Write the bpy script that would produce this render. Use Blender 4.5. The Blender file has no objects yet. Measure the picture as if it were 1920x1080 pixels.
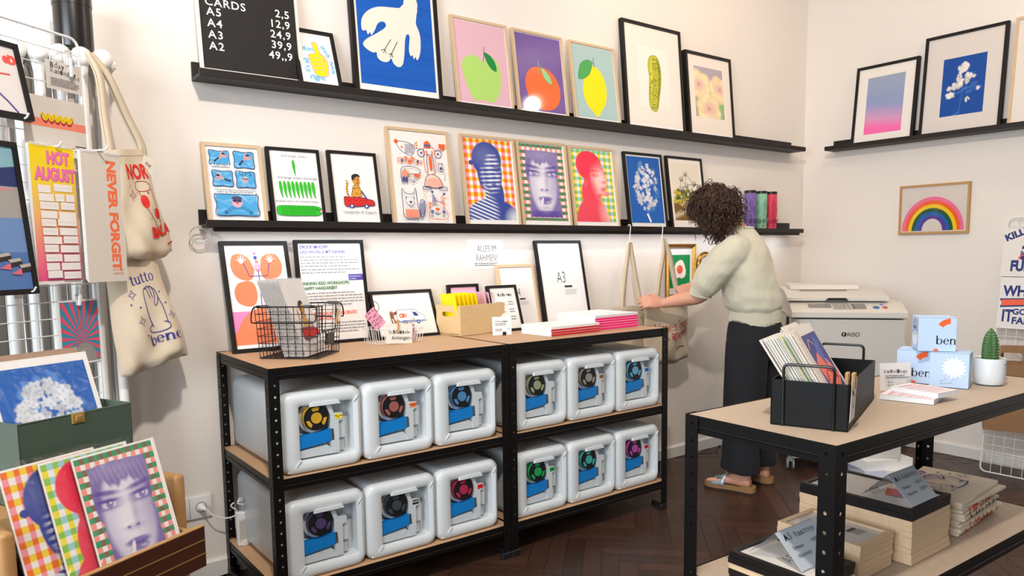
import bpy, bmesh, math, random
import numpy as np
from mathutils import Vector, Matrix, Euler

# ------------------------------------------------------------------ camera, light, exposure
S = bpy.context.scene
COL = S.collection
R = math.radians
cam_d = bpy.data.cameras.new('camera')
cam = bpy.data.objects.new('camera', cam_d)
COL.objects.link(cam)
cam.location = (-4.856, -3.0212, 1.2684)
cam.rotation_euler = (R(84.0537), R(0.751), R(-37.025))
cam_d.sensor_width = 36
cam_d.lens = 1400.16 / 1920 * 36
cam_d.shift_y = 80.32 / 1920
cam_d.clip_start = 0.05
S.camera = cam
S.view_settings.view_transform = 'Standard'
S.view_settings.look = 'None'
S.view_settings.exposure = -0.26
S.view_settings.gamma = 1
S.view_settings.use_curve_mapping = False

w = bpy.data.worlds.new('world')
S.world = w
w.use_nodes = True
w.node_tree.nodes['Background'].inputs[0].default_value = (0.98, 0.96, 0.94, 1)
w.node_tree.nodes['Background'].inputs[1].default_value = 0.27

def light(name, kind, loc, target, energy, color, size=0.3, size_y=None, spot=None, blend=0.5):
    d = bpy.data.lights.new(name, kind)
    d.energy = energy
    d.color = color
    if kind == 'AREA':
        d.shape = 'RECTANGLE' if size_y else 'DISK'
        d.size = size
        if size_y: d.size_y = size_y
    elif kind == 'SPOT':
        d.spot_size = R(spot); d.spot_blend = blend; d.shadow_soft_size = size
    else:
        d.shadow_soft_size = size
    o = bpy.data.objects.new(name, d)
    COL.objects.link(o)
    o.location = loc
    o.rotation_euler = (Vector(target) - Vector(loc)).to_track_quat('-Z', 'Y').to_euler()
    return o

light('ceiling_lamp_light', 'AREA', (-4.6, -2.7, 3.40), (-2.6, -0.2, 1.2), 86, (1.0, 0.905, 0.81), 0.15)
light('spot_over_ledges', 'SPOT', (-1.9, -1.5, 3.35), (-1.35, 0.0, 2.3), 58, (1.0, 0.78, 0.54), 0.08, spot=80, blend=0.8)
light('globe_lamp_light', 'POINT', (-0.613, -2.164, 3.2), (0, 0, 0), 24, (1.0, 0.84, 0.68), 0.06)
light('spot_over_table', 'SPOT', (-2.6, -2.5, 3.35), (-1.6, -1.3, 0.9), 26, (1.0, 0.88, 0.76), 0.10, spot=95, blend=0.9)
light('shop_window_light', 'AREA', (-7.6, -2.9, 1.9), (-3.6, -0.6, 1.1), 235, (0.84, 0.92, 1.0), 2.4, 2.0)

# ------------------------------------------------------------------ materials
def lin(h):
    if not isinstance(h, str): return tuple(h)
    h = h.lstrip('#')
    if len(h) == 3: h = ''.join(x * 2 for x in h)
    r = []
    for i in (0, 2, 4):
        c = int(h[i:i + 2], 16) / 255
        r.append(c / 12.92 if c <= 0.04045 else ((c + 0.055) / 1.055) ** 2.4)
    return tuple(r)

MATS = {}
def mat(name, col='#ffffff', rough=0.5, metal=0.0, spec=0.5, var=0.05, scale=30, bump=0.0, stretch=None, col2=None, trans=0, coat=0, emis=None, es=0, sheen=0):
    """procedural surface: base colour with a little noise variation, optional grain and bump"""
    if name in MATS: return MATS[name]
    m = bpy.data.materials.new(name)
    m.use_nodes = True
    nt = m.node_tree; N = nt.nodes; L = nt.links
    p = N['Principled BSDF']
    p.inputs['Roughness'].default_value = rough
    p.inputs['Metallic'].default_value = metal
    p.inputs['Specular IOR Level'].default_value = spec
    p.inputs['Transmission Weight'].default_value = trans
    p.inputs['Coat Weight'].default_value = coat
    p.inputs['Sheen Weight'].default_value = sheen
    c = lin(col)
    tc = N.new('ShaderNodeTexCoord'); mp = N.new('ShaderNodeMapping'); nz = N.new('ShaderNodeTexNoise')
    L.new(tc.outputs['Object'], mp.inputs[0]); L.new(mp.outputs[0], nz.inputs['Vector'])
    if stretch: mp.inputs['Scale'].default_value = stretch
    nz.inputs['Scale'].default_value = scale; nz.inputs['Detail'].default_value = 5
    mx = N.new('ShaderNodeMix'); mx.data_type = 'RGBA'
    d = lin(col2) if col2 else tuple(max(0, x * (1 - 2 * var)) for x in c)
    u = c if col2 else tuple(min(1, x * (1 + var)) for x in c)
    mx.inputs['A'].default_value = (*d, 1); mx.inputs['B'].default_value = (*u, 1)
    L.new(nz.outputs['Fac'], mx.inputs['Factor']); L.new(mx.outputs['Result'], p.inputs['Base Color'])
    if bump:
        b = N.new('ShaderNodeBump'); b.inputs['Strength'].default_value = bump; b.inputs['Distance'].default_value = 0.002
        L.new(nz.outputs['Fac'], b.inputs['Height']); L.new(b.outputs[0], p.inputs['Normal'])
    if emis:
        p.inputs['Emission Color'].default_value = (*lin(emis), 1); p.inputs['Emission Strength'].default_value = es
    MATS[name] = m
    return m

def ink_mat(name, rough, coat=0.0, bump=0.0):
    """printed paper / cloth: the ink colours live in a colour attribute"""
    m = bpy.data.materials.new(name); m.use_nodes = True
    nt = m.node_tree; N = nt.nodes; L = nt.links
    p = N['Principled BSDF']; p.inputs['Roughness'].default_value = rough; p.inputs['Coat Weight'].default_value = coat
    p.inputs['Specular IOR Level'].default_value = 0.3
    a = N.new('ShaderNodeVertexColor'); a.layer_name = 'ink'
    nz = N.new('ShaderNodeTexNoise'); nz.inputs['Scale'].default_value = 600
    tc = N.new('ShaderNodeTexCoord'); L.new(tc.outputs['Object'], nz.inputs['Vector'])
    mr = N.new('ShaderNodeMapRange'); mr.inputs['To Min'].default_value = 0.93; mr.inputs['To Max'].default_value = 1.04
    L.new(nz.outputs['Fac'], mr.inputs['Value'])
    mx = N.new('ShaderNodeMix'); mx.data_type = 'RGBA'; mx.blend_type = 'MULTIPLY'; mx.inputs['Factor'].default_value = 1
    L.new(a.outputs['Color'], mx.inputs['A']); L.new(mr.outputs[0], mx.inputs['B']); L.new(mx.outputs['Result'], p.inputs['Base Color'])
    if bump:
        n2 = N.new('ShaderNodeTexNoise'); n2.inputs['Scale'].default_value = 400; L.new(tc.outputs['Object'], n2.inputs['Vector'])
        b = N.new('ShaderNodeBump'); b.inputs['Strength'].default_value = bump; b.inputs['Distance'].default_value = 0.001
        L.new(n2.outputs['Fac'], b.inputs['Height']); L.new(b.outputs[0], p.inputs['Normal'])
    return m
INK = ink_mat('printed_paper', 0.6)
INKCLOTH = ink_mat('printed_cotton', 0.9, bump=0.3)

def clear_mat(name, wrinkle=0.0, tint=(1, 1, 1), base=0.045):
    m = bpy.data.materials.new(name); m.use_nodes = True
    nt = m.node_tree; N = nt.nodes; L = nt.links
    N.remove(N['Principled BSDF'])
    out = N['Material Output']
    t = N.new('ShaderNodeBsdfTransparent'); t.inputs[0].default_value = (*tint, 1)
    g = N.new('ShaderNodeBsdfGlossy'); g.inputs['Roughness'].default_value = 0.06 if not wrinkle else 0.22
    fr = N.new('ShaderNodeLayerWeight'); fr.inputs['Blend'].default_value = 0.5
    pw = N.new('ShaderNodeMath'); pw.operation = 'POWER'; pw.inputs[1].default_value = 4
    ad = N.new('ShaderNodeMath'); ad.operation = 'MULTIPLY_ADD'; ad.inputs[1].default_value = 0.6; ad.inputs[2].default_value = base
    mx = N.new('ShaderNodeMixShader')
    L.new(fr.outputs['Facing'], pw.inputs[0]); L.new(pw.outputs[0], ad.inputs[0]); L.new(ad.outputs[0], mx.inputs[0]); L.new(t.outputs[0], mx.inputs[1]); L.new(g.outputs[0], mx.inputs[2])
    L.new(mx.outputs[0], out.inputs[0])
    if wrinkle:
        tc = N.new('ShaderNodeTexCoord'); nz = N.new('ShaderNodeTexNoise'); nz.inputs['Scale'].default_value = 14; nz.inputs['Distortion'].default_value = 1.6
        nz.inputs['Detail'].default_value = 1
        L.new(tc.outputs['Object'], nz.inputs['Vector'])
        b = N.new('ShaderNodeBump'); b.inputs['Strength'].default_value = wrinkle; b.inputs['Distance'].default_value = 0.02
        L.new(nz.outputs['Fac'], b.inputs['Height']); L.new(b.outputs[0], g.inputs['Normal'])
    return m
GLASS = clear_mat('picture_glass')
FOIL = clear_mat('clear_sleeve_film', wrinkle=0.8, base=0.045)

M_BLACKWOOD = mat('black_frame_wood', '#171312', 0.5, spec=0.3, var=0.1, scale=40, stretch=(1, 1, 8))
M_LEDGE = mat('black_ledge_lacquer', '#221c1a', 0.5, spec=0.35, var=0.08)
M_OAK = mat('oak_frame_wood', '#dcc3a2', 0.55, col2='#c4a47e', scale=25, stretch=(6, 6, 0.7), bump=0.15)
M_PALEWOOD = mat('pale_wood', '#e3c9a8', 0.55, col2='#cfae86', scale=18, stretch=(0.7, 6, 6), bump=0.1)
M_BACK = mat('backing_board', '#8a6a4a', 0.8)
M_PAPER = mat('white_paper', '#f1eeea', 0.7, var=0.01)
M_MDF = mat('mdf_board', '#c9a480', 0.6, col2='#bb9470', scale=60)
M_MDF2 = mat('mdf_board_grey', '#b8a590', 0.6, col2='#a99480', scale=60)
M_STEEL = mat('black_powder_steel', '#0b0a0a', 0.42, spec=0.3, var=0.15)
M_BOLT = mat('zinc_rivet', '#9a9a98', 0.35, metal=0.8)
M_WHITEPL = mat('white_plastic', '#e8e9e8', 0.38, var=0.015)
M_DRUM = mat('drum_case_plastic', '#d3d9dc', 0.34, var=0.015)
M_DRUMIN = mat('drum_inner_plastic', '#c4ccd0', 0.4, var=0.02)
M_BLUE = mat('blue_cartridge', '#0d78c4', 0.35, var=0.05)
M_DARK = mat('dark_plastic', '#17171a', 0.4)
M_WIREW = mat('white_coated_wire', '#e9ebec', 0.35, var=0.02)
M_WIREB = mat('black_coated_wire', '#121212', 0.35)
M_CANVAS = mat('natural_cotton', '#d9c9b2', 0.95, col2='#cdbb9f', scale=220, bump=0.35, sheen=0.2)
M_KRAFT = mat('kraft_paper', '#a27c58', 0.75, col2='#96704d', scale=50)
M_PEG = mat('peg_wood', '#c49a6a', 0.6, col2='#a67c4e', scale=60)

# ------------------------------------------------------------------ mesh builder
class MB:
    def __init__(s): s.v = []; s.f = []; s.m = []; s.c = []; s.M = Matrix(); s.has = False
    def at(s, *a):
        """set the current transform: at(x,y,z[,rx,ry,rz]) or at(Matrix)"""
        if len(a) == 1: s.M = a[0]
        elif len(a) == 0: s.M = Matrix()
        else:
            s.M = Matrix.Translation(a[:3])
            if len(a) > 3: s.M = s.M @ Euler(a[3:6]).to_matrix().to_4x4()
        return s
    def add(s, vs, fs, mi=0, col=None):
        b = len(s.v)
        s.v += [tuple(s.M @ Vector(p)) for p in vs]
        for i, f in enumerate(fs):
            s.f.append(tuple(b + k for k in f)); s.m.append(mi)
            if col is None: s.c.append(None)
            else:
                s.has = True
                if isinstance(col, list): s.c.append([col[k] for k in f])     # per vertex
                else: s.c.append(col)
        return s
    def box(s, x0, x1, y0, y1, z0, z1, mi=0, bev=0.0, seg=1, col=None):
        if bev <= 0:
            vs = [(x, y, z) for x in (x0, x1) for y in (y0, y1) for z in (z0, z1)]
            return s.add(vs, [(0, 1, 3, 2), (4, 6, 7, 5), (0, 4, 5, 1), (2, 3, 7, 6), (0, 2, 6, 4), (1, 5, 7, 3)], mi, col)
        bm = bmesh.new(); bmesh.ops.create_cube(bm, size=1)
        for v in bm.verts: v.co = ((x0 + x1) / 2 + v.co.x * (x1 - x0), (y0 + y1) / 2 + v.co.y * (y1 - y0), (z0 + z1) / 2 + v.co.z * (z1 - z0))
        bmesh.ops.bevel(bm, geom=bm.edges[:], offset=bev, segments=seg, affect='EDGES', profile=0.5)
        bm.verts.index_update()
        s.add([v.co[:] for v in bm.verts], [[v.index for v in f.verts] for f in bm.faces], mi, col); bm.free()
        return s
    def loft(s, rings, mi=0, cap=True, closed=False, col=None):
        n = len(rings[0]); vs = [p for r in rings for p in r]; fs = []
        for i in range(len(rings) - (0 if closed else 1)):
            a, b = i * n, ((i + 1) % len(rings)) * n
            for k in range(n): fs.append((a + k, a + (k + 1) % n, b + (k + 1) % n, b + k))
        if cap and not closed:
            fs.append(tuple(range(n - 1, -1, -1))); fs.append(tuple((len(rings) - 1) * n + k for k in range(n)))
        return s.add(vs, fs, mi, col)
    def tube(s, pts, r, n=6, mi=0, closed=False, cap=True, col=None):
        P = [Vector(p) for p in pts]; rings = []; up = None
        rr = r if isinstance(r, (list, tuple)) else [r] * len(P)
        for i, p in enumerate(P):
            if closed: t = P[(i + 1) % len(P)] - P[i - 1]
            else: t = P[min(i + 1, len(P) - 1)] - P[max(i - 1, 0)]
            if t.length < 1e-9: t = Vector((0, 0, 1))
            t.normalize()
            if up is None: up = t.orthogonal().normalized()
            else:
                up = up - t * up.dot(t)
                up = up.normalized() if up.length > 1e-6 else t.orthogonal().normalized()
            bi = t.cross(up)
            rings.append([tuple(p + (up * math.cos(2 * math.pi * k / n) + bi * math.sin(2 * math.pi * k / n)) * rr[i]) for k in range(n)])
        return s.loft(rings, mi, cap, closed, col)
    def cyl(s, p0, p1, r0, r1=None, n=16, mi=0, cap=True, col=None):
        return s.tube([p0, p1], [r0, r0 if r1 is None else r1], n, mi, cap=cap, col=col)
    def lathe(s, prof, n=24, mi=0, cap=True, col=None):
        rings = [[(r * math.cos(2 * math.pi * k / n), r * math.sin(2 * math.pi * k / n), z) for k in range(n)] for r, z in prof]
        return s.loft(rings, mi, cap, False, col)
    def ell(s, c, r, n=12, mi=0, col=None):
        rings = []
        for i in range(1, n):
            a = math.pi * i / n
            rings.append([(c[0] + r[0] * math.sin(a) * math.cos(2 * math.pi * k / (2 * n)), c[1] + r[1] * math.sin(a) * math.sin(2 * math.pi * k / (2 * n)), c[2] - r[2] * math.cos(a)) for k in range(2 * n)])
        return s.loft(rings, mi, True, False, col)
    def prism(s, poly, y0, y1, mi=0, col=None):
        """polygon in XZ extruded along Y"""
        n = len(poly)
        vs = [(x, y0, z) for x, z in poly] + [(x, y1, z) for x, z in poly]
        fs = [tuple(range(n)), tuple(range(2 * n - 1, n - 1, -1))] + [(i, n + i, n + (i + 1) % n, (i + 1) % n) for i in range(n)]
        return s.add(vs, fs, mi, col)
    def prismz(s, poly, z0, z1, mi=0, col=None):
        n = len(poly)
        vs = [(x, y, z0) for x, y in poly] + [(x, y, z1) for x, y in poly]
        fs = [tuple(range(n - 1, -1, -1)), tuple(range(n, 2 * n))] + [(i, (i + 1) % n, n + (i + 1) % n, n + i) for i in range(n)]
        return s.add(vs, fs, mi, col)
    def build(s, name, mats, parent=None, smooth=35, fix=True):
        me = bpy.data.meshes.new(name)
        me.from_pydata(s.v, [], s.f)
        if not isinstance(mats, (list, tuple)): mats = [mats]
        for m in mats: me.materials.append(m)
        me.polygons.foreach_set('material_index', s.m)
        if s.has:
            at_ = me.color_attributes.new('ink', 'FLOAT_COLOR', 'CORNER'); buf = []
            for f, c in zip(s.f, s.c):
                if c is None: c = (0.85, 0.84, 0.82)
                if isinstance(c, list):
                    for q in c: buf += [q[0], q[1], q[2], 1.0]
                else: buf += [c[0], c[1], c[2], 1.0] * len(f)
            at_.data.foreach_set('color', buf)
        if fix:
            bm = bmesh.new(); bm.from_mesh(me); bmesh.ops.recalc_face_normals(bm, faces=bm.faces); bm.to_mesh(me); bm.free()
        if smooth:
            me.polygons.foreach_set('use_smooth', [True] * len(me.polygons))
            me.set_sharp_from_angle(angle=R(smooth))
        me.update()
        o = bpy.data.objects.new(name, me); COL.objects.link(o)
        if parent: o.parent = parent
        return o

def tag(o, label, cat, group=None, kind=None):
    o['label'] = label; o['category'] = cat
    if group: o['group'] = group
    if kind: o['kind'] = kind
    return o
def thing(name, label, cat, loc=(0, 0, 0), rot=(0, 0, 0), group=None):
    o = bpy.data.objects.new(name, None); COL.objects.link(o)
    o.empty_display_size = 0.05
    o.location = loc; o.rotation_euler = rot
    return tag(o, label, cat, group)
def struct(o):
    o['kind'] = 'structure'; return o
def dup(root, loc, rot=None, label=None, group=None):
    r = root.copy(); COL.objects.link(r); r.location = loc
    if rot is not None: r.rotation_euler = rot
    if label: r['label'] = label
    if group: r['group'] = group
    for ch in list(root.children):
        c = ch.copy(); COL.objects.link(c); c.parent = r
        for g in list(ch.children):
            d = g.copy(); COL.objects.link(d); d.parent = c
    return r

# ------------------------------------------------------------------ flat artwork (ink on paper)
def text_geo(txt, bold=0.0, spacing=1.0):
    key = (txt, bold, spacing)
    if key in text_geo.cache: return text_geo.cache[key]
    c = bpy.data.curves.new('lettering', 'FONT'); c.body = txt; c.offset = bold; c.space_character = spacing; c.resolution_u = 3
    o = bpy.data.objects.new('lettering', c)
    me = bpy.data.meshes.new_from_object(o)
    vs = [(v.co.x, v.co.y) for v in me.vertices]; fs = [tuple(p.vertices) for p in me.polygons]
    bpy.data.objects.remove(o); bpy.data.meshes.remove(me); bpy.data.curves.remove(c)
    text_geo.cache[key] = (vs, fs)
    return vs, fs
text_geo.cache = {}

class Art:
    """ink shapes on a sheet w x h metres; u to the right, v DOWN, both 0..1; sheet in the XZ plane facing -Y,
    lower left corner at (0,0). warp(u,v) may bend the sheet over a surface: returns (point, normal)."""
    EPS = 0.00022
    def __init__(s, w, h, paper='#f2efeb', warp=None, sheet=True, thick=0.0, eps=None):
        s.w = w; s.h = h; s.b = MB(); s.k = 0; s.vs = 1.0; s.warp = warp; s.asp = w / h
        if eps: s.EPS = eps
        if sheet:
            if warp: s.grid(lambda U, V: np.ones(U.shape + (3,)) * np.array(lin(paper)), 16, 20)
            else:
                if thick: s.b.box(0, w, 0, thick, 0, h, col=lin(paper)); s.k = 1
                else: s.poly([(0, 0), (1, 0), (1, 1), (0, 1)], paper)
    def P(s, u, v, k):
        if s.warp:
            p, n = s.warp(u, v); return tuple(Vector(p) + Vector(n) * (k * s.EPS + 0.0006))
        return (u * s.w, -k * s.EPS, (1 - (v * s.vs if k > 1 else v)) * s.h)
    def poly(s, pts, col, k=None):
        if k is None: s.k += 1; k = s.k
        s.b.add([s.P(u, v, k) for u, v in pts], [tuple(range(len(pts)))], 0, lin(col)); return s
    def rect(s, u0, v0, u1, v1, col, k=None): return s.poly([(u0, v0), (u1, v0), (u1, v1), (u0, v1)], col, k)
    def ell(s, u, v, ru, rv=None, col='#000000', n=28, rot=0, a0=0, a1=360, k=None):
        """ru, rv in sheet WIDTH units"""
        rv = ru if rv is None else rv; c, q = math.cos(R(rot)), math.sin(R(rot)); pts = []
        m = n if a1 - a0 >= 360 else n + 1
        for i in range(m):
            a = R(a0 + (a1 - a0) * i / n); x, y = ru * math.cos(a), rv * math.sin(a)
            pts.append((u + x * c - y * q, v + (x * q + y * c) * s.asp))
        return s.poly(pts, col, k)
    def ring(s, u, v, r0, r1, col, a0=0, a1=360, n=40, sq=1.0):
        s.k += 1; vs = []; fs = []
        for i in range(n + 1):
            a = R(a0 + (a1 - a0) * i / n)
            for r in (r0, r1): vs.append(s.P(u + r * math.cos(a), v - r * math.sin(a) * s.asp * sq, s.k))
        for i in range(n): fs.append((2 * i, 2 * i + 1, 2 * i + 3, 2 * i + 2))
        s.b.add(vs, fs, 0, lin(col)); return s
    def line(s, pts, wd, col, closed=False, cap=True):
        """polyline of width wd (sheet width units)"""
        s.k += 1; P = [(u, v / s.asp) for u, v in pts]
        if closed: P = P + [P[0], P[1]]
        L_ = []; R_ = []
        for i, p in enumerate(P):
            a = P[max(0, i - 1)]; b = P[min(len(P) - 1, i + 1)]
            dx, dy = b[0] - a[0], b[1] - a[1]; d = math.hypot(dx, dy) or 1
            ww = (wd[i] if isinstance(wd, (list, tuple)) else wd) / 2
            nx, ny = -dy / d * ww, dx / d * ww
            L_.append((p[0] + nx, (p[1] + ny) * s.asp)); R_.append((p[0] - nx, (p[1] - ny) * s.asp))
        vs = [s.P(*q, s.k) for q in L_ + R_]; n = len(P)
        s.b.add(vs, [(i, i + 1, n + i + 1, n + i) for i in range(n - 1)], 0, lin(col))
        if cap and not closed:
            for e in (0, -1): s.ell(pts[e][0], pts[e][1], (wd if not isinstance(wd, (list, tuple)) else wd[e]) / 2, None, col, 8, k=s.k)
        return s
    def curve(s, pts, wd, col, closed=False, n=6, fill=None):
        c = smooth_pts(pts, closed, n)
        if fill: s.poly(c, fill)
        if wd: s.line(c, wd, col, closed)
        return s
    def text(s, txt, u, v, size, col, bold=0.0, rot=0, align='l', sx=1.0, spacing=1.0, slant=0):
        """u,v = baseline start; size = letter size in sheet WIDTH units"""
        vs, fs = text_geo(txt, bold, spacing)
        if not vs: return s
        x1 = max(p[0] for p in vs); off = {'l': 0, 'c': -x1 / 2, 'r': -x1}[align]
        c, q = math.cos(R(rot)), math.sin(R(rot)); s.k += 1; out = []
        for x, y in vs:
            x = (x + off) * size * sx + slant * y * size; y = y * size
            X = x * c + y * q; Y = -x * q + y * c       # rot clockwise positive on the page
            out.append(s.P(u + X, v - Y * s.asp, s.k))
        s.b.add(out, fs, 0, lin(col)); return s
    def serif(s, txt, u, v, size, col, rot=0, align='l', sx=1.0):
        """high-contrast serif lettering drawn from stems and stressed bowls"""
        W_ = {'b': .56, 'e': .50, 'n': .54, 't': .38, 'u': .55, 'o': .53, 'h': .54, 'g': .50, 's': .40, 'p': .56, 'r': .40, 'l': .22, 'i': .22, 'k': .52, 'a': .50, '&': .72, ',': .20, ' ': .26}
        total = sum(W_.get(c, .5) for c in txt); x0 = {'l': 0, 'c': -total / 2, 'r': -total}[align]; s.k += 1; k = s.k
        c_, q_ = math.cos(R(rot)), math.sin(R(rot))
        def T(x, y):
            X = x * size * sx; Y = y * size; return (u + X * c_ + Y * q_, v - (-X * q_ + Y * c_) * s.asp)
        def quad(pts): s.poly([T(*p) for p in pts], col, k)
        def stem(x, y0, y1, foot=True, flag=True):
            quad([(x, y0), (x + .10, y0), (x + .10, y1), (x, y1)])
            if foot: quad([(x - .05, y0), (x + .15, y0), (x + .15, y0 + .03), (x - .05, y0 + .03)])
            if flag: quad([(x - .06, y1 - .05), (x, y1 - .03), (x + .05, y1), (x, y1)])
        def oring(cx, cy, rx, ry, a0=0, a1=360, tx=.10, ty=.032, n=26):
            vs = []; fs = []
            for i in range(n + 1):
                an = R(a0 + (a1 - a0) * i / n)
                for r1, r2 in ((rx, ry), (rx - tx, ry - ty)): vs.append(s.P(*T(cx + r1 * math.cos(an), cy + r2 * math.sin(an)), k))
            for i in range(n): fs.append((2 * i, 2 * i + 1, 2 * i + 3, 2 * i + 2))
            s.b.add(vs, fs, 0, lin(col))
        x = x0
        for ch in txt:
            if ch == 'b': stem(x + .05, 0, .74, False); oring(x + .29, .235, .23, .25)
            elif ch == 'p': stem(x + .05, -.22, .47); oring(x + .29, .235, .23, .25)
            elif ch == 'e': oring(x + .25, .235, .22, .25, 2, 318); quad([(x + .08, .245), (x + .46, .245), (x + .46, .28), (x + .08, .28)])
            elif ch in 'nh': stem(x + .05, 0, .47 if ch == 'n' else .74); oring(x + .27, .32, .19, .16, 0, 170, .10, .06); stem(x + .36, 0, .33, True, False)
            elif ch == 'u': stem(x + .05, .14, .47, False); oring(x + .24, .15, .19, .16, 180, 350, .10, .05); stem(x + .36, 0, .47)
            elif ch == 'o': oring(x + .26, .235, .24, .25)
            elif ch == 't': stem(x + .10, .09, .60, False); quad([(x, .43), (x + .34, .43), (x + .34, .465), (x, .465)]); oring(x + .24, .11, .14, .12, 180, 320, .10, .05)
            elif ch == 'g': oring(x + .22, .29, .19, .19); oring(x + .23, -.09, .22, .13, tx=.05, ty=.035); quad([(x + .36, .44), (x + .50, .47), (x + .50, .50), (x + .36, .49)])
            elif ch == 's': s.line([T(*p) for p in smooth_pts([(x + .34, .40), (x + .22, .46), (x + .10, .38), (x + .16, .28), (x + .30, .20), (x + .33, .10), (x + .22, .015), (x + .07, .08)])], .065 * size, col)
            elif ch == 'r': stem(x + .05, 0, .47); oring(x + .28, .33, .17, .15, 50, 160, .08, .05); s.ell(*T(x + .35, .41), .055 * size, None, col, 10, k=k)
            elif ch == 'l': stem(x + .05, 0, .74)
            elif ch == 'i': stem(x + .05, 0, .47); s.ell(*T(x + .10, .62), .06 * size, None, col, 10, k=k)
            elif ch == 'k': stem(x + .05, 0, .74); s.line([T(x + .42, .45), T(x + .15, .2)], .035 * size, col); s.line([T(x + .22, .27), T(x + .44, .02)], .09 * size, col)
            elif ch == 'a': oring(x + .20, .14, .17, .15); stem(x + .32, 0, .36, True, False); oring(x + .24, .33, .18, .15, 0, 150, .10, .05)
            elif ch == '&': oring(x + .28, .55, .15, .15, tx=.06); oring(x + .28, .19, .25, .21); s.line([T(x + .2, .46), T(x + .62, .02)], .09 * size, col)
            elif ch == ',': s.ell(*T(x + .08, .04), .055 * size, None, col, 10, k=k); s.line([T(x + .10, .02), T(x + .05, -.1)], .035 * size, col)
            x += W_.get(ch, .5)
        s.k += 1
        return s
    def lines_of_text(s, u0, v0, u1, n, dv, h, col, seed=0, ragged=0.25):
        """small print too fine to read in the photograph: rows of word-long dashes"""
        rnd = random.Random(seed)
        for i in range(n):
            u = u0; end = u1 - (rnd.random() * ragged * (u1 - u0) if i == n - 1 or rnd.random() < 0.3 else 0)
            while u < end:
                l = min(rnd.uniform(0.02, 0.08), end - u)
                s.rect(u, v0 + i * dv, u + l, v0 + i * dv + h, col); s.k -= 1; u += l + 0.012
        s.k += 1
        return s
    def grid(s, fn, nu, nv, u0=0, v0=0, u1=1, v1=1):
        """continuous-tone picture: fn(U,V) -> rgb (linear) on a fine grid"""
        s.k += 1
        us = np.linspace(u0, u1, nu + 1); vs_ = np.linspace(v0, v1, nv + 1)
        U, V = np.meshgrid((us - u0) / (u1 - u0), (vs_ - v0) / (v1 - v0))
        C = np.clip(fn(U, V), 0, 1)
        vs = [s.P(u, v, s.k) for v in vs_ for u in us]
        cols = [tuple(c) for c in C.reshape(-1, 3)]
        fs = [(j * (nu + 1) + i, j * (nu + 1) + i + 1, (j + 1) * (nu + 1) + i + 1, (j + 1) * (nu + 1) + i) for j in range(nv) for i in range(nu)]
        s.b.add(vs, fs, 0, cols); return s
    def cells(s, fn, nu, nv, u0=0, v0=0, u1=1, v1=1):
        """flat coloured cells (checks)"""
        s.k += 1
        for j in range(nv):
            for i in range(nu):
                a, b = u0 + (u1 - u0) * i / nu, u0 + (u1 - u0) * (i + 1) / nu
                c, d = v0 + (v1 - v0) * j / nv, v0 + (v1 - v0) * (j + 1) / nv
                s.rect(a, c, b, d, fn(i, j), k=s.k)
        return s
    def build(s, name, parent=None, m=None, loc=(0, 0, 0), rot=(0, 0, 0)):
        o = s.b.build(name, m or INK, parent, smooth=0, fix=False)
        o.location = loc; o.rotation_euler = rot
        return o

def smooth_pts(pts, closed=False, n=6):
    P = list(pts); out = []; N_ = len(P)
    rng = range(N_) if closed else range(N_ - 1)
    for i in rng:
        p0 = P[i - 1] if (i > 0 or closed) else P[i]; p1 = P[i]; p2 = P[(i + 1) % N_]; p3 = P[(i + 2) % N_] if (i + 2 < N_ or closed) else p2
        for k in range(n):
            t = k / n
            out.append(tuple(0.5 * (2 * b + (c - a) * t + (2 * a - 5 * b + 4 * c - d) * t * t + (3 * b - a - 3 * c + d) * t ** 3) for a, b, c, d in zip(p0, p1, p2, p3)))
    if not closed: out.append(tuple(P[-1]))
    return out

# soft masks for continuous-tone pictures
def sell(U, V, cx, cy, rx, ry, soft=0.15, rot=0, asp=1.414):
    c, q = math.cos(R(rot)), math.sin(R(rot))
    x = (U - cx); y = (V - cy) * asp
    X = (x * c + y * q) / rx; Y = (-x * q + y * c) / ry
    d = np.sqrt(X * X + Y * Y)
    return np.clip((1 + soft - d) / (2 * soft), 0, 1)
def mixc(a, b, t): return a * (1 - t[..., None]) + np.array(b) * t[..., None]
# ------------------------------------------------------------------ the room
M_WALL = mat('wall_paint', '#ece4dc', 0.85, var=0.012, scale=90, bump=0.25)
M_SKIRT = mat('skirting_paint', '#e4e2de', 0.5, var=0.01)
M_CEIL = mat('ceiling_paint', '#efe9e2', 0.9, var=0.01)

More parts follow.
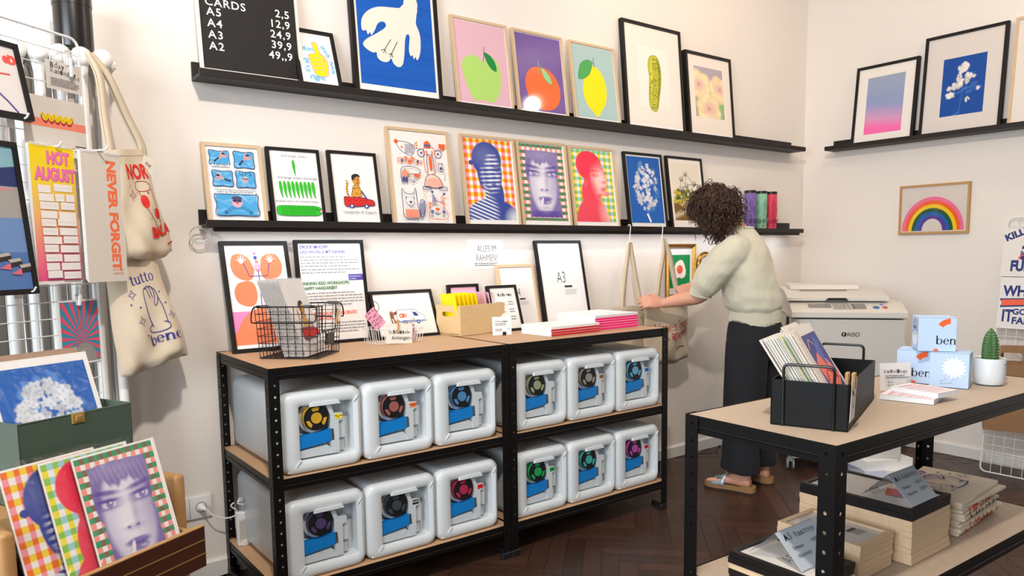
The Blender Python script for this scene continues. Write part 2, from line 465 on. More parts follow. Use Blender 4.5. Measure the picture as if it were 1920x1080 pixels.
def parquet_mat():
    m = bpy.data.materials.new('dark_parquet'); m.use_nodes = True
    nt = m.node_tree; N = nt.nodes; L = nt.links; p = N['Principled BSDF']
    p.inputs['Roughness'].default_value = 0.34; p.inputs['Specular IOR Level'].default_value = 0.35
    a = N.new('ShaderNodeVertexColor'); a.layer_name = 'ink'
    tc = N.new('ShaderNodeTexCoord'); mp = N.new('ShaderNodeMapping'); mp.inputs['Scale'].default_value = (1, 1, 1)
    nz = N.new('ShaderNodeTexNoise'); nz.inputs['Scale'].default_value = 55; nz.inputs['Detail'].default_value = 8; nz.inputs['Distortion'].default_value = 1.5
    L.new(tc.outputs['Object'], mp.inputs[0]); L.new(mp.outputs[0], nz.inputs['Vector'])
    mr = N.new('ShaderNodeMapRange'); mr.inputs['To Min'].default_value = 0.55; mr.inputs['To Max'].default_value = 1.45; L.new(nz.outputs['Fac'], mr.inputs['Value'])
    mx = N.new('ShaderNodeMix'); mx.data_type = 'RGBA'; mx.blend_type = 'MULTIPLY'; mx.inputs['Factor'].default_value = 1
    L.new(a.outputs['Color'], mx.inputs['A']); L.new(mr.outputs[0], mx.inputs['B']); L.new(mx.outputs['Result'], p.inputs['Base Color'])
    r2 = N.new('ShaderNodeMapRange'); r2.inputs['To Min'].default_value = 0.24; r2.inputs['To Max'].default_value = 0.5
    n2 = N.new('ShaderNodeTexNoise'); n2.inputs['Scale'].default_value = 6; L.new(tc.outputs['Object'], n2.inputs['Vector']); L.new(n2.outputs['Fac'], r2.inputs['Value'])
    L.new(r2.outputs[0], p.inputs['Roughness'])
    return m
def floor():
    b = MB(); rnd = random.Random(4); wd, ln = 0.075, 0.45
    b.box(-7.6, 0.1, -5.2, 0.1, -0.05, -0.002, col=lin('#150b08'))
    s2 = math.sqrt(0.5)
    def plank(cx, cy, a, z):
        c, q = math.cos(a), math.sin(a); g = 0.0009
        pts = []
        for x, y in ((-ln / 2 + g, -wd / 2 + g), (ln / 2 - g, -wd / 2 + g), (ln / 2 - g, wd / 2 - g), (-ln / 2 + g, wd / 2 - g)):
            pts.append((cx + x * c - y * q, cy + x * q + y * c, 0))
        if any(p[0] > 0.05 or p[1] > 0.05 or p[0] < -6.6 or p[1] < -4.6 for p in pts): 
            pts = [(min(p[0], 0.05), min(p[1], 0.05), 0) for p in pts]
            if max(p[0] for p in pts) < -6 or max(p[1] for p in pts) < -4.4: return
        t = rnd.random(); k = 0.75 + 0.5 * rnd.random()
        base = [x * k for x in (0.044 + 0.018 * t, 0.0225 + 0.004 * t, 0.016)]
        b.add(pts, [(0, 1, 2, 3)], 0, tuple(base))
    n = int(ln / wd)
    for j in range(-60, 60):
        for i in range(-14, 14):
            # herringbone lattice rotated 45 degrees
            for o in (0, 1):
                if o == 0: x = i * ln * 1.0 * 2 * 0 + (j * wd) + i * 2 * ln * 0.5 * 2; y = j * wd
                x0 = j * wd + i * 2 * ln; y0 = j * wd
                if o == 0: px, py, a = x0 + ln / 2, y0 + wd / 2, 0
                else: px, py, a = x0 + ln + wd / 2, y0 + ln / 2 - ln + wd, math.pi / 2
                X = (px - py) * s2; Y = (px + py) * s2
                X -= 3.0; Y -= 1.5
                if -6.4 < X < 0.3 and -4.4 < Y < 0.3: plank(X, Y, a + math.pi / 4, 0)
    o = b.build('floor', [parquet_mat()], smooth=0, fix=False); struct(o)
floor()

struct(MB().box(-7.7, 0.12, 0.0, 0.12, 0, 3.6).build('wall_back', M_WALL, smooth=0))
struct(MB().box(0.0, 0.12, -5.2, 0.0, 0, 3.6).build('wall_right', M_WALL, smooth=0))
struct(MB().box(-7.7, 0.12, -5.2, 0.12, 3.6, 3.7).build('ceiling', M_CEIL, smooth=0))
def skirting(name, along):
    b = MB(); prof = [(0, 0), (-0.015, 0), (-0.015, 0.062), (-0.008, 0.07), (0, 0.07)]
    if along == 'x':
        b.loft([[(x, p[0], p[1]) for p in prof] for x in (-7.7, -0.0)])
    else:
        b.loft([[(p[0], y, p[1]) for p in prof] for y in (-5.2, -0.015)])
    struct(b.build(name, M_SKIRT, smooth=0))
skirting('baseboard_back', 'x'); skirting('baseboard_right', 'y')

# ------------------------------------------------------------------ picture ledges
def ledge(label, L_, z, loc, rz, name='picture_ledge', led=False):
    t = thing(name, label, 'shelf', loc, (0, 0, rz))
    D = 0.12
    b = MB(); b.box(0.002, L_ - 0.002, -0.012, 0, 0, 0.07, bev=0.001); b.build('back_board', M_LEDGE, t)
    b = MB(); b.box(0.002, L_ - 0.002, -D + 0.012, -0.012, 0, 0.012); b.build('shelf_board', M_LEDGE, t)
    b = MB(); b.box(0, L_, -D, -D + 0.012, 0, 0.027, bev=0.0012); b.build('front_lip', M_LEDGE, t)
    if led:
        b = MB(); b.box(0.03, L_ - 0.02, -D + 0.022, -D + 0.038, -0.012, 0, bev=0.001); b.box(0.03, L_ - 0.02, -D + 0.019, -D + 0.0215, -0.0155, 0); b.build('light_profile', M_LEDGE, t)
        m = mat('led_diffuser', '#ffffff', 0.5, emis='#fbfbff', es=LED_ES)
        b = MB(); b.box(0.035, L_ - 0.08, -D + 0.024, -D + 0.036, -0.0135, -0.0121); d = b.build('light_strip', m, t); d['label'] = 'glowing LED strip'
    return t
LED_ES = 30
ledge('long black picture ledge on the back wall, the upper one, under the fruit posters', 3.9, 0, (-4.0746, 0, 1.925), 0)
ledge('long black picture ledge on the back wall, the lower one, lighting the rack below it', 3.905, 0, (-4.078, 0, 1.379), 0, led=True)
ledge('black picture ledge on the right wall above the rainbow picture', 2.0, 0, (0, -0.221, 1.92), -math.pi / 2)

# loop of spare cable at the end of the lit ledge
b = MB()
for k, rr in ((0, 0.030), (1, 0.034), (2, 0.026)):
    pts = [(-4.085 + rr * 1.1 * math.cos(a), -0.035 - 0.008 * k, 1.352 + rr * math.sin(a)) for a in [i * 2 * math.pi / 26 for i in range(26)]]
    b.tube(pts, 0.0018, 6, closed=True)
b.tube(smooth_pts([(-4.056, -0.04, 1.368), (-4.03, -0.06, 1.374), (-4.0, -0.085, 1.3745)]), 0.0018, 6)
b.tube(smooth_pts([(-4.06, -0.035, 1.358), (-4.03, -0.02, 1.362), (-4.0, -0.006, 1.345), (-3.985, -0.004, 1.29), (-3.984, -0.004, 1.1), (-3.986, -0.004, 0.95)]), 0.0013, 6)
tag(b.build('power_cable', mat('white_cable', '#dcdcda', 0.4)), 'loop of thin pale cable hanging at the left end of the lit ledge', 'cable')

# ------------------------------------------------------------------ boltless racks
def post_mb(z0, z1, sx, sy, cap=False):
    """L profile with punched holes; corner at the origin, flanges toward +sx, +sy"""
    wd = 0.036; b = MB(); step = 0.038; n = int((z1 - z0) / step); st = (z1 - z0) / n
    def flange(f):
        for i in range(n):
            a, c = z0 + i * st, z0 + (i + 1) * st; m = (a + c) / 2; r = 0.0042
            oc = [(wd * 0.55 + r * math.cos(R(22.5 + 45 * k)), m + r * math.sin(R(22.5 + 45 * k))) for k in range(8)]
            q = [(wd, c), (0, c), (0, a), (wd, a)]
            vs = [f(*p) for p in q + oc]
            b.add(vs, [(0, 1, 6, 5), (5, 4, 0), (1, 2, 8, 7), (7, 6, 1), (2, 3, 10, 9), (9, 8, 2), (3, 0, 4, 11), (11, 10, 3)])
    flange(lambda u, z: (sx * u, 0, z)); flange(lambda u, z: (0, sy * u, z))
    return b
def post(parent, x, y, z0, z1, sx, sy):
    o = post_mb(z0, z1, sx, sy).build('post', M_STEEL, parent, smooth=0, fix=False)
    o.location = (x, y, 0)
    md = o.modifiers.new('thickness', 'SOLIDIFY'); md.thickness = 0.0016; md.offset = 0
    # rivets at the beams
    return o
def rack(name, label, group, loc, rz, W, D, H, levels, board_m, feet=True):
    t = thing(name, label, 'shelving', loc, (0, 0, rz), group)
    for x, y, sx, sy in ((0, 0, 1, 1), (W, 0, -1, 1), (0, D, 1, -1), (W, D, -1, -1)):
        post(t, x, y, 0.008, H + 0.001, sx, sy)
        b = MB()
        b.box(min(0, sx * 0.045), max(0, sx * 0.045), -0.003 if sy > 0 else -0.012, 0.012 if sy > 0 else 0.003, 0, 0.028, bev=0.002)
        b.box(-0.003 if sx > 0 else -0.012, 0.012 if sx > 0 else 0.003, min(0, sy * 0.09), max(0, sy * 0.09), 0, 0.024, bev=0.002)
        o = b.build('foot_cap', M_DARK, t); o.location = (x, y, 0)
    for z in levels:
        b = MB(); b.box(0.004, W - 0.004, 0.004, D - 0.004, z - 0.007, z - 0.0005, bev=0.001)
        b.build('shelf_board', board_m, t)
        for y, s in ((0.0024, 1), (D - 0.0024, -1)):
            b = MB(); y2 = y + s * 0.012
            b.box(0.012, W - 0.012, min(y, y2), max(y, y2), z - 0.04, z - 0.008)
            b.box(0.014, W - 0.014, min(y - s * 0.0012, y), max(y - s * 0.0012, y), z - 0.009, z + 0.0004)
            b.tube([(0.02, y - s * 0.001, z - 0.026), (W - 0.02, y - s * 0.001, z - 0.026)], 0.0022, 6)
            b.build('beam', M_STEEL, t)
        for x, s in ((0.0024, 1), (W - 0.0024, -1)):
            b = MB(); x2 = x + s * 0.012
            b.box(min(x, x2), max(x, x2), 0.012, D - 0.012, z - 0.04, z - 0.008)
            b.box(min(x - s * 0.0012, x), max(x - s * 0.0012, x), 0.014, D - 0.014, z - 0.009, z + 0.0004)
            b.tube([(x - s * 0.001, 0.02, z - 0.026), (x - s * 0.001, D - 0.02, z - 0.026)], 0.0022, 6)
            b.build('beam', M_STEEL, t)
    return t
rack('shelving_rack', 'black metal rack nearer the radiator, holding six white drums, wire basket on top', 'black metal racks along the back wall', (-4.0419, -0.6055, 0), 0, 0.983, 0.585, 0.9, (0.9, 0.522, 0.145), M_MDF)
rack('shelving_rack', 'black metal rack nearer the standing person, holding six white drums, notebook stacks on top', 'black metal racks along the back wall', (-3.0555, -0.6055, 0), 0, 0.960, 0.585, 0.9, (0.9, 0.522, 0.145), M_MDF)
TBL = rack('shelving_table', 'low black metal rack used as a table, card bin and cactus on top', None, (-3.5496, -2.2919, 0), R(-1.5), 1.10, 0.368, 0.9, (0.9, 0.53), M_MDF2)

# ------------------------------------------------------------------ ink drums in their cases
def rrect(x0, x1, z0, z1, r, y, n=6):
    pts = []
    for cx, cz, a0 in ((x1 - r, z1 - r, 0), (x0 + r, z1 - r, 90), (x0 + r, z0 + r, 180), (x1 - r, z0 + r, 270)):
        for k in range(n + 1):
            a = R(a0 + 90 * k / n); pts.append((cx + r * math.cos(a), y, cz + r * math.sin(a)))
    return pts
DW, DH, DD = 0.296, 0.284, 0.545
def drum_case():
    b = MB(); n = 6
    ox0, ox1, oz0, oz1 = 0.062, 0.262, 0.046, 0.236      # window opening
    rings = [rrect(0.004, DW - 0.004, 0.004, DH - 0.004, 0.034, DD, n), rrect(0, DW, 0, DH, 0.038, DD - 0.012, n), rrect(0, DW, 0, DH, 0.038, 0.075, n),
             rrect(0.0, DW, 0.0, DH, 0.036, 0.026, n), rrect(0.003, DW - 0.003, 0.003, DH - 0.003, 0.035, 0.012, n),
             rrect(0.010, DW - 0.010, 0.010, DH - 0.010, 0.034, 0.004, n), rrect(0.024, DW - 0.018, 0.020, DH - 0.020, 0.028, 0.0, n),
             rrect(ox0 - 0.006, ox1 + 0.006, oz0 - 0.006, oz1 + 0.006, 0.012, 0.003, n), rrect(ox0, ox1, oz0, oz1, 0.009, 0.008, n),
             rrect(ox0, ox1, oz0, oz1, 0.009, 0.062, n)]
    b.loft(rings, cap=False)
    b.add(rings[0], [tuple(range(len(rings[0])))]); b.add(rings[-1], [tuple(range(len(rings[-1])))])
    # corner ridges: upper right, lower left
    for p in ([(ox1 + 0.001, oz1 - 0.004), (ox1 + 0.016, oz1 + 0.014), (DW - 0.013, DH - 0.034), (DW - 0.006, DH - 0.05)], [(ox0 - 0.001, oz0 + 0.004), (ox0 - 0.014, oz0 - 0.012), (0.034, 0.018), (0.018, 0.009)]):
        q = [(x, -0.0005, z) for x, z in p]; q[2] = (q[2][0], 0.005, q[2][2]); q[3] = (q[3][0], 0.010, q[3][2])
        b.tube(q, 0.0028, 6)
    # dimples on the lid
    for x, y in ((0.09, 0.075), (0.21, 0.075), (0.09, 0.2), (0.21, 0.2)):
        b.add([(x + 0.014 * math.cos(R(30 * k)), y + 0.010 * math.sin(R(30 * k)), DH + 0.0008) for k in range(12)], [tuple(range(12))])
    return b
def drum_inside():
    b = MB().at(0, -0.020, 0)
    b.box(0.062, 0.175, 0.06, 0.084, 0.05, 0.13)                     # tray floor
    b.prism([(0.062, 0.052), (0.18, 0.052), (0.19, 0.062), (0.165, 0.085), (0.062, 0.078)], 0.035, 0.05)
    b.prism([(0.160, 0.236), (0.178, 0.236), (0.19, 0.196), (0.224, 0.192), (0.224, 0.17), (0.208, 0.165), (0.208, 0.052), (0.178, 0.052), (0.178, 0.13), (0.176, 0.15), (0.176, 0.19)], 0.032, 0.06)
    b.cyl((0.124, 0.066, 0.188), (0.124, 0.052, 0.188), 0.056, n=28)
    b.box(0.212, 0.236, 0.042, 0.07, 0.10, 0.164, bev=0.002); b.box(0.216, 0.232, 0.05, 0.07, 0.055, 0.098)
    b.cyl((0.196, 0.031, 0.062), (0.196, 0.034, 0.062), 0.006, n=12)
    return b
def spool():
    b = MB().at(0, -0.030, 0); cx, cz, y = 0.124, 0.188, 0.040; r = 0.044
    b.cyl((cx, 0.064, cz), (cx, y + 0.002, cz), r * 1.03, n=28, mi=1)
    b.cyl((cx, y + 0.002, cz), (cx, y - 0.003, cz), r, n=28, mi=0)
    b.cyl((cx, y - 0.003, cz), (cx, y - 0.006, cz), r * 0.44, n=20, mi=1)
    for a in (95, 215, 335):
        pts = []
        for k in range(7): pts.append((cx + r * 0.86 * math.cos(R(a - 24 + 8 * k)), y - 0.0042, cz + r * 0.86 * math.sin(R(a - 24 + 8 * k))))
        for k in range(7): pts.append((cx + r * 0.58 * math.cos(R(a + 20 - 6.7 * k)), y - 0.0042, cz + r * 0.58 * math.sin(R(a + 20 - 6.7 * k))))
        b.add(pts, [tuple(range(14))], 1)
    return b
M_DARKB = mat('spool_core', '#333333', 0.4)
def make_drum(label, x, z, inkc, stick, stick_txt, grp):
    t = thing('ink_drum', label, 'printer part', (x, -0.590, z), (0, 0, 0), grp)
    o = make_drum.proto
    if o is None:
        o = {'case': drum_case().build('case', M_DRUM, None, smooth=40), 'inside': drum_inside().build('mechanism', M_DRUMIN, None),
             'cart': MB().prism([(0.062, 0.084), (0.190, 0.100), (0.188, 0.137), (0.184, 0.142), (0.062, 0.127)], 0.012, 0.045).build('cartridge', M_BLUE, None),
             'tab': MB().prism([(0.098, 0.231), (0.21, 0.231), (0.204, 0.243), (0.104, 0.243)], -0.004, 0.006).build('catch_tab', M_DRUM, None),
             'spool': spool().build('spool', [M_DARK, M_DARKB], None)}
        for k in o.values(): k.parent = t
        make_drum.proto = o; parts = o
    else:
        parts = {}
        for k, v in o.items():
            c = v.copy(); COL.objects.link(c); c.parent = t; parts[k] = c
    me = parts['spool'].data.copy(); parts['spool'].data = me
    me.materials[1] = mat('ink_' + inkc.strip('#'), inkc, 0.4, var=0.08)
    if stick:
        a = Art(0.026, 0.017, stick, thick=0.0008)
        if stick_txt: a.text(stick_txt, 0.5, 0.55, 0.3, '#1a1a1a' if stick != '#1c1c1c' else '#eeeeee', 0.02, align='c'); a.rect(0.3, 0.68, 0.7, 0.76, '#555555')
        a.build('colour_sticker', t, loc=(0.194, 0.0105, 0.174))
    return t
make_drum.proto = None
X1 = [-3.998, -3.698, -3.398]; X2 = [-3.017, -2.7195, -2.422]
G = 'white printer drums in the racks'
for args in (
    ('white printer drum with a yellow ink spool and yellow sticker', X1[0], 0.522, '#c99b2a', '#f0dc1e', 'YELLOW'),
    ('white printer drum with a dull coral spool and orange sticker', X1[1], 0.522, '#9a5b52', '#ff7a3c', 'ORANGE'),
    ('white printer drum with a steel-blue spool and no sticker, next to the orange-stickered one', X1[2], 0.522, '#4a7fb0', None, ''),
    ('white printer drum with a dark violet spool and no sticker, lowest shelf', X1[0], 0.145, '#4a3d68', None, ''),
    ('white printer drum with a black spool and black sticker', X1[1], 0.145, '#39424a', '#1c1c1c', 'BLACK'),
    ('white printer drum with a crimson spool and bright red sticker', X1[2], 0.145, '#a82a4a', '#e3202e', 'RED'),
    ('white printer drum with a pale olive spool and no sticker, beside the centre posts', X2[0], 0.522, '#8f9a78', None, ''),
    ('white printer drum with a grey spool and brown-gold sticker', X2[1], 0.522, '#8d8a80', '#a8743c', 'GOLD'),
    ('white printer drum with a pale blue spool and blue sticker', X2[2], 0.522, '#5aa3c4', '#1878c8', 'BLUE'),
    ('white printer drum with a green spool and green sticker', X2[0], 0.145, '#1e9a50', '#14a03c', 'GREEN'),
    ('white printer drum with a teal spool and no sticker, lowest shelf', X2[1], 0.145, '#3fa39a', None, ''),
    ('white printer drum with a magenta spool and dull red sticker', X2[2], 0.145, '#b04aa0', '#c8324a', 'PINK'),
): make_drum(*args, G)

# wall socket, plug, LED driver
t = thing('wall_socket', 'white double wall socket above the skirting beside the wooden chest', 'socket', (-4.170, 0, 0.250))
b = MB(); b.box(0, 0.082, -0.012, 0, 0, 0.088, bev=0.003, seg=2); b.box(-0.075, -0.001, -0.012, 0, 0, 0.088, bev=0.003, seg=2); b.build('cover_plate', M_WHITEPL, t)
for x in (0.041, -0.038):
    b = MB(); b.at(x, -0.0125, 0.044, R(90), 0, 0); b.lathe([(0.021, 0.0), (0.021, 0.001), (0.0185, 0.001), (0.018, -0.006), (0.0, -0.006)], 24, cap=False)
    b.at(); b.cyl((x - 0.0095, -0.0065, 0.044), (x - 0.0095, -0.0075, 0.044), 0.0026, n=10); b.cyl((x + 0.0095, -0.0065, 0.044), (x + 0.0095, -0.0075, 0.044), 0.0026, n=10)
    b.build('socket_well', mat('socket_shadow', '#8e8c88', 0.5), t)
t = thing('power_plug', 'white plug and cable in the wall socket running to the rack', 'plug', (-4.129, -0.012, 0.294))
b = MB(); b.tube([(0, 0, 0), (0, -0.012, 0), (0.004, -0.024, -0.001), (0.012, -0.034, -0.004)], [0.014, 0.013, 0.009, 0.004], 12); b.build('plug_body', M_WHITEPL, t)
b = MB(); b.tube(smooth_pts([(0.012, -0.034, -0.004), (0.035, -0.05, -0.03), (0.075, -0.06, -0.045), (0.107, -0.075, -0.037), (0.11, -0.085, -0.015), (0.095, -0.085, 0.0), (0.09, -0.085, 0.01), (0.1, -0.09, 0.02)]), 0.003, 8); b.build('cable', mat('white_cable', '#dcdcda', 0.4), t)
t = thing('light_driver', 'white LED power supply box standing at the back of the lowest rack shelf', 'power supply', (-4.028, -0.135, 0.1455))
b = MB(); b.box(0, 0.046, 0, 0.028, 0, 0.135, bev=0.003); b.box(0.014, 0.032, -0.003, 0.01, 0.0, 0.02, bev=0.001); b.box(0.016, 0.032, -0.003, 0.01, 0.105, 0.131, bev=0.001); b.build('housing', M_WHITEPL, t)
a = Art(0.04, 0.088, '#d9d6d0'); a.lines_of_text(0.08, 0.06, 0.9, 12, 0.07, 0.022, '#5a5a58', 3); a.build('rating_label', t, loc=(0.003, -0.0004, 0.016))
b = MB(); b.tube(smooth_pts([(0.023, 0.014, 0.135), (0.02, 0.0, 0.16), (0.0, -0.01, 0.178), (0.02, -0.012, 0.19), (0.03, 0.0, 0.176), (0.045, 0.01, 0.182), (0.062, 0.03, 0.24), (0.066, 0.06, 0.33), (0.06, 0.1, 0.36)]), 0.0024, 8)
b.tube(smooth_pts([(0.0, -0.01, 0.176), (0.024, -0.016, 0.17), (0.034, -0.006, 0.182), (0.012, 0.0, 0.192), (0.0, -0.01, 0.176)]), 0.0026, 8)
b.build('cable', mat('white_cable', '#dcdcda', 0.4), t)
# ------------------------------------------------------------------ artwork for the frames (u, v down)
def art_letterboard(a):
    a.rect(0, 0, 1, 1, '#1b1817')
    for i in range(58): a.rect(0, i / 58, 1, i / 58 + 0.004, '#393330', k=3)
    a.k = 4
    W = '#f2efe9'
    y0 = 0.487; dy = 0.090; sz = 0.118
    a.text('CARDS', 0.06, y0, sz, W, 0.012, spacing=1.15)
    for i, (l, r) in enumerate((('A5', '12,9'), ('A4', '24,9'), ('A3', '39,9'), ('A2', '49,9'))):
        a.text(l, 0.07, y0 + dy * (i + 1) - 0.01 * (1 - i * 0.3), sz, W, 0.012, spacing=1.2)
    for i, r in enumerate(('2,5', '12,9', '24,9', '39,9', '49,,9')):
        a.text(r, 0.93, y0 + dy * i, sz, W, 0.012, align='r', spacing=1.12)
def art_thumb(a):
    Y, P, B = '#ffe000', '#f39ac0', '#6fb6d6'
    a.text("don't", 0.14, 0.36, 0.2, B, 0.035)
    a.text('think', 0.66, 0.24, 0.19, B, 0.03, rot=62); a.text('twice,', 0.86, 0.52, 0.17, B, 0.03, rot=86)
    a.text("it's all", 0.26, 0.80, 0.19, B, 0.03, rot=-90); a.text('right', 0.22, 0.93, 0.23, B, 0.035)
    body = [(0.44, 0.20), (0.50, 0.17), (0.57, 0.19), (0.60, 0.27), (0.62, 0.38), (0.74, 0.44), (0.80, 0.56), (0.78, 0.72), (0.74, 0.83), (0.60, 0.86), (0.42, 0.84), (0.36, 0.76), (0.33, 0.66), (0.30, 0.58), (0.28, 0.48), (0.33, 0.43), (0.47, 0.40), (0.46, 0.30)]
    a.curve(body, 0.022, P, True, fill=Y)
    for v in (0.52, 0.60, 0.68, 0.76): a.curve([(0.31 + (v - .5) * .25, v), (0.5, v - 0.03), (0.66, v - 0.02), (0.69, v + 0.03)], 0.018, P)
    a.curve([(0.60, 0.40), (0.70, 0.48), (0.70, 0.56)], 0.018, P)
def art_bird(a):
    a.rect(0.0, 0.0, 1, 1, '#f1ece2')
    B = '#0f57b4'; a.rect(0.03, 0.02, 0.97, 0.982, B)
    for i in range(9): a.rect(0.03, 0.1 + 0.1 * i, 0.97, 0.125 + 0.1 * i, '#125bb8' if i % 2 else '#0d53ae', k=4)
    a.k = 4
    Wt = '#e9e1d2'
    body = [(0.62, 0.30), (0.78, 0.30), (0.77, 0.38), (0.76, 0.44), (0.80, 0.52), (0.80, 0.62), (0.775, 0.70), (0.74, 0.735), (0.725, 0.71), (0.70, 0.73), (0.685, 0.70), (0.66, 0.71), (0.645, 0.66), (0.66, 0.585), (0.665, 0.555), (0.65, 0.535), (0.62, 0.55), (0.60, 0.60), (0.59, 0.66), (0.575, 0.73), (0.55, 0.79), (0.50, 0.815), (0.44, 0.795), (0.41, 0.755), (0.37, 0.785), (0.30, 0.79), (0.245, 0.765), (0.235, 0.725), (0.19, 0.73), (0.12, 0.71), (0.08, 0.675), (0.13, 0.63), (0.24, 0.58), (0.34, 0.53), (0.375, 0.50), (0.36, 0.475), (0.315, 0.475), (0.27, 0.50), (0.235, 0.55), (0.19, 0.595), (0.175, 0.575), (0.145, 0.595), (0.13, 0.565), (0.085, 0.57), (0.075, 0.52), (0.10, 0.46), (0.18, 0.40), (0.30, 0.36), (0.46, 0.345), (0.56, 0.335)]
    a.curve(body, 0, Wt, True, 5, fill=Wt)
    # head and neck
    a.curve([(0.62, 0.33), (0.63, 0.22), (0.60, 0.16), (0.64, 0.115), (0.71, 0.11), (0.745, 0.15), (0.775, 0.22), (0.785, 0.31)], 0, Wt, True, 5, fill=Wt)
    for p in ([(0.42, 0.605), (0.34, 0.69), (0.295, 0.70)], [(0.50, 0.615), (0.42, 0.715), (0.385, 0.725)]):
        a.line(p, 0.008, '#39424a'); q = p[1]
        a.line([q, (q[0] - 0.02, q[1] + 0.03)], 0.007, '#39424a'); a.line([q, (q[0] + 0.012, q[1] + 0.03)], 0.007, '#39424a')
def art_apple(a):
    a.rect(0.01, 0.01, 0.99, 0.99, '#dfb2bf')
    a.curve([(0.52, 0.475), (0.42, 0.425), (0.26, 0.42), (0.13, 0.48), (0.10, 0.60), (0.15, 0.76), (0.24, 0.92), (0.35, 0.965), (0.47, 0.94), (0.58, 0.965), (0.68, 0.945), (0.78, 0.84), (0.83, 0.70), (0.84, 0.55), (0.76, 0.43), (0.64, 0.42)], 0, '#fff', True, fill='#b0d66e')
    a.line([(0.52, 0.47), (0.545, 0.36), (0.55, 0.29)], 0.012, '#1f7a42')
    a.curve([(0.55, 0.36), (0.66, 0.385), (0.74, 0.46), (0.76, 0.565), (0.66, 0.54), (0.585, 0.46)], 0.006, '#0f5a30', True, fill='#12893f')
def art_orange(a):
    a.rect(0.01, 0.01, 0.99, 0.99, '#6b4a9c')
    a.curve([(0.48, 0.42), (0.35, 0.43), (0.22, 0.50), (0.155, 0.62), (0.17, 0.75), (0.26, 0.88), (0.40, 0.955), (0.57, 0.97), (0.75, 0.93), (0.865, 0.83), (0.90, 0.70), (0.86, 0.57), (0.75, 0.47), (0.62, 0.42)], 0, '#fff', True, fill='#f2640f')
    a.line([(0.455, 0.50), (0.455, 0.40), (0.47, 0.33)], 0.013, '#5fae5c'); a.line([(0.47, 0.35), (0.52, 0.43)], 0.01, '#5fae5c')
    a.curve([(0.52, 0.42), (0.62, 0.46), (0.70, 0.53), (0.73, 0.62), (0.62, 0.59), (0.55, 0.52)], 0.005, '#4c9d58', True, fill='#8fd196')
def art_lemon(a):
    a.rect(0.01, 0.01, 0.99, 0.99, '#a9c3c2')
    a.curve([(0.50, 0.27), (0.42, 0.31), (0.28, 0.42), (0.21, 0.56), (0.21, 0.70), (0.29, 0.83), (0.41, 0.91), (0.455, 0.955), (0.53, 0.945), (0.58, 0.89), (0.70, 0.78), (0.76, 0.64), (0.755, 0.50), (0.69, 0.37), (0.60, 0.30)], 0, '#fff', True, fill='#ffe00a')
    a.line([(0.52, 0.28), (0.51, 0.20), (0.515, 0.15)], 0.013, '#3f8f4e'); a.line([(0.51, 0.2), (0.44, 0.27)], 0.01, '#3f8f4e')
    a.curve([(0.47, 0.22), (0.34, 0.20), (0.20, 0.26), (0.14, 0.36), (0.12, 0.47), (0.27, 0.45), (0.40, 0.37)], 0.005, '#2f7f44', True, fill='#4fa457')
def art_pickle(a):
    a.rect(0, 0, 1, 1, '#eee7de')
    a.rect(0.22, 0.2, 0.78, 0.82, '#f3ede4')
    rnd = random.Random(2)
    ol = [(0.50, 0.28), (0.425, 0.31), (0.395, 0.40), (0.41, 0.52), (0.39, 0.66), (0.385, 0.78), (0.42, 0.84), (0.49, 0.86), (0.54, 0.82), (0.57, 0.72), (0.615, 0.58), (0.63, 0.46), (0.61, 0.35), (0.565, 0.29)]
    a.curve(ol, 0.006, '#7d8a1c', True, fill='#c2c034')
    a.curve([(0.57, 0.30), (0.62, 0.40), (0.615, 0.52), (0.58, 0.70), (0.545, 0.81), (0.52, 0.84), (0.555, 0.66), (0.575, 0.5)], 0, '#fff', True, fill='#93962a')
    a.curve([(0.46, 0.32), (0.43, 0.45), (0.435, 0.6), (0.41, 0.78), (0.43, 0.8), (0.46, 0.6), (0.47, 0.42)], 0, '#fff', True, fill='#dcd64e')
    pts = 0
    while pts < 130:
        v = rnd.uniform(0.31, 0.84); u = rnd.uniform(0.39, 0.61)
        c = 0.505 + 0.02 * math.cos((v - .28) * 5); hw = 0.09
        if abs(u - (c - .008 - (v - .55) * .08)) < hw * (1 - abs(v - .57) ** 2 * 6):
            a.ell(u, v, 0.0048, 0.006, '#6a701c', 7, k=20); a.ell(u - 0.005, v - 0.004, 0.006, 0.005, '#e2de86', 6, k=19); pts += 1
    a.k = 21
def g_bloom(U, V, C, cx, cy, r, petal, core, asp, seed=0, n=6):
    rnd = random.Random(seed)
    for i in range(n):
        an = 2 * math.pi * i / n + rnd.random() * .5
        m = sell(U, V, cx + r * .5 * math.cos(an), cy + r * .5 * math.sin(an) / asp, r * .62, r * .52, 0.25, math.degrees(an), asp)
        sh = 0.9 + 0.2 * rnd.random()
        C = mixc(C, [p * q for p, q in zip(petal, (.86, .62, .66))], 0.75 * sell(U, V, cx + r * .5 * math.cos(an), cy + r * .5 * math.sin(an) / asp, r * .66, r * .56, 0.10, math.degrees(an), asp))
        C = mixc(C, [min(1, p * sh) for p in petal], m)
        C = mixc(C, core, 0.6 * sell(U, V, cx, cy, r * .42, r * .35, 0.6, 0, asp) * m)
    C = mixc(C, [c * .5 for c in core], sell(U, V, cx, cy, r * .13, r * .13, 0.5, 0, asp))
    return C
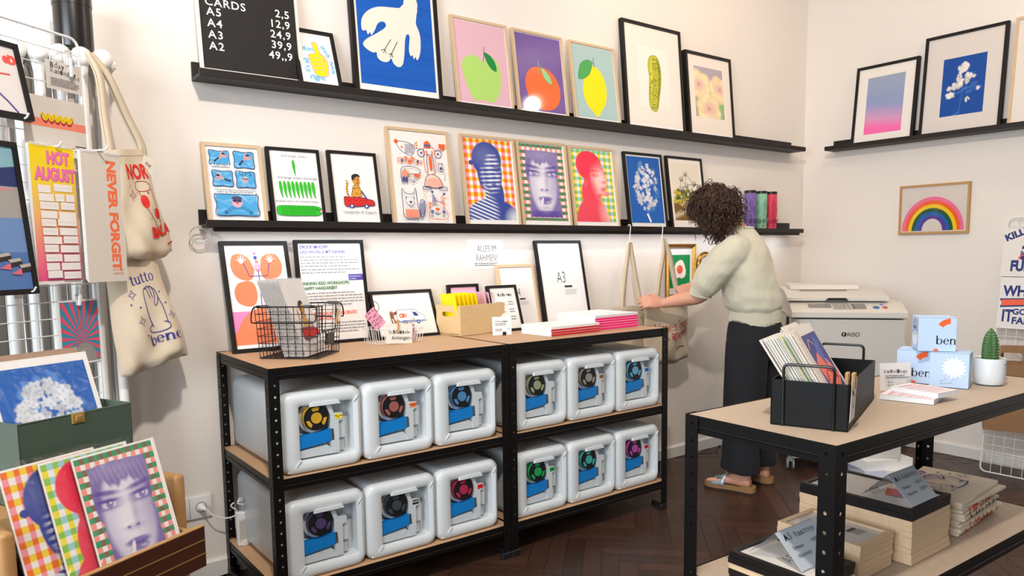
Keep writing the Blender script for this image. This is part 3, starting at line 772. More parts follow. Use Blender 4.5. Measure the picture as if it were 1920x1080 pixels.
def art_flowers(a):
    a.rect(0, 0, 1, 1, '#efe4d8')
    def fn(U, V):
        C = np.ones(U.shape + (3,)) * np.array(lin('#b3a8b6')) * (1 - 0.25 * V[..., None])
        C = mixc(C, lin('#8fc07a'), sell(U, V, 0.55, 0.75, 0.55, 0.45, 0.4, 0, 1.35))
        C = mixc(C, lin('#cfe0b8'), 0.7 * sell(U, V, 0.6, 0.5, 0.15, 0.3, 0.6, 30, 1.35))
        for i, (x, y, r) in enumerate(((0.14, 0.36, 0.36), (0.88, 0.40, 0.34), (0.46, 0.82, 0.38))):
            C = g_bloom(U, V, C, x, y, r, lin('#f6e2b4'), lin('#d27f9c'), 1.35, i)
            C = mixc(C, lin('#f2c6c0'), 0.5 * sell(U, V, x, y, r * .5, r * .4, 0.7, 0, 1.35))
        return C
    a.grid(fn, 70, 95, 0.14, 0.14, 0.82, 0.80)
def art_swim(a):
    a.rect(0, 0, 1, 1, '#f0eef0')
    B, D = '#4aa3d8', '#24355e'
    def pool(u0, v0, u1, v1, seed):
        rnd = random.Random(seed)
        def fn(U, V):
            C = np.ones(U.shape + (3,)) * np.array(lin(B))
            for i in range(16):
                C = mixc(C, lin('#a4d3ee'), 0.5 * sell(U, V, rnd.random(), rnd.random(), rnd.uniform(.04, .2), rnd.uniform(.02, .05), 0.8, rnd.uniform(-60, 60), 1))
            return C
        a.grid(fn, 24, 20, u0, v0, u1, v1)
        a.curve([(u0, v0 - .005), ((u0 + u1) / 2, v0 + .005), (u1, v0), (u1 + .005, (v0 + v1) / 2), (u1, v1 + .004), ((u0 + u1) / 2, v1 - .003), (u0 - .003, v1), (u0 + .004, (v0 + v1) / 2)], 0.014, D, True)
    def swimmer(u, v, s, rot):
        c, q = math.cos(R(rot)), math.sin(R(rot))
        T = lambda x, y: (u + (x * c - y * q) * s, v + (x * q + y * c) * s * .75)
        a.line([T(-1, .3), T(-.5, .1), T(0, 0)], 0.035 * s / .12, '#33415f'); a.line([T(0, 0), T(.5, -.1)], 0.04 * s / .12, '#e8b0a8')
        a.line([T(.3, 0), T(.8, .3), T(1.2, .1)], 0.02 * s / .12, '#e8b0a8'); a.line([T(.2, -.1), T(.4, -.6), T(.9, -.7)], 0.018 * s / .12, '#e8b0a8')
        p = T(.75, -.2); a.ell(p[0], p[1], 0.035 * s / .12, None, '#e8a8a8', 12); a.ell(p[0], p[1] - .012, 0.035 * s / .12, 0.02 * s / .12, '#3a2c38', 12)
    pool(0.07, 0.06, 0.43, 0.255, 1); swimmer(0.26, 0.15, 0.12, -20)
    a.rect(0.09, 0.247, 0.43, 0.288, '#f0eef0'); a.line([(0.09, 0.247), (0.43, 0.247), (0.43, 0.288), (0.09, 0.288)], 0.008, D, True); a.text('swim', 0.13, 0.278, 0.09, D, 0.0, spacing=1.3); a.line([(0.34, 0.268), (0.4, 0.268)], .008, D)
    pool(0.53, 0.06, 0.90, 0.285, 2); swimmer(0.72, 0.17, 0.13, -28)
    pool(0.09, 0.345, 0.45, 0.555, 3); swimmer(0.28, 0.45, 0.13, 215)
    pool(0.53, 0.345, 0.88, 0.565, 4); a.text('UPS', 0.59, 0.40, 0.12, D, 0.0, spacing=1.3)
    a.line([(0.6, 0.54), (0.7, 0.50), (0.8, 0.54)], 0.03, '#7cb4d8'); a.ell(0.70, 0.455, 0.055, 0.062, '#e9b0b4', 18); a.ell(0.675, 0.448, 0.022, 0.015, D, 10); a.ell(0.725, 0.448, 0.022, 0.015, D, 10); a.ell(0.70, 0.468, 0.014, 0.014, '#e0383c', 8)
    pool(0.10, 0.665, 0.88, 0.965, 5)
    a.line([(0.25, 0.93), (0.4, 0.86), (0.6, 0.86), (0.75, 0.93)], 0.08, '#3f8ec4'); a.ell(0.49, 0.775, 0.105, 0.12, '#dcaebc', 24); a.ell(0.49, 0.73, 0.10, 0.05, '#4d4a6c', 20); a.ell(0.445, 0.765, 0.045, 0.025, D, 12); a.ell(0.535, 0.765, 0.045, 0.025, D, 12); a.ell(0.49, 0.79, 0.025, 0.022, '#e8303c', 10)
    a.rect(0.09, 0.615, 0.86, 0.672, '#f0eef0'); a.line([(0.09, 0.612), (0.87, 0.617), (0.865, 0.672), (0.092, 0.672)], 0.009, D, True)
    a.text('verschwommen', 0.47, 0.66, 0.095, D, 0.0, align='c', spacing=1.15)
def art_snakes(a):
    G, D = '#2fbf2a', '#2a2f6a'
    a.text('Schlange stehn', 0.25, 0.085, 0.075, D, 0.0, spacing=1.2)
    def snake(u, v, l, w):
        a.curve([(u, v), (u - w, v + .02), (u - w * .9, v + l * .5), (u + w * .2, v + l * .9), (u + w * .9, v + l), (u + w * .8, v + l * .75), (u + w * 1.1, v + l * .35), (u + w * .6, v + .02)], 0.006, '#1d9a20', True, fill=G)
    snake(0.49, 0.13, 0.22, 0.026)
    a.text('Schlange stehn Schlange', 0.13, 0.405, 0.07, D, 0.0, spacing=1.2)
    for i in range(9): snake(0.17 + 0.0855 * i, 0.445, 0.24, 0.028)
    a.text('Schlangen stehn in der Schlange Schlange', 0.02, 0.745, 0.05, D, 0.0, spacing=1.08)
    a.curve([(0.03, 0.88), (0.05, 0.815), (0.2, 0.80), (0.5, 0.80), (0.8, 0.80), (0.9, 0.81), (0.975, 0.835), (0.90, 0.875), (0.97, 0.90), (0.90, 0.935), (0.8, 0.94), (0.5, 0.945), (0.2, 0.945), (0.06, 0.93)], 0.007, '#177a1c', True, fill=G)
    for i in range(16): a.line([(0.13 + 0.046 * i, 0.81), (0.14 + 0.046 * i, 0.935)], 0.007, '#146e18')
    a.ell(0.87, 0.845, 0.014, None, '#143a14', 10); a.line([(0.93, 0.875), (1.0, 0.868)], 0.012, '#e0405a')
def art_leopard(a):
    T, N_, Rd = '#e3a03c', '#2a2430', '#cf2b22'
    a.curve([(0.36, 0.66), (0.30, 0.58), (0.30, 0.50), (0.34, 0.44), (0.31, 0.40)], 0.04, T)
    a.curve([(0.40, 0.66), (0.42, 0.55), (0.47, 0.47), (0.58, 0.46), (0.63, 0.56), (0.60, 0.67)], 0.008, N_, True, fill=T)
    rnd = random.Random(5)
    for i in range(26): a.ell(rnd.uniform(0.42, 0.60), rnd.uniform(0.48, 0.65), 0.011, 0.008, N_, 7, k=8)
    for i in range(5): a.line([(0.29 + .01 * (i % 2), 0.44 + .04 * i), (0.33, 0.45 + .04 * i)], 0.014, N_)
    a.k = 20
    a.ell(0.53, 0.395, 0.085, 0.105, '#d9953a', 24); a.curve([(0.44, 0.40), (0.43, 0.33), (0.50, 0.295), (0.59, 0.30), (0.62, 0.34), (0.55, 0.335), (0.48, 0.37)], 0, N_, True, fill='#26242c')
    for u in (0.50, 0.57): a.ell(u, 0.385, 0.016, 0.009, N_, 8); a.line([(u - .02, 0.367), (u + .02, 0.365)], .009, N_)
    a.ell(0.56, 0.41, 0.014, None, '#d8382c', 8); a.line([(0.52, 0.437), (0.575, 0.434)], 0.011, N_)
    a.curve([(0.20, 0.685), (0.23, 0.645), (0.40, 0.655), (0.62, 0.655), (0.72, 0.67), (0.86, 0.69), (0.90, 0.73), (0.88, 0.77), (0.70, 0.775), (0.50, 0.79), (0.30, 0.795), (0.21, 0.775)], 0.012, '#23306a', True, fill=Rd)
    a.line([(0.72, 0.67), (0.62, 0.555)], 0.03, '#3a3f86')
    for u in (0.36, 0.70): a.ell(u, 0.785, 0.05, 0.046, '#2b3a86', 18); a.ell(u, 0.785, 0.028, 0.026, '#d9dcef', 14)
    for i in range(4): a.line([(0.30 + .12 * i, 0.70), (0.36 + .12 * i, 0.70)], 0.005, '#8c1a18')
    a.text('Leopardo di Caprio', 0.53, 0.895, 0.082, '#2f3170', 0.0, align='c', spacing=1.15)
def art_animals(a):
    a.rect(0, 0, 1, 1, '#f0ebe4')
    O_, N_ = '#f2642c', '#4a4c86'; lw = 0.010
    def ln(p, c=N_, w=lw, cl=False): a.curve(p, w, c, cl)
    # bird with striped jumper
    ln([(0.12, 0.13), (0.17, 0.12), (0.33, 0.13), (0.41, 0.17), (0.42, 0.22), (0.36, 0.27), (0.25, 0.25), (0.16, 0.20)], N_, lw, True); a.ell(0.12, 0.125, 0.035, None, O_); a.ell(0.21, 0.185, 0.022, None, '#f59a78')
    for i in range(9): a.line([(0.27 + .016 * i, 0.145), (0.26 + .016 * i, 0.25)], 0.006, N_)
    for k in range(3): a.line([(0.41, 0.155 + .02 * k), (0.46, 0.125 + .03 * k)], 0.007, O_); a.ell(0.465, 0.122 + .03 * k, 0.012, None, O_, 8)
    # cat with a cap
    a.curve([(0.60, 0.17), (0.60, 0.115), (0.655, 0.095), (0.70, 0.12), (0.70, 0.17)], 0, O_, True, fill=O_); a.rect(0.59, 0.135, 0.71, 0.165, '#5a5f96')
    for x in (0.53, 0.83): a.ring(x, 0.235, 0.058, 0.068, N_); a.ell(x, 0.235, 0.018, None, N_, 10)
    ln([(0.575, 0.19), (0.57, 0.40), (0.62, 0.48), (0.70, 0.47), (0.765, 0.42), (0.765, 0.19), (0.67, 0.165)], O_, lw, True)
    ln([(0.62, 0.46), (0.62, 0.28), (0.68, 0.25), (0.73, 0.29), (0.735, 0.44)], N_, lw)
    a.curve([(0.655, 0.28), (0.68, 0.27), (0.705, 0.29), (0.705, 0.41), (0.68, 0.43), (0.66, 0.40)], 0, O_, True, fill=O_)
    for x in (0.625, 0.72): a.line([(x, 0.21), (x, 0.25)], 0.02, O_)
    a.curve([(0.56, 0.62), (0.55, 0.56), (0.59, 0.50), (0.67, 0.475), (0.78, 0.50), (0.84, 0.56), (0.84, 0.62)], lw, N_, True, fill='#f6cdbb')
    for i in range(16): a.line([(0.565 + .018 * i, 0.54 - .02 * math.sin(i / 15 * 3.1)), (0.565 + .018 * i, 0.615)], 0.004, O_)
    for x in (0.57, 0.86): ln([(x - .075, 0.635), (x - .06, 0.618), (x + .055, 0.618), (x + .07, 0.637), (x + .05, 0.652), (x - .06, 0.652)], N_, lw, True)
    a.text('\u2665', 0.83, 0.185, 0.11, O_); a.ell(0.87, 0.15, 0.018, None, O_); a.ell(0.90, 0.15, 0.018, None, O_); a.poly([(0.852, 0.155), (0.918, 0.155), (0.885, 0.19)], O_)
    # crocodile face
    ln([(0.13, 0.315), (0.48, 0.33), (0.50, 0.355), (0.47, 0.365), (0.13, 0.355), (0.11, 0.335)], O_, lw, True)
    for x in (0.24, 0.35): a.ell(x, 0.31, 0.03, None, '#f08a6a')
    a.ell(0.30, 0.345, 0.03, 0.022, O_); a.ell(0.17, 0.34, 0.022, None, N_, 10); a.ell(0.44, 0.345, 0.022, None, N_, 10)
    # goose
    ln([(0.14, 0.58), (0.13, 0.50), (0.15, 0.43), (0.24, 0.405), (0.38, 0.41), (0.46, 0.44), (0.47, 0.475)], N_); ln([(0.22, 0.58), (0.23, 0.52), (0.30, 0.49), (0.40, 0.485), (0.47, 0.475)], N_)
    for i in range(8): an = i * 0.2; a.line([(0.235 - .09 * math.cos(an * .9), 0.50 - .06 * math.sin(an * .9)), (0.275 - .045 * math.cos(an * .9), 0.52 - .03 * math.sin(an * .9))], 0.016, '#f59a78')
    a.ell(0.40, 0.49, 0.06, 0.05, O_, 16, a0=0, a1=180)
    for x in (0.165, 0.215): a.ell(x, 0.555, 0.026, 0.045, N_)
    for k in range(5): a.line([(0.33, 0.585), (0.26 + .035 * k, 0.55 - .012 * (k % 2))], 0.006, N_)
    # mouse
    ln([(0.80, 0.44), (0.79, 0.37), (0.86, 0.36), (0.875, 0.43)], N_, 0.008, True); a.ell(0.835, 0.41, 0.025, 0.025, N_)
    for x in (0.80, 0.855): a.ring(x, 0.355, 0.012, 0.018, N_)
    ln([(0.86, 0.445), (0.90, 0.48), (0.88, 0.52), (0.90, 0.55)], N_, 0.006)
    # fox
    ln([(0.13, 0.98), (0.11, 0.80), (0.11, 0.66), (0.17, 0.71), (0.30, 0.71), (0.345, 0.65), (0.36, 0.80), (0.37, 0.98)], N_, lw, True)
    a.poly([(0.14, 0.885), (0.36, 0.885), (0.365, 0.975), (0.145, 0.975)], '#f4a78c')
    for i in range(7): a.line([(0.15, 0.895 + .012 * i), (0.355, 0.893 + .012 * i)], 0.004, O_)
    a.poly([(0.21, 0.795), (0.27, 0.795), (0.24, 0.83)], N_); ln([(0.17, 0.82), (0.24, 0.865), (0.30, 0.82)], N_)
    for x in (0.165, 0.30): a.line([(x, 0.755), (x, 0.775)], 0.016, N_)
    a.curve([(0.40, 0.96), (0.385, 0.85), (0.42, 0.78), (0.475, 0.79), (0.48, 0.87), (0.44, 0.95)], lw, N_, True, fill='#c9c6d4')
    for i in range(6): a.line([(0.395, 0.84 + .022 * i), (0.47, 0.80 + .022 * i)], 0.012, N_)
    # bear with a party hat
    ln([(0.56, 0.985), (0.55, 0.90), (0.58, 0.83), (0.66, 0.79), (0.75, 0.80), (0.83, 0.86), (0.86, 0.98)], O_, lw, True)
    a.poly([(0.61, 0.80), (0.71, 0.80), (0.63, 0.69)], '#8a8cae'); a.ell(0.625, 0.685, 0.022, None, N_, 10)
    for x in (0.57, 0.81): a.ell(x, 0.82, 0.028, None, '#f08a6a', 12)
    for x in (0.595, 0.80): a.ell(x, 0.91, 0.032, None, '#6a6ca6', 14)
    a.ell(0.69, 0.88, 0.038, 0.026, O_); ln([(0.64, 0.925), (0.69, 0.945), (0.74, 0.925)], N_)
    a.ell(0.80, 0.75, 0.04, None, '#f7b49c', 12); a.curve([(0.80, 0.72), (0.83, 0.69), (0.86, 0.71)], 0, N_, True, fill=N_); a.ring(0.49, 0.70, 0.02, 0.028, '#f59a78')

def tones(dark, light, t):
    return np.array(lin(dark)) * (1 - t[..., None]) + np.array(lin(light)) * t[..., None]
def checks(U, V, nu, nv, c00, c10, c01, c11):
    i = np.floor(U * nu).astype(int) % 2; j = np.floor(V * nv).astype(int) % 2
    C = np.zeros(U.shape + (3,))
    for ii, jj, c in ((0, 0, c00), (1, 0, c10), (0, 1, c01), (1, 1, c11)): C[(i == ii) & (j == jj)] = lin(c)
    return C
def pic_blue(U, V):
    """blue-ink portrait lit through a blind, on an orange and pink check"""
    C = checks(U, V, 15, 21, '#f0722c', '#f2d042', '#f49aa8', '#f3eee8')
    E_ = lambda cx, cy, rx, ry, s=.03, r=0: sell(U, V, cx, cy, rx, ry, s, r)
    D = '#3a4a9a'
    body = np.maximum.reduce([E_(0.46, 0.25, 0.31, 0.31), E_(0.50, 0.40, 0.26, 0.42), E_(0.57, 0.70, 0.20, 0.36), E_(0.50, 1.12, 0.66, 0.55, .02), E_(0.13, 0.30, 0.05, 0.04)])
    t = np.zeros_like(U)
    face = E_(0.52, 0.42, 0.20, 0.37, .25)
    bands = np.clip(np.sin((V + 0.05 * U) * 2 * math.pi / 0.052) * 2.2 + 0.4, 0, 1)
    lit = np.maximum(E_(0.60, 0.38, 0.20, 0.42, .25, 8) * (V > 0.17), E_(0.33, 0.50, 0.07, 0.22, .4))
    t = np.maximum(t, 0.85 * bands * lit * face)
    sh = np.maximum(E_(0.30, 0.88, 0.30, 0.34, .2, -20), E_(0.40, 0.72, 0.08, 0.2, .4))
    t = np.maximum(t, 0.85 * np.clip(np.sin((V - 0.25 * (U - .3)) * 2 * math.pi / 0.047) * 2.5 + 0.3, 0, 1) * sh)
    t = np.maximum(t, 0.75 * E_(0.98, 0.99, 0.16, 0.16, .6))
    t = np.maximum(t, 0.10 * E_(0.4, 0.2, 0.2, 0.16, .6))
    # eye, brow, lips stay in shadow ink
    for cx, cy, rx, ry in ((0.66, 0.345, 0.085, 0.018), (0.66, 0.385, 0.05, 0.02), (0.57, 0.56, 0.06, 0.02), (0.60, 0.47, 0.03, 0.02)):
        t = t * (1 - 0.9 * E_(cx, cy, rx, ry, .4))
    T = tones(D, '#eef0f4', t); m = body[..., None]
    return C * (1 - m) + T * m
def pic_violet(U, V):
    """violet-ink face with a fringe and a cigarette, on a green and pink check"""
    C = checks(U, V, 17, 23, '#3c9a6a', '#7f6a52', '#f5978c', '#f3ece8')
    E_ = lambda cx, cy, rx, ry, s=.1, r=0: sell(U, V, cx, cy, rx, ry, s, r)
    sil = np.clip(np.maximum.reduce([E_(0.47, 0.33, 0.37, 0.50, .02), ((U > 0.13) & (U < 0.84 + .02 * np.sin(V * 9)) & (V > 0.085) & (V < 0.42)).astype(float), E_(0.50, 0.58, 0.345, 0.46, .02),
           ((V > 0.66) & (V < 0.955) & (U > 0.17 - .10 * (V - .66)) & (U < 0.83 + .14 * (V - .66))).astype(float)]), 0, 1)
    sil *= ((V > 0.075 + 0.03 * np.abs(U - 0.45)) & (V < 0.955) & (U > 0.10) & (U < 0.90))
    t = 0.16 * np.ones_like(U)                                            # hair, collar = ink
    face = E_(0.49, 0.50, 0.315, 0.555, .10)
    t = t * (1 - face) + face * 0.86
    t -= face * 0.40 * E_(0.86, 0.5, 0.22, 0.5, .6)                         # right cheek falls off
    t -= face * 0.20 * E_(0.15, 0.6, 0.16, 0.5, .6)
    t += 0.10 * E_(0.40, 0.56, 0.12, 0.12, .8)
    # fringe of hair
    hair = np.clip(E_(0.47, 0.10, 0.46, 0.30, .06) + E_(0.75, 0.22, 0.18, 0.22, .15, 30) , 0, 1)
    edge = 0.215 + 0.025 * np.sin(U * 17 + 1) + 0.10 * (U - .5) + 0.012 * np.sin(U * 60)
    hair = np.maximum(hair * np.clip((edge + .05 - V) * 30, 0, 1), np.clip((edge - V) * 40, 0, 1))
    strand = 0.16 + 0.10 * (np.sin((U * 1.4 - V * 0.5) * 70) * 0.5 + 0.5) * np.clip(V * 5, 0, 1) + 0.12 * E_(0.45, 0.13, 0.25, 0.07, .8)
    t = t * (1 - hair) + strand * hair
    # brows, eyes
    for cx, s in ((0.27, 1), (0.695, -1)):
        t = t * (1 - 0.85 * E_(cx, 0.295 + .0, 0.15, 0.028, .5, 8 * s))
        t = t * (1 - 0.62 * E_(cx, 0.375, 0.145, 0.062, .55, 5 * s))
        wht = E_(cx + .005, 0.382, 0.085, 0.042, .2, 4 * s); t = t * (1 - wht) + 0.78 * wht
        iris = E_(cx + .012, 0.378, 0.045, 0.046, .2); t = t * (1 - iris) + 0.22 * iris
        t = t * (1 - 0.9 * E_(cx, 0.354, 0.125, 0.018, .5, 4 * s)); t = t * (1 - 0.5 * E_(cx, 0.412, 0.10, 0.011, .6))
        t = np.maximum(t, 0.95 * E_(cx + .025, 0.372, 0.013, 0.013, .4))
    # nose
    t = t * (1 - 0.30 * E_(0.56, 0.49, 0.035, 0.14, .8, 4)); t = np.maximum(t, 0.93 * E_(0.49, 0.50, 0.04, 0.14, .8) * face)
    t = t * (1 - 0.35 * E_(0.50, 0.60, 0.11, 0.03, .7))
    for cx in (0.435, 0.555): t = t * (1 - 0.75 * E_(cx, 0.590, 0.026, 0.016, .5))
    # mouth and cigarette
    t = t * (1 - 0.78 * np.maximum(E_(0.50, 0.705, 0.155, 0.036, .25), E_(0.51, 0.748, 0.115, 0.05, .3)))
    t = t * (1 - 0.6 * E_(0.51, 0.722, 0.14, 0.016, .4)); t = np.maximum(t, 0.6 * E_(0.56, 0.755, 0.05, 0.016, .6))
    cig = E_(0.425, 0.745, 0.026, 0.075, .2, 18); t = t * (1 - cig) + 0.97 * cig
    t = t * (1 - 0.3 * E_(0.50, 0.83, 0.10, 0.03, .7))
    # jaw and neck
    neck = E_(0.50, 0.93, 0.16, 0.12, .6); t = np.where(V > 0.86, t * (1 - .75 * E_(.5, .93, .4, .12, .4)) , t)
    t = t + 0.03 * np.sin(U * 260) * np.sin(V * 330)
    T = tones('#55369a', '#f1ecf4', np.clip(t, 0, 1)); m = sil[..., None]
    return C * (1 - m) + T * m
def pic_red(U, V):
    """red-ink portrait looking over a shoulder, on a green and yellow check"""
    C = checks(U, V, 15, 21, '#8cc452', '#9fd0d0', '#f0dc3e', '#f3efe8')
    E_ = lambda cx, cy, rx, ry, s=.06, r=0: sell(U, V, cx, cy, rx, ry, s, r)
    sil = np.maximum.reduce([E_(0.42, 0.22, 0.33, 0.29, .02, 12), E_(0.55, 0.40, 0.29, 0.36, .02, -6), E_(0.42, 0.62, 0.24, 0.34, .02), E_(0.42, 1.02, 0.42, 0.52, .02), E_(0.80, 0.60, 0.08, 0.05, .05)])
    t = 0.05 * np.ones_like(U)
    face = E_(0.67, 0.43, 0.19, 0.30, .55, -4); t = np.maximum(t, 0.72 * face)
    t = np.maximum(t, 0.62 * E_(0.92, 0.86, 0.25, 0.30, .7)); t = np.maximum(t, 0.30 * E_(0.30, 0.44, 0.06, 0.10, .7))
    t = t * (1 - .8 * E_(0.40, 0.10, 0.36, 0.22, .5, 14)); t = t * (1 - .8 * E_(0.28, 0.36, 0.12, 0.22, .5))
    for cx, cy, rx, ry, k in ((0.52, 0.285, 0.12, 0.018, .8), (0.80, 0.25, 0.07, 0.016, .7), (0.55, 0.345, 0.085, 0.035, .75), (0.82, 0.31, 0.05, 0.03, .75), (0.76, 0.44, 0.06, 0.03, .55), (0.75, 0.54, 0.09, 0.045, .7), (0.45, 0.55, 0.12, 0.16, .5), (0.66, 0.64, 0.14, 0.05, .6)):
        t = t * (1 - k * E_(cx, cy, rx, ry, .5))
    t = np.maximum(t, 0.9 * E_(0.57, 0.343, 0.014, 0.014, .4)); t = np.maximum(t, 0.8 * E_(0.70, 0.40, 0.035, 0.10, .8, 10))
    T = tones('#ee2f4e', '#fbeeea', np.clip(t, 0, 1)); m = sil[..., None]
    return C * (1 - m) + T * m
def art_pic(fn, n=96, white=0.035):
    def f(a):
        a.rect(0, 0, 1, 1, '#f3efec'); a.grid(fn, n, int(n * 1.414), white * .4, white * .3, 1 - white, 1 - white * .6)
    return f
def pic_blossom(seed, cx, cy, rx, ry, n, asp=1.414, bg='#1f5fb4', pr=0.055):
    def fn(U, V):
        rnd = random.Random(seed)
        C = np.ones(U.shape + (3,)) * np.array(lin(bg)) * (0.9 + 0.2 * V[..., None])
        for i in range(n // 2):
            a = rnd.random() * 6.283; r = math.sqrt(rnd.random()) * 1.08
            x, y = cx + rx * r * math.cos(a), cy + ry * r * math.sin(a)
            C = mixc(C, lin('#5a8fd0'), 0.7 * sell(U, V, x, y, pr * rnd.uniform(.6, 1.3), pr * rnd.uniform(.3, .7), 0.3, rnd.uniform(0, 180), asp))
        for i in range(n):
            a = rnd.random() * 6.283; r = math.sqrt(rnd.random())
            x, y = cx + rx * r * math.cos(a), cy + ry * r * math.sin(a); s = pr * rnd.uniform(.5, 1.0)
            b = rnd.uniform(0.62, 1.0) * (1 - .15 * r)
            for k in range(4):
                an = a * 3 + k * 1.57
                C = mixc(C, [c * b for c in lin('#f3f5fb')], 0.9 * sell(U, V, x + s * .6 * math.cos(an), y + s * .6 * math.sin(an) / asp, s * .6, s * .45, 0.25, math.degrees(an), asp))
            C = mixc(C, lin('#6f9fd8'), 0.7 * sell(U, V, x, y, s * .22, s * .22, .5, 0, asp))
        return C
    return fn
def art_blossom(a):
    a.rect(0, 0, 1, 1, '#efece6'); a.grid(pic_blossom(3, 0.52, 0.46, 0.36, 0.36, 90), 90, 128, 0.03, 0.022, 0.97, 0.98)
    for i in range(4): a.ell(0.5 + .02 * i, 0.86 + .03 * i, 0.03, 0.03, '#eef2fa', 10)
def art_atomium(a):
    a.rect(0, 0, 1, 1, '#efe8dc')
    def fn(U, V):
        C = np.ones(U.shape + (3,)) * np.array(lin('#e6ddcb'))
        rnd = random.Random(8)
        C = mixc(C, lin('#c9b078'), np.clip((V - 0.62) * 40, 0, 1))
        C = mixc(C, lin('#7a5a2c'), np.clip(((V - 0.62) - 0.4 * U) * 30, 0, 1) * (V > .62))
        for i in range(60): C = mixc(C, lin(rnd.choice(['#5f6a2a', '#4a5424', '#87893a', '#c9b53a'])), sell(U, V, rnd.uniform(0, 1), rnd.uniform(0.48, 0.64) + 0.0, 0.07, 0.05, .3, 0, 1.45))
        for i in range(40): C = mixc(C, lin(rnd.choice(['#d8bf3c', '#6f7a2a', '#b79a3a'])), sell(U, V, rnd.uniform(0, 1), rnd.uniform(0.64, 0.70), 0.05, 0.025, .4, 0, 1.45))
        C = mixc(C, lin('#e6d6ae'), np.clip(1 - np.abs(V - .93 + .25 * U) * 14, 0, 1) * .8)
        return C
    a.grid(fn, 60, 84, 0.08, 0.06, 0.92, 0.93)
    pts = [(0.50, 0.22), (0.36, 0.30), (0.74, 0.36), (0.50, 0.40), (0.30, 0.46), (0.62, 0.50), (0.34, 0.45), (0.52, 0.54)]
    for i, j in ((0, 1), (0, 2), (0, 3), (1, 3), (1, 4), (2, 3), (2, 5), (3, 4), (3, 5), (3, 7), (4, 7), (5, 7)): a.line([pts[i], pts[j]], 0.012, '#9a9284')
    for u, v in pts: a.ell(u, v, 0.05, None, '#8f8878', 18); a.ell(u - .01, v - .01, 0.032, None, '#cfc8b8', 14)
def art_gradient(a):
    a.rect(0, 0, 1, 1, '#eee6de')
    def fn(U, V):
        c0, c1, c2, c3 = [np.array(lin(x)) for x in ('#9aa6bc', '#8f9cc4', '#d79ac4', '#f56fae')]
        def seg(t, a, b): t = np.clip(t, 0, 1)[..., None]; return a * (1 - t) + b * t
        W = V + 0.06 * (0.5 - U)
        C = seg(W / .5, c0, c1); C = np.where(W[..., None] > .5, seg((W - .5) / .25, c1, c2), C); C = np.where(W[..., None] > .75, seg((W - .75) / .15, c2, c3), C)
        return C
    a.grid(fn, 12, 40, 0.17, 0.13, 0.83, 0.90)
def art_blueroses(a):
    a.rect(0, 0, 1, 1, '#dcd3cc')
    def fn(U, V):
        C = np.ones(U.shape + (3,)) * np.array(lin('#12499c'))
        for x0, y0, x1, y1 in ((0.5, 0.55, 0.45, 0.95), (0.45, 0.95, 0.3, 1.0), (0.5, 0.6, 0.75, 0.3), (0.5, 0.55, 0.8, 0.55), (0.45, 0.6, 0.25, 0.65)):
            for t in np.linspace(0, 1, 14): C = mixc(C, lin('#3f74b8'), .7 * sell(U, V, x0 + (x1 - x0) * t, y0 + (y1 - y0) * t, .018, .018, .4, 0, 1.36))
        for x, y in ((0.55, 0.56), (0.75, 0.5), (0.85, 0.58), (0.65, 0.62)): C = mixc(C, lin('#3a6cb4'), .8 * sell(U, V, x, y, .09, .04, .3, -20, 1.36))
        rnd = random.Random(4)
        for x, y, r in ((0.47, 0.20, 0.15), (0.37, 0.46, 0.15), (0.58, 0.37, 0.13), (0.2, 0.67, 0.12), (0.72, 0.36, 0.06), (0.18, 0.52, 0.06), (0.62, 0.75, 0.06), (0.86, 0.58, 0.05), (0.4, 0.34, 0.06)):
            for i in range(12):
                an = rnd.random() * 6.28; q = r * math.sqrt(rnd.random()) * .8; k_ = rnd.uniform(.6, 1)
                C = mixc(C, [c * k_ for c in lin('#f2ece6')], sell(U, V, x + q * math.cos(an), y + q * math.sin(an) / 1.36, r * .4, r * .28, .25, rnd.uniform(0, 180), 1.36))
        return C
    a.grid(fn, 74, 100, 0.23, 0.235, 0.80, 0.84)
def art_rainbow(a):
    a.rect(0, 0, 1, 1, '#dcd2c8')
    cs = ['#f0719c', '#f2642a', '#f2cc0a', '#21583c', '#1f5fae', '#5b3796']
    r = 0.475
    for i, c in enumerate(cs):
        pts = [(0.49 + (r - i * .053) * math.cos(R(180 - 180 * k / 48)), 0.975 - (r - i * .053) * math.sin(R(180 - 180 * k / 48)) * a.asp * 1.13) for k in range(49)]
        a.poly(pts, c)
    r = r - 6 * .053
    a.poly([(0.49 + r * math.cos(R(180 - 180 * k / 40)), 0.975 - r * math.sin(R(180 - 180 * k / 40)) * a.asp * 1.2) for k in range(41)], '#dcd2c8')
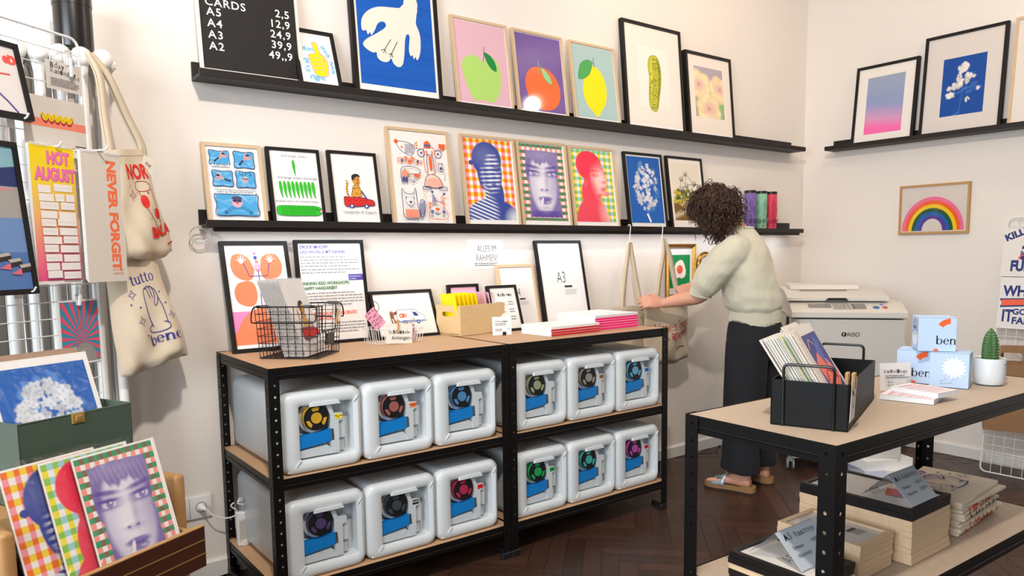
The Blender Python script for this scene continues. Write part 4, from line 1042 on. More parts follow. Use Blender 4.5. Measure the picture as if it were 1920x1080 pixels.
def art_butterfly(a):
    O_, P_, V_ = '#f7855e', '#f48cc0', '#6a4a9c'
    a.curve([(0.36, 0.12), (0.25, 0.085), (0.12, 0.10), (0.07, 0.20), (0.13, 0.30), (0.28, 0.345), (0.40, 0.33), (0.445, 0.26), (0.42, 0.18)], 0, O_, True, fill=O_)
    a.curve([(0.60, 0.12), (0.72, 0.085), (0.86, 0.10), (0.93, 0.20), (0.88, 0.30), (0.72, 0.345), (0.60, 0.33), (0.555, 0.26), (0.57, 0.18)], 0, O_, True, fill=O_)
    a.curve([(0.30, 0.35), (0.14, 0.38), (0.08, 0.47), (0.13, 0.56), (0.3, 0.60), (0.42, 0.56), (0.45, 0.45), (0.40, 0.37)], 0, O_, True, fill=O_)
    a.curve([(0.70, 0.35), (0.86, 0.38), (0.92, 0.47), (0.87, 0.56), (0.7, 0.60), (0.58, 0.56), (0.55, 0.45), (0.60, 0.37)], 0, O_, True, fill=O_)
    a.rect(0.0, 0.645, 1, 0.97, P_); a.curve([(0.0, 0.97), (0.08, 0.80), (0.25, 0.67), (0.5, 0.62), (0.78, 0.68), (0.95, 0.82), (1.0, 0.97)], 0, O_, True, fill=O_); a.rect(0, 0.965, 1, 1, '#f3f0ee')
    a.line([(0.28, 0.17), (0.36, 0.305), (0.66, 0.305), (0.71, 0.18)], 0.014, V_); a.line([(0.51, 0.26), (0.515, 0.32), (0.5, 0.6)], 0.014, V_)
    for u, v, s in ((0.25, 0.16, 1), (0.73, 0.155, -1)):
        a.ell(u, v, 0.04, 0.035, '#fbf6f2', 12)
        for k in range(5): an = R(200 + 35 * k); a.line([(u, v), (u + .08 * math.cos(an), v + .057 * math.sin(an))], 0.016, '#fbf6f2')
    a.ell(0.50, 0.215, 0.058, 0.075, '#f6b2c6', 22); a.ell(0.50, 0.165, 0.03, 0.024, O_, 14); a.ell(0.485, 0.125, 0.03, None, '#3f4f9a', 14); a.ell(0.475, 0.078, 0.028, None, P_, 14)
    for u in (0.48, 0.52): a.ell(u, 0.21, 0.008, 0.005, '#7a3a5a', 8)
    a.curve([(0.48, 0.24), (0.50, 0.25), (0.525, 0.24)], 0.008, '#d0485a')
def art_workshop(a):
    V_, G, O_, K = '#5a4aa8', '#1f7a48', '#f2502e', '#9a9a9e'
    a.text('DRUCK IM KOPF?', 0.03, 0.055, 0.068, V_, 0.02, sx=.85); a.text('LASS IHN RAUS MIT INKIINKI.', 0.03, 0.105, 0.068, V_, 0.02, sx=.82)
    a.lines_of_text(0.03, 0.135, 0.95, 4, 0.031, 0.011, K, 1); a.lines_of_text(0.03, 0.265, 0.95, 2, 0.031, 0.011, K, 2)
    a.rect(0.76, 0.325, 1.0, 0.388, V_); a.text("Don't think twice,", 0.775, 0.352, 0.026, '#f2f0f4', 0.02); a.text("it's alright!", 0.775, 0.377, 0.026, '#f2f0f4', 0.02)
    a.text('INKIINKI RISO WORKSHOPS:', 0.03, 0.425, 0.068, G, 0.02, sx=.84); a.text('HAPPY HANDARBEIT', 0.03, 0.475, 0.068, G, 0.02, sx=.84)
    a.lines_of_text(0.03, 0.505, 0.97, 5, 0.031, 0.011, K, 3)
    a.text('WAS IST DAS: KUNST ODER DRUCK?', 0.03, 0.735, 0.068, O_, 0.02, sx=.72); a.text('BEIDES! EIN KOPIERER', 0.03, 0.785, 0.068, O_, 0.02, sx=.8)
    a.lines_of_text(0.03, 0.815, 0.97, 4, 0.031, 0.011, K, 4)
def art_van(a):
    B = '#2b4a9a'
    a.curve([(0.36, 0.42), (0.42, 0.395), (0.62, 0.39), (0.68, 0.40), (0.72, 0.47), (0.82, 0.56), (0.83, 0.65), (0.82, 0.69), (0.36, 0.69), (0.35, 0.60)], 0.006, B, True, fill='#f2f2f4')
    a.poly([(0.36, 0.645), (0.825, 0.655), (0.82, 0.69), (0.36, 0.69)], '#8fa0cf'); a.poly([(0.63, 0.45), (0.69, 0.47), (0.73, 0.56), (0.645, 0.55)], '#2b3f7a'); a.line([(0.61, 0.41), (0.62, 0.64)], 0.004, B)
    for u in (0.48, 0.70): a.ell(u, 0.70, 0.03, None, B, 16); a.ell(u, 0.70, 0.014, None, '#dfe2ee', 12)
    for i, c in enumerate('OBI'): a.text(c, 0.385 + .055 * i, 0.575, 0.085, '#ef6a28', 0.03)
    a.curve([(0.235, 0.44), (0.28, 0.44), (0.29, 0.60), (0.32, 0.74), (0.26, 0.76), (0.24, 0.62)], 0.004, '#6a3a22', True, fill='#9a5a34'); a.poly([(0.29, 0.46), (0.36, 0.42), (0.35, 0.49), (0.30, 0.51)], '#8a4f30')
    a.ell(0.255, 0.42, 0.014, 0.018, '#e8b8a0', 10); a.poly([(0.245, 0.60), (0.275, 0.60), (0.285, 0.73), (0.265, 0.73)], '#e9d8c8'); a.text('inkiinki', 0.66, 0.88, 0.03, '#8a8a8a')
def art_pinkcard(a):
    a.rect(0, 0, 1, 1, '#f2bcd2'); a.line([(0.55, 0.3), (0.58, 0.16), (0.64, 0.26), (0.70, 0.14), (0.76, 0.26), (0.82, 0.18), (0.82, 0.3)], 0.03, '#f2c81e'); a.line([(0.88, .35), (0.98, .3)], .02, '#e060a0')
def ransom(a, txt, u, v, size, rot=0, seed=1, sx=1.0):
    """heading in mixed cut-out letters"""
    rnd = random.Random(seed); x = u; c, q = math.cos(R(rot)), math.sin(R(rot))
    for ch in txt:
        s = size * rnd.choice((0.9, 1.0, 1.12)); b = rnd.choice((0.0, 0.02, 0.045)); col = rnd.choice(('#141414', '#141414', '#3a3a3a', '#8a8a8a'))
        vs, fs = text_geo(ch, b); wd = (max(p[0] for p in vs) if vs else .35) * s * sx
        a.text(ch, u + (x - u) * c, v + (x - u) * q * a.asp, s, col, b, rot, sx=sx); x += wd + size * 0.10
def art_prices(a):
    a.rect(0, 0, 1, 1, '#efeeea'); ransom(a, 'Rahmen', 0.3, 0.2, 0.14, 0, 3)
    for i, v in enumerate((0.34, 0.40, 0.52, 0.58, 0.70, 0.76)):
        a.rect(0.15, v, 0.15 + (.35 if i % 2 else .25), v + .012, '#8f8f8c'); a.rect(0.64, v, 0.84, v + .014, '#77777a')
def art_size(txt):
    def f(a):
        a.rect(0, 0, 1, 1, '#edebea'); a.text(txt, 0.36, 0.51, 0.30, '#2a2a2c', -0.012, sx=0.62)
        a.rect(0.52, 0.545, 0.70, 0.572, '#3a3a3c'); a.lines_of_text(0.52, 0.60, 0.80, 4, 0.018, 0.006, '#9a9a9a', 5)
    return f
def art_egg(a):
    a.rect(0, 0, 1, 1, '#f0eef0'); a.rect(0.03, 0.15, 0.90, 0.87, '#119050')
    a.curve([(0.45, 0.27), (0.30, 0.33), (0.22, 0.46), (0.20, 0.60), (0.32, 0.66), (0.44, 0.64), (0.56, 0.665), (0.70, 0.61), (0.72, 0.49), (0.66, 0.36), (0.57, 0.275)], 0.01, '#e8b060', True, fill='#f6f2ee')
    a.ell(0.465, 0.47, 0.125, 0.125, '#f2663a', 26); a.ell(0.42, 0.43, 0.03, 0.02, '#f9b090', 10, -40)
# ------------------------------------------------------------------ framed prints
def bars(b, w_, h, bd, th, prof=0.0):
    y0, y1 = 0, th
    o = [(0, 0), (w_, 0), (w_, h), (0, h)]; i = [(bd, bd), (w_ - bd, bd), (w_ - bd, h - bd), (bd, h - bd)]
    vs = [(x, y0, z) for x, z in o] + [(x, y0, z) for x, z in i] + [(x, y1, z) for x, z in o] + [(x, y1, z) for x, z in i]
    fs = []
    for k in range(4):
        n = (k + 1) % 4
        fs += [(k, n, 4 + n, 4 + k), (8 + k, 12 + k, 12 + n, 8 + n), (k, 8 + k, 8 + n, n), (4 + k, 4 + n, 12 + n, 12 + k)]
    b.add(vs, fs); return b
def framed(label, w_, h, art, loc, lean=0, rz=0, bd=0.014, th=0.018, m=None, group=None, name='framed_print', cat='picture', glass=False, paper='#f2efeb', vs=1.0):
    t = thing(name, label, cat, loc, (R(-lean), 0, rz), group)
    bars(MB(), w_, h, bd, th).build('frame', m or M_BLACKWOOD, t, smooth=0)
    a = Art(w_ - 2 * bd, h - 2 * bd, paper)
    a.vs = vs; art(a); a.build('print', t, loc=(bd, 0.0065, bd))
    MB().box(bd * .5, w_ - bd * .5, th - 0.004, th - 0.001, bd * .5, h - bd * .5).build('backing', M_BACK, t, smooth=0)
    if glass:
        MB().add([(bd, 0.003, bd), (w_ - bd, 0.003, bd), (w_ - bd, 0.003, h - bd), (bd, 0.003, h - bd)], [(0, 1, 2, 3)]).build('glass_pane', GLASS, t, smooth=0, fix=False)
    return t
def lean_of(h, yb, th=0.018, wall=0.0): return math.degrees(math.asin(min(0.9, (-th - 0.002 - wall - yb) / h)))
ZU, ZL = 1.925 + 0.0125, 1.379 + 0.0125
YB = -0.080
def on_ledge(label, x, w_, h, art, z, **k):
    k.setdefault('th', 0.018); k.setdefault('vs', 0.96); yb = k.pop('yb', YB)
    return framed(label, w_, h, art, (x, yb, z), lean_of(h, yb, k['th'], 0.0), 0, **k)
gU, gL = 'framed prints on the upper ledge', 'framed prints on the lower ledge'
on_ledge('black grooved letter board in a white frame, listing card and paper size prices', -4.055, 0.388, 0.50, art_letterboard, ZU, name='letter_board', cat='sign', m=mat('white_frame', '#e2dcd4', 0.5), bd=0.010, th=0.022)
on_ledge('small black framed print of a yellow thumbs-up hand in blue lettering', -3.690, 0.182, 0.262, art_thumb, ZU, group=gU, bd=0.0155, yb=-0.106, th=0.016)
on_ledge('large black framed print of a white bird swooping on deep blue', -3.440, 0.428, 0.60, art_bird, ZU, group=gU, bd=0.019, th=0.024)
on_ledge('oak framed print of a pale green apple on pink', -2.930, 0.322, 0.43, art_apple, ZU, group=gU, m=M_OAK, bd=0.0125)
on_ledge('oak framed print of an orange fruit on violet', -2.577, 0.322, 0.43, art_orange, ZU, group=gU, m=M_OAK, bd=0.0125, glass=True)
on_ledge('oak framed print of a yellow lemon on grey-blue', -2.208, 0.328, 0.43, art_lemon, ZU, group=gU, m=M_OAK, bd=0.0125)
on_ledge('tall black framed print of a knobbly green pickle on cream', -1.832, 0.482, 0.60, art_pickle, ZU, group=gU, bd=0.018, th=0.024)
on_ledge('black framed print of pale yellow and pink blossoms, end of the upper ledge', -1.312, 0.428, 0.508, art_flowers, ZU, group=gU, bd=0.018, th=0.03)
on_ledge('pale wood framed comic of swimmers in blue water panels', -4.058, 0.226, 0.318, art_swim, ZL, group=gL, m=M_OAK, bd=0.014)
on_ledge('black framed print of rows of green snakes', -3.812, 0.222, 0.318, art_snakes, ZL, group=gL, bd=0.0125)
on_ledge('black framed print of a leopard driving a small red car', -3.554, 0.224, 0.322, art_leopard, ZL, group=gL, bd=0.0125)
on_ledge('oak framed sheet of orange and blue animal drawings', -3.278, 0.320, 0.443, art_animals, ZL, group=gL, m=M_OAK, bd=0.0125)
on_ledge('oak framed blue portrait striped with light on an orange and pink check', -2.891, 0.318, 0.444, art_pic(pic_blue), ZL, group=gL, m=M_OAK, bd=0.0125)
on_ledge('oak framed violet face with a cigarette on a green and pink check', -2.558, 0.323, 0.444, art_pic(pic_violet), ZL, group=gL, m=M_OAK, bd=0.0125)
on_ledge('oak framed red portrait over a bare shoulder on a green and yellow check', -2.214, 0.328, 0.441, art_pic(pic_red), ZL, group=gL, m=M_OAK, bd=0.0125)
on_ledge('black framed print of a dense white blossom cluster on blue, lower ledge', -1.808, 0.312, 0.437, art_blossom, ZL, group=gL, bd=0.0135)
on_ledge('black framed photo print of a steel ball monument above trees, behind the person', -1.458, 0.322, 0.437, art_atomium, ZL, group=gL, bd=0.0135)
# right wall
def on_right(label, y, w_, h, art, **k):
    th = k.setdefault('th', 0.022)
    return framed(label, w_, h, art, (YB, y, 1.9325), lean_of(h, YB, th), -math.pi / 2, **k)
gR = 'framed prints on the right wall ledge'
on_right('black framed print fading from grey-blue to hot pink', -0.379, 0.394, 0.505, art_gradient, group=gR, bd=0.018)
on_right('large black framed print of white roses on dark blue', -0.806, 0.446, 0.595, art_blueroses, group=gR, bd=0.018)
on_right('tall oak framed print cut off at the right edge of the view', -1.285, 0.42, 0.60, lambda a: a.rect(0, 0, 1, 1, '#e6ddd2'), group=gR, bd=0.016, m=M_OAK)
framed('oak framed rainbow print hanging alone on the right wall', 0.409, 0.302, art_rainbow, (-0.020, -0.682, 1.352), 0, -math.pi / 2, bd=0.013, th=0.019, m=mat('honey_oak', '#c69a62', 0.5, col2='#b08450', scale=25, stretch=(6, 6, .8)), glass=True)
# rack top
def on_rack(label, x, w_, h, art, yb, **k):
    th = k.setdefault('th', 0.018); wall = k.pop('wall', 0.0)
    return framed(label, w_, h, art, (x, yb, 0.9005), lean_of(h, yb, th, wall), 0, **k)
gT = 'framed prints standing on the rack tops'
on_rack('black framed print of a coral butterfly figure with raised white hands', -4.010, 0.268, 0.444, art_butterfly, -0.135, group=gT, bd=0.016)
on_rack('black framed workshop text poster with violet, green and red headings', -3.712, 0.308, 0.438, art_workshop, -0.082, group=gT, bd=0.0135)
on_rack('low wide black framed print of a white delivery van', -3.385, 0.318, 0.224, art_van, -0.105, group=gT, bd=0.0135)
on_rack('small black framed pink print standing behind the bamboo crate', -2.975, 0.175, 0.225, art_pinkcard, -0.05, group=gT, bd=0.0135)
on_rack('pale wood frame with an A4 insert sheet', -2.693, 0.234, 0.319, art_size('A4'), -0.088, group=gT, bd=0.0135, m=M_PALEWOOD)
on_rack('small black framed price list leaning in front of the A4 frame', -2.832, 0.174, 0.227, art_prices, -0.205, group=gT, bd=0.0125, wall=0.115)
on_rack('black frame with an A3 insert sheet, tallest on the right rack', -2.447, 0.316, 0.44, art_size('A3'), -0.11, group=gT, bd=0.0135)
# paper on the wall
a = Art(0.216, 0.146, '#f3f2f0', thick=0.0006); a.text('ALLES IM', 0.27, 0.42, 0.22, '#4a4b4d', -0.014, sx=.62); a.text('RAHMEN?', 0.235, 0.72, 0.22, '#4a4b4d', -0.014, sx=.64); a.lines_of_text(0.2, 0.79, 0.82, 2, 0.06, 0.03, '#777777', 2)
tag(a.build('paper_notice', loc=(-2.85, -0.001, 1.191)), 'white paper notice taped to the wall asking about frames', 'notice')
# gilt frames
M_GOLD = mat('gilt', '#b98a3a', 0.32, metal=0.85, col2='#7d5620', scale=60, bump=0.4)
def gilt(b, w_, h, bd):
    prof = [(0, 0.0), (0.0, -0.012), (0.25, -0.022), (0.5, -0.014), (0.7, -0.020), (1.0, -0.008), (1.0, 0.0)]
    rings = []
    for p in prof:
        d = bd * p[0]; rings.append([(d, p[1], d), (w_ - d, p[1], d), (w_ - d, p[1], h - d), (d, p[1], h - d)])
    b.loft(rings, cap=False); return b
t = thing('gilt_frame', 'ornate gilt frame with a fried egg print on green', 'picture', (-1.435, -0.001, 0.985))
gilt(MB(), 0.262, 0.325, 0.024).build('frame', M_GOLD, t, smooth=0)
a = Art(0.214, 0.277); art_egg(a); a.build('print', t, loc=(0.024, -0.006, 0.024))
t = thing('round_gilt_frame', 'small round gilt frame half hidden by the raised sleeve', 'picture', (-1.075, -0.001, 1.185), (R(90), 0, 0))
MB().lathe([(0.075, 0.0), (0.077, 0.010), (0.070, 0.020), (0.062, 0.014), (0.056, 0.018), (0.050, 0.006)], 36, cap=False).build('frame', M_GOLD, t)
a = Art(0.11, 0.11, sheet=False); a.ell(0.5, 0.5, 0.5, None, '#e9e4ee', 32)
rnd = random.Random(9)
for i in range(40): an = rnd.random() * 6.28; r = .42 * math.sqrt(rnd.random()); a.ell(.5 + r * math.cos(an), .5 + r * math.sin(an), 0.03, 0.02, rnd.choice(['#6a5ab0', '#4a4a98', '#8f86c8']), 8, rnd.uniform(0, 180), k=3)
a.build('print', t, loc=(-0.055, -0.055, 0.007), rot=(R(-90), 0, 0))
# three tubes at the end of the lower ledge
def card_tube(label, col, x):
    t = thing('cardboard_tube', label, 'tube', (x, -0.052, ZL), (0, 0, 0), 'cardboard tubes on the lower ledge')
    b = MB(); b.lathe([(0.036, 0.002), (0.036, 0.240)], 28); b.build('body', mat('tube_' + col, col, 0.55, var=0.03), t)
    b = MB(); b.lathe([(0.037, 0.2405), (0.037, 0.256), (0.034, 0.258)], 28); b.build('lid', M_DARK, t)
    def warp(u, v):
        an = R(-190 + 150 * u); return (0.036 * math.cos(an), 0.036 * math.sin(an), 0.02 + 0.19 * (1 - v)), (math.cos(an), math.sin(an), 0)
    a = Art(0.1, 0.19, warp=warp, sheet=False); dk = tuple(c * .45 for c in lin(col)); k = '#2a2a34'
    rnd = random.Random(int(x * 1000))
    for i in range(34):
        u = rnd.uniform(0, .96); v = rnd.uniform(0.02, .6); a.rect(u, v, u + .02, v + rnd.uniform(.03, .25), dk)
    for i in range(22):
        u = rnd.uniform(0, .9); a.rect(u, .68 + rnd.uniform(0, .06), u + .05, .75 + rnd.uniform(0, .1), dk)
    a.ell(.42, .93, .04, None, k, 8); a.ell(.85, .6, .03, None, k, 8)
    a.build('printed_panel', t)
card_tube('violet cardboard tube with a black lid', '#8268b4', -0.685)
card_tube('mint green cardboard tube with a black lid', '#8fc9ad', -0.565)
card_tube('raspberry red cardboard tube with a black lid', '#e0405f', -0.455)
# ------------------------------------------------------------------ radiator, wire grid and what hangs there
M_RAD = mat('radiator_enamel', '#eceae6', 0.3, var=0.01)
t = thing('radiator', 'tall white column radiator behind the wire grid at the left', 'radiator', (-4.372, -0.135, 0.0))
for i in range(14):
    x = -0.030 - i * 0.0595; b = MB()
    for y in (-0.062, 0.0, 0.062):
        b.tube([(x, y, 0.12), (x, y, 1.90)], 0.0155, 12)
    for z in (0.10, 1.915):
        b.tube([(x, -.096, z), (x, -.092, z), (x, -.08, z), (x, .08, z), (x, .092, z), (x, .096, z)], [.012, .024, .0315, .0315, .024, .012], 16)
        for y in (-0.062, 0.0, 0.062): b.tube([(x, y, z + (-.062 if z > 1 else .062)), (x, y, z + (-.03 if z > 1 else .03)), (x, y, z)], [.0158, .021, .027], 12)
    b.build('radiator_section', M_RAD, t, smooth=60)
b = MB()
for z in (0.10, 1.915): b = MB(); b.tube([(-0.004, -0.0, z), (0.008, 0, z), (0.0085, 0, z), (0.014, 0, z)], [0.030, 0.030, 0.022, 0.020], 16); b.tube([(0.013, 0, z), (0.021, 0, z)], 0.012, 6); b.build('end_plug', M_RAD, t)
for x in (-0.7, -0.1): MB().box(x - .03, x + .03, -0.04, 0.04, 0, 0.09).build('foot', M_RAD, t)
for x in (-0.7, -0.1): MB().box(x - .02, x + .02, 0.04, 0.134, 1.78, 1.80).build('wall_bracket', M_RAD, t)

t = thing('lidded_tin', 'black cylindrical tin with a lid standing on the radiator', 'tin', (-4.468, -0.135, 1.948))
b = MB(); b.lathe([(0.049, 0.0), (0.056, 0.006), (0.057, 0.02), (0.057, 0.142)], 36); b.build('body', mat('black_tin', '#15110f', 0.28, metal=0.0, spec=0.6), t)
b = MB(); b.lathe([(0.0585, 0.138), (0.0585, 0.175), (0.055, 0.178)], 36); b.build('lid', mat('black_tin', '#15110f', 0.28), t)

# grid frame of reference: x to the right along the grid, -y towards the room
GA = math.atan2(0.576, 0.817)
GM = Matrix.Translation((-4.476, -0.26, 0)) @ Matrix.Rotation(GA, 4, 'Z')
def gthing(name, label, cat, x, y, z, rx=0, ry=0, rz=0, group=None):
    t = thing(name, label, cat, group=group)
    t.matrix_world = GM @ Matrix.Translation((x, y, z)) @ Euler((rx, ry, rz)).to_matrix().to_4x4()
    return t
t = gthing('wire_grid', 'white wire grid panel standing in front of the radiator, holding hooks and calendars', 'display grid', 0, 0, 0)
b = MB(); W_, z0, z1, r = 0.66, 0.0, 1.953, 0.03
out = []
for cx, cz, a0 in ((-r, z1 - r, 0), (-W_ + r, z1 - r, 90), (-W_ + r, z0 + r, 180), (-r, z0 + r, 270)):
    for k in range(5): an = R(a0 + 22.5 * k); out.append((cx + r * math.cos(an), 0, cz + r * math.sin(an)))
b.tube(out, 0.0042, 8, closed=True); b.build('rim', M_WIREW, t)
b = MB()
for i in range(1, 13): b.tube([(-0.0508 * i, 0.0035, z0), (-0.0508 * i, 0.0035, z1)], 0.0016, 6)
for i in range(1, 38): b.tube([(-W_, 0.0, z1 - 0.051 * i), (0, 0.0, z1 - 0.051 * i)], 0.0016, 6)
b.build('wire_mesh', M_WIREW, t)
def hook(x, z, l, label, up=0.012):
    t = gthing('grid_hook', label, 'hook', x, -0.003, z, group='white hooks on the wire grid')
    b = MB(); b.tube(smooth_pts([(0, 0.004, 0.0), (0, -0.004, 0.004), (0, -l * .5, 0.0), (0, -l + .012, 0.0), (0, -l, up)]), 0.0028, 8); b.build('prong', M_WIREW, t)
    b = MB(); b.box(-0.013, 0.013, -0.0045, -0.002, -0.022, 0.006, bev=0.001); b.build('back_plate', M_WIREW, t)
hook(-0.155, 1.603, 0.075, 'white grid hook holding the yellow and pink August calendar')
hook(-0.045, 1.603, 0.135, 'long white grid hook holding the calendar with orange lettering')
hook(-0.255, 1.668, 0.075, 'white grid hook under the upper cropped picture at the left edge')
hook(-0.275, 1.177, 0.075, 'white grid hook under the lower cropped picture at the left edge')
# two framed pictures cut by the left edge of the view
def gframe(label, xr, w_, h, z, art, group):
    t = gthing('framed_print', label, 'picture', xr - w_, -0.062, z, -math.asin(0.045 / h), group=group)
    bars(MB(), w_, h, 0.0145, 0.018).build('frame', M_BLACKWOOD, t, smooth=0)
    a = Art(w_ - .029, h - .029); art(a); a.build('print', t, loc=(.0145, .0065, .0145))
    MB().box(.007, w_ - .007, .014, .017, .007, h - .007).build('backing', M_BACK, t, smooth=0)
def art_strip(a):
    a.rect(0, 0, 1, 1, '#e3dcda'); a.ell(0.85, 0.20, 0.045, 0.055, '#f25a50', 16); a.ell(0.93, 0.2, 0.07, 0.045, '#f25a50', 16); a.ell(0.925, 0.2, 0.03, None, '#e3dcda', 12)
    a.text('D', 0.88, 0.25, 0.16, '#f25a50', 0.06); a.line([(0.7, 0.43), (0.86, 0.42)], 0.02, '#f25a50'); a.curve([(0.45, 0.45), (0.6, 0.68), (0.75, 0.84), (0.86, 0.98)], 0.022, '#5b479a')
def art_stairs(a):
    a.rect(0, 0, 1, 0.16, '#87b3c0'); a.poly([(0, 0.20), (0.5, 0.19), (1, 0.135), (1, 0.30), (0.5, 0.29), (0, 0.3)], '#2f3a6c'); a.rect(0, 0.28, 1, 0.52, '#a5a09c'); a.poly([(0.4, 0.25), (1, 0.30), (0.6, 0.33), (0.3, 0.32)], '#c98f98')
    a.rect(0, 0.50, 1, 0.75, '#6f8fc0'); a.rect(0, 0.74, 1, 1, '#5578b0')
    for i in range(6):
        u = 0.32 + .11 * i; v = 0.64 + .038 * i
        a.poly([(u, v), (u + .13, v - .012), (u + .15, v + .008), (u + .02, v + .022)], '#b9b2aa'); a.poly([(u + .02, v + .022), (u + .15, v + .008), (u + .15, v + .036), (u + .02, v + .05)], '#33302f'); a.poly([(u - .1, v + .06), (u + .02, v + .022), (u + .02, v + .07)], '#e06a78')
gframe('black framed print cropped at the left edge, violet line and red letter', -0.222, 0.24, 0.222, 1.665, art_strip, None)
gframe('tall black framed print of stairs over blue, cropped at the left edge', -0.250, 0.305, 0.435, 1.170, art_stairs, None)
# small cards on the grid
def gcard(label, x, z, w_, h, art, y=-0.006, lean=0.0, paper='#f0ece8', name='price_card', cat='card', peg=None, rz=0):
    t = gthing(name, label, cat, x, y, z, -lean, rz)
    a = Art(w_, h, paper, thick=0.0008); art(a); a.build('sheet', t)
    return t
def peg_(x, z, label, group, col=None, y=-0.012, s=1.0, ang=0.0):
    t = gthing('clothes_peg', label, 'peg', x, y, z, 0, R(ang), group=group)
    b = MB(); b.box(-0.006 * s, 0.006 * s, -0.009, -0.001, -0.03 * s, 0.03 * s, bev=0.0028); b.build('front_jaw', col or M_WHITEPL, t)
    b = MB(); b.box(-0.006 * s, 0.006 * s, 0.005, 0.011, -0.03 * s, 0.03 * s, bev=0.0025); b.build('rear_jaw', col or M_WHITEPL, t)
    b = MB(); b.tube([(-0.007 * s, -0.006, 0.004), (0.007 * s, -0.006, 0.004), (0.007 * s, 0.008, 0.004), (-0.007 * s, 0.008, 0.004)], 0.0012, 6, closed=True); b.build('spring', M_BOLT, t)
def art_bday(a):
    a.rect(0, 0, 1, 1, '#d9d2cc'); ransom(a, 'Bday', 0.12, 0.24, 0.19, 0, 4); ransom(a, 'Kalender', 0.10, 0.43, 0.17, 0, 6); a.text('25 \u20ac', 0.74, 0.52, 0.11, '#5a5a5a'); a.lines_of_text(0.10, 0.60, 0.92, 4, 0.075, 0.03, '#6a6a6a', 3)
gcard('small price card for birthday calendars, clipped near the top of the grid', -0.127, 1.782, 0.122, 0.086, art_bday)
peg_(-0.047, 1.857, 'white peg holding the birthday calendar price card', 'white pegs on the wire grid')
def art_hotdog(a):
    a.rect(0, 0, 1, 1, '#dcd4cc'); a.rect(0, 0.46, 1, 0.63, '#f28a72')
    for c, o in (('#b23040', 0.05), ('#f2cf12', 0.0)):
        a.curve([(0.29 + .048 * i, 0.42 + o + (0.05 if i % 2 else -0.05)) for i in range(11)], 0.05, c, n=5)
    a.rect(0.80, 0.945, 0.98, 0.965, '#333')
gcard('calendar sheet with a pink band and yellow mustard squiggle', -0.214, 1.612, 0.215, 0.142, art_hotdog, name='calendar_sheet', cat='calendar')
# calendars on the hooks
def coil_bar(t, w_, h, gap=0.05):
    b = MB(); n = int(w_ / 0.0066)
    for i in range(n):
        x = 0.004 + i * 0.0066
        if abs(x - w_ / 2) < gap * .25: continue
        b.tube([(x + .001 * math.cos(k * .9), 0.004 * math.cos(k * 6.283 / 8) - .001, h + 0.004 * math.sin(k * 6.283 / 8) - .001) for k in range(8)], 0.0008, 4, closed=True)
    b.tube([(0.002, 0.0, h + .003), (w_ * .42, 0, h + .003), (w_ * .5, 0, h + .012), (w_ * .58, 0, h + .003), (w_ - .002, 0, h + .003)], 0.0009, 5)
    b.build('wire_binding', M_WIREW, t)
def calendar(label, x, y, z, w_, h, art, rz=0.0):
    t = gthing('wall_calendar', label, 'calendar', x, y, z, 0, 0, rz)
    b = MB()
    for i in range(6): b.box(0.0015 * i, w_ - 0.001 * i, 0.002 + i * .0035, 0.003 + i * .0035, 0.002 * i, h)
    b.build('pages', M_PAPER, t, smooth=0)
    a = Art(w_, h, '#f2eeea', thick=0.0006); art(a); a.build('front_page', t); coil_bar(t, w_, h)
def art_august(a):
    def fn(U, V):
        cs = [np.array(lin(x)) for x in ('#f7d800', '#f5d63a', '#f5bb72', '#f08a86', '#ee5a94')]
        q = V * 4; C = np.zeros(U.shape + (3,))
        for i in range(4): t = np.clip(q - i, 0, 1)[..., None]; C = np.where((q[..., None] >= i), cs[i] * (1 - t) + cs[i + 1] * t, C)
        return C
    a.grid(fn, 3, 40, 0, 0, 1, 0.975)
    for dx, c in ((0.012, '#d04a8a'), (0, '#f277b4')):
        a.text('HOT', 0.36 + dx, 0.125 + dx * .3, 0.33, c, 0.05, sx=.72); a.text('AUGUST', 0.09 + dx, 0.245 + dx * .3, 0.33, c, 0.05, sx=.70)
    y = 0.275; rnd = random.Random(2)
    rows = ([.13, .40, .48, .90], [.13, .46, .49, .70, .73, .93], [.14, .55, .60, .92], [.14, .50, .54, .93], [.14, .46, .50, .93], [.15, .48, .52, .93], [.15, .55, .59, .93], [.15, .46, .50, .93], [.16, .52, .56, .93], [.16, .45, .49, .93], [.17, .50, .53, .93])
    for r_ in rows:
        for i in range(0, len(r_), 2):
            o = rnd.uniform(-.004, .012); a.rect(r_[i], y + o, r_[i + 1], y + 0.053 + o, '#f3eeea')
            if rnd.random() < .4: a.rect(r_[i] + .02, y + .025 + o, r_[i + 1] - .02, y + .027 + o, '#d8cfca')
        y += 0.0625
calendar('yellow to pink wall calendar page headed HOT AUGUST', -0.243, -0.052, 1.194, 0.150, 0.408, art_august)
def art_never(a):
    a.rect(0, 0, 1, 1, '#dcd3c9'); O_ = '#f5764a'
    a.text('NEVER FORGET', 0.63, 0.055, 0.31, O_, 0.05, rot=90, sx=1.06, spacing=1.0); a.text('birthday', 0.62, 0.915, 0.085, '#e0907a'); a.text('calendar', 0.62, 0.945, 0.085, '#e0907a')
    for d in (-.03, .04): a.ell(0.84, 0.578 + d * .4, 0.014, None, '#b8421e', 8)
calendar('pale birthday calendar with NEVER FORGET running down in orange', -0.108, -0.095, 1.195, 0.150, 0.402, art_never)
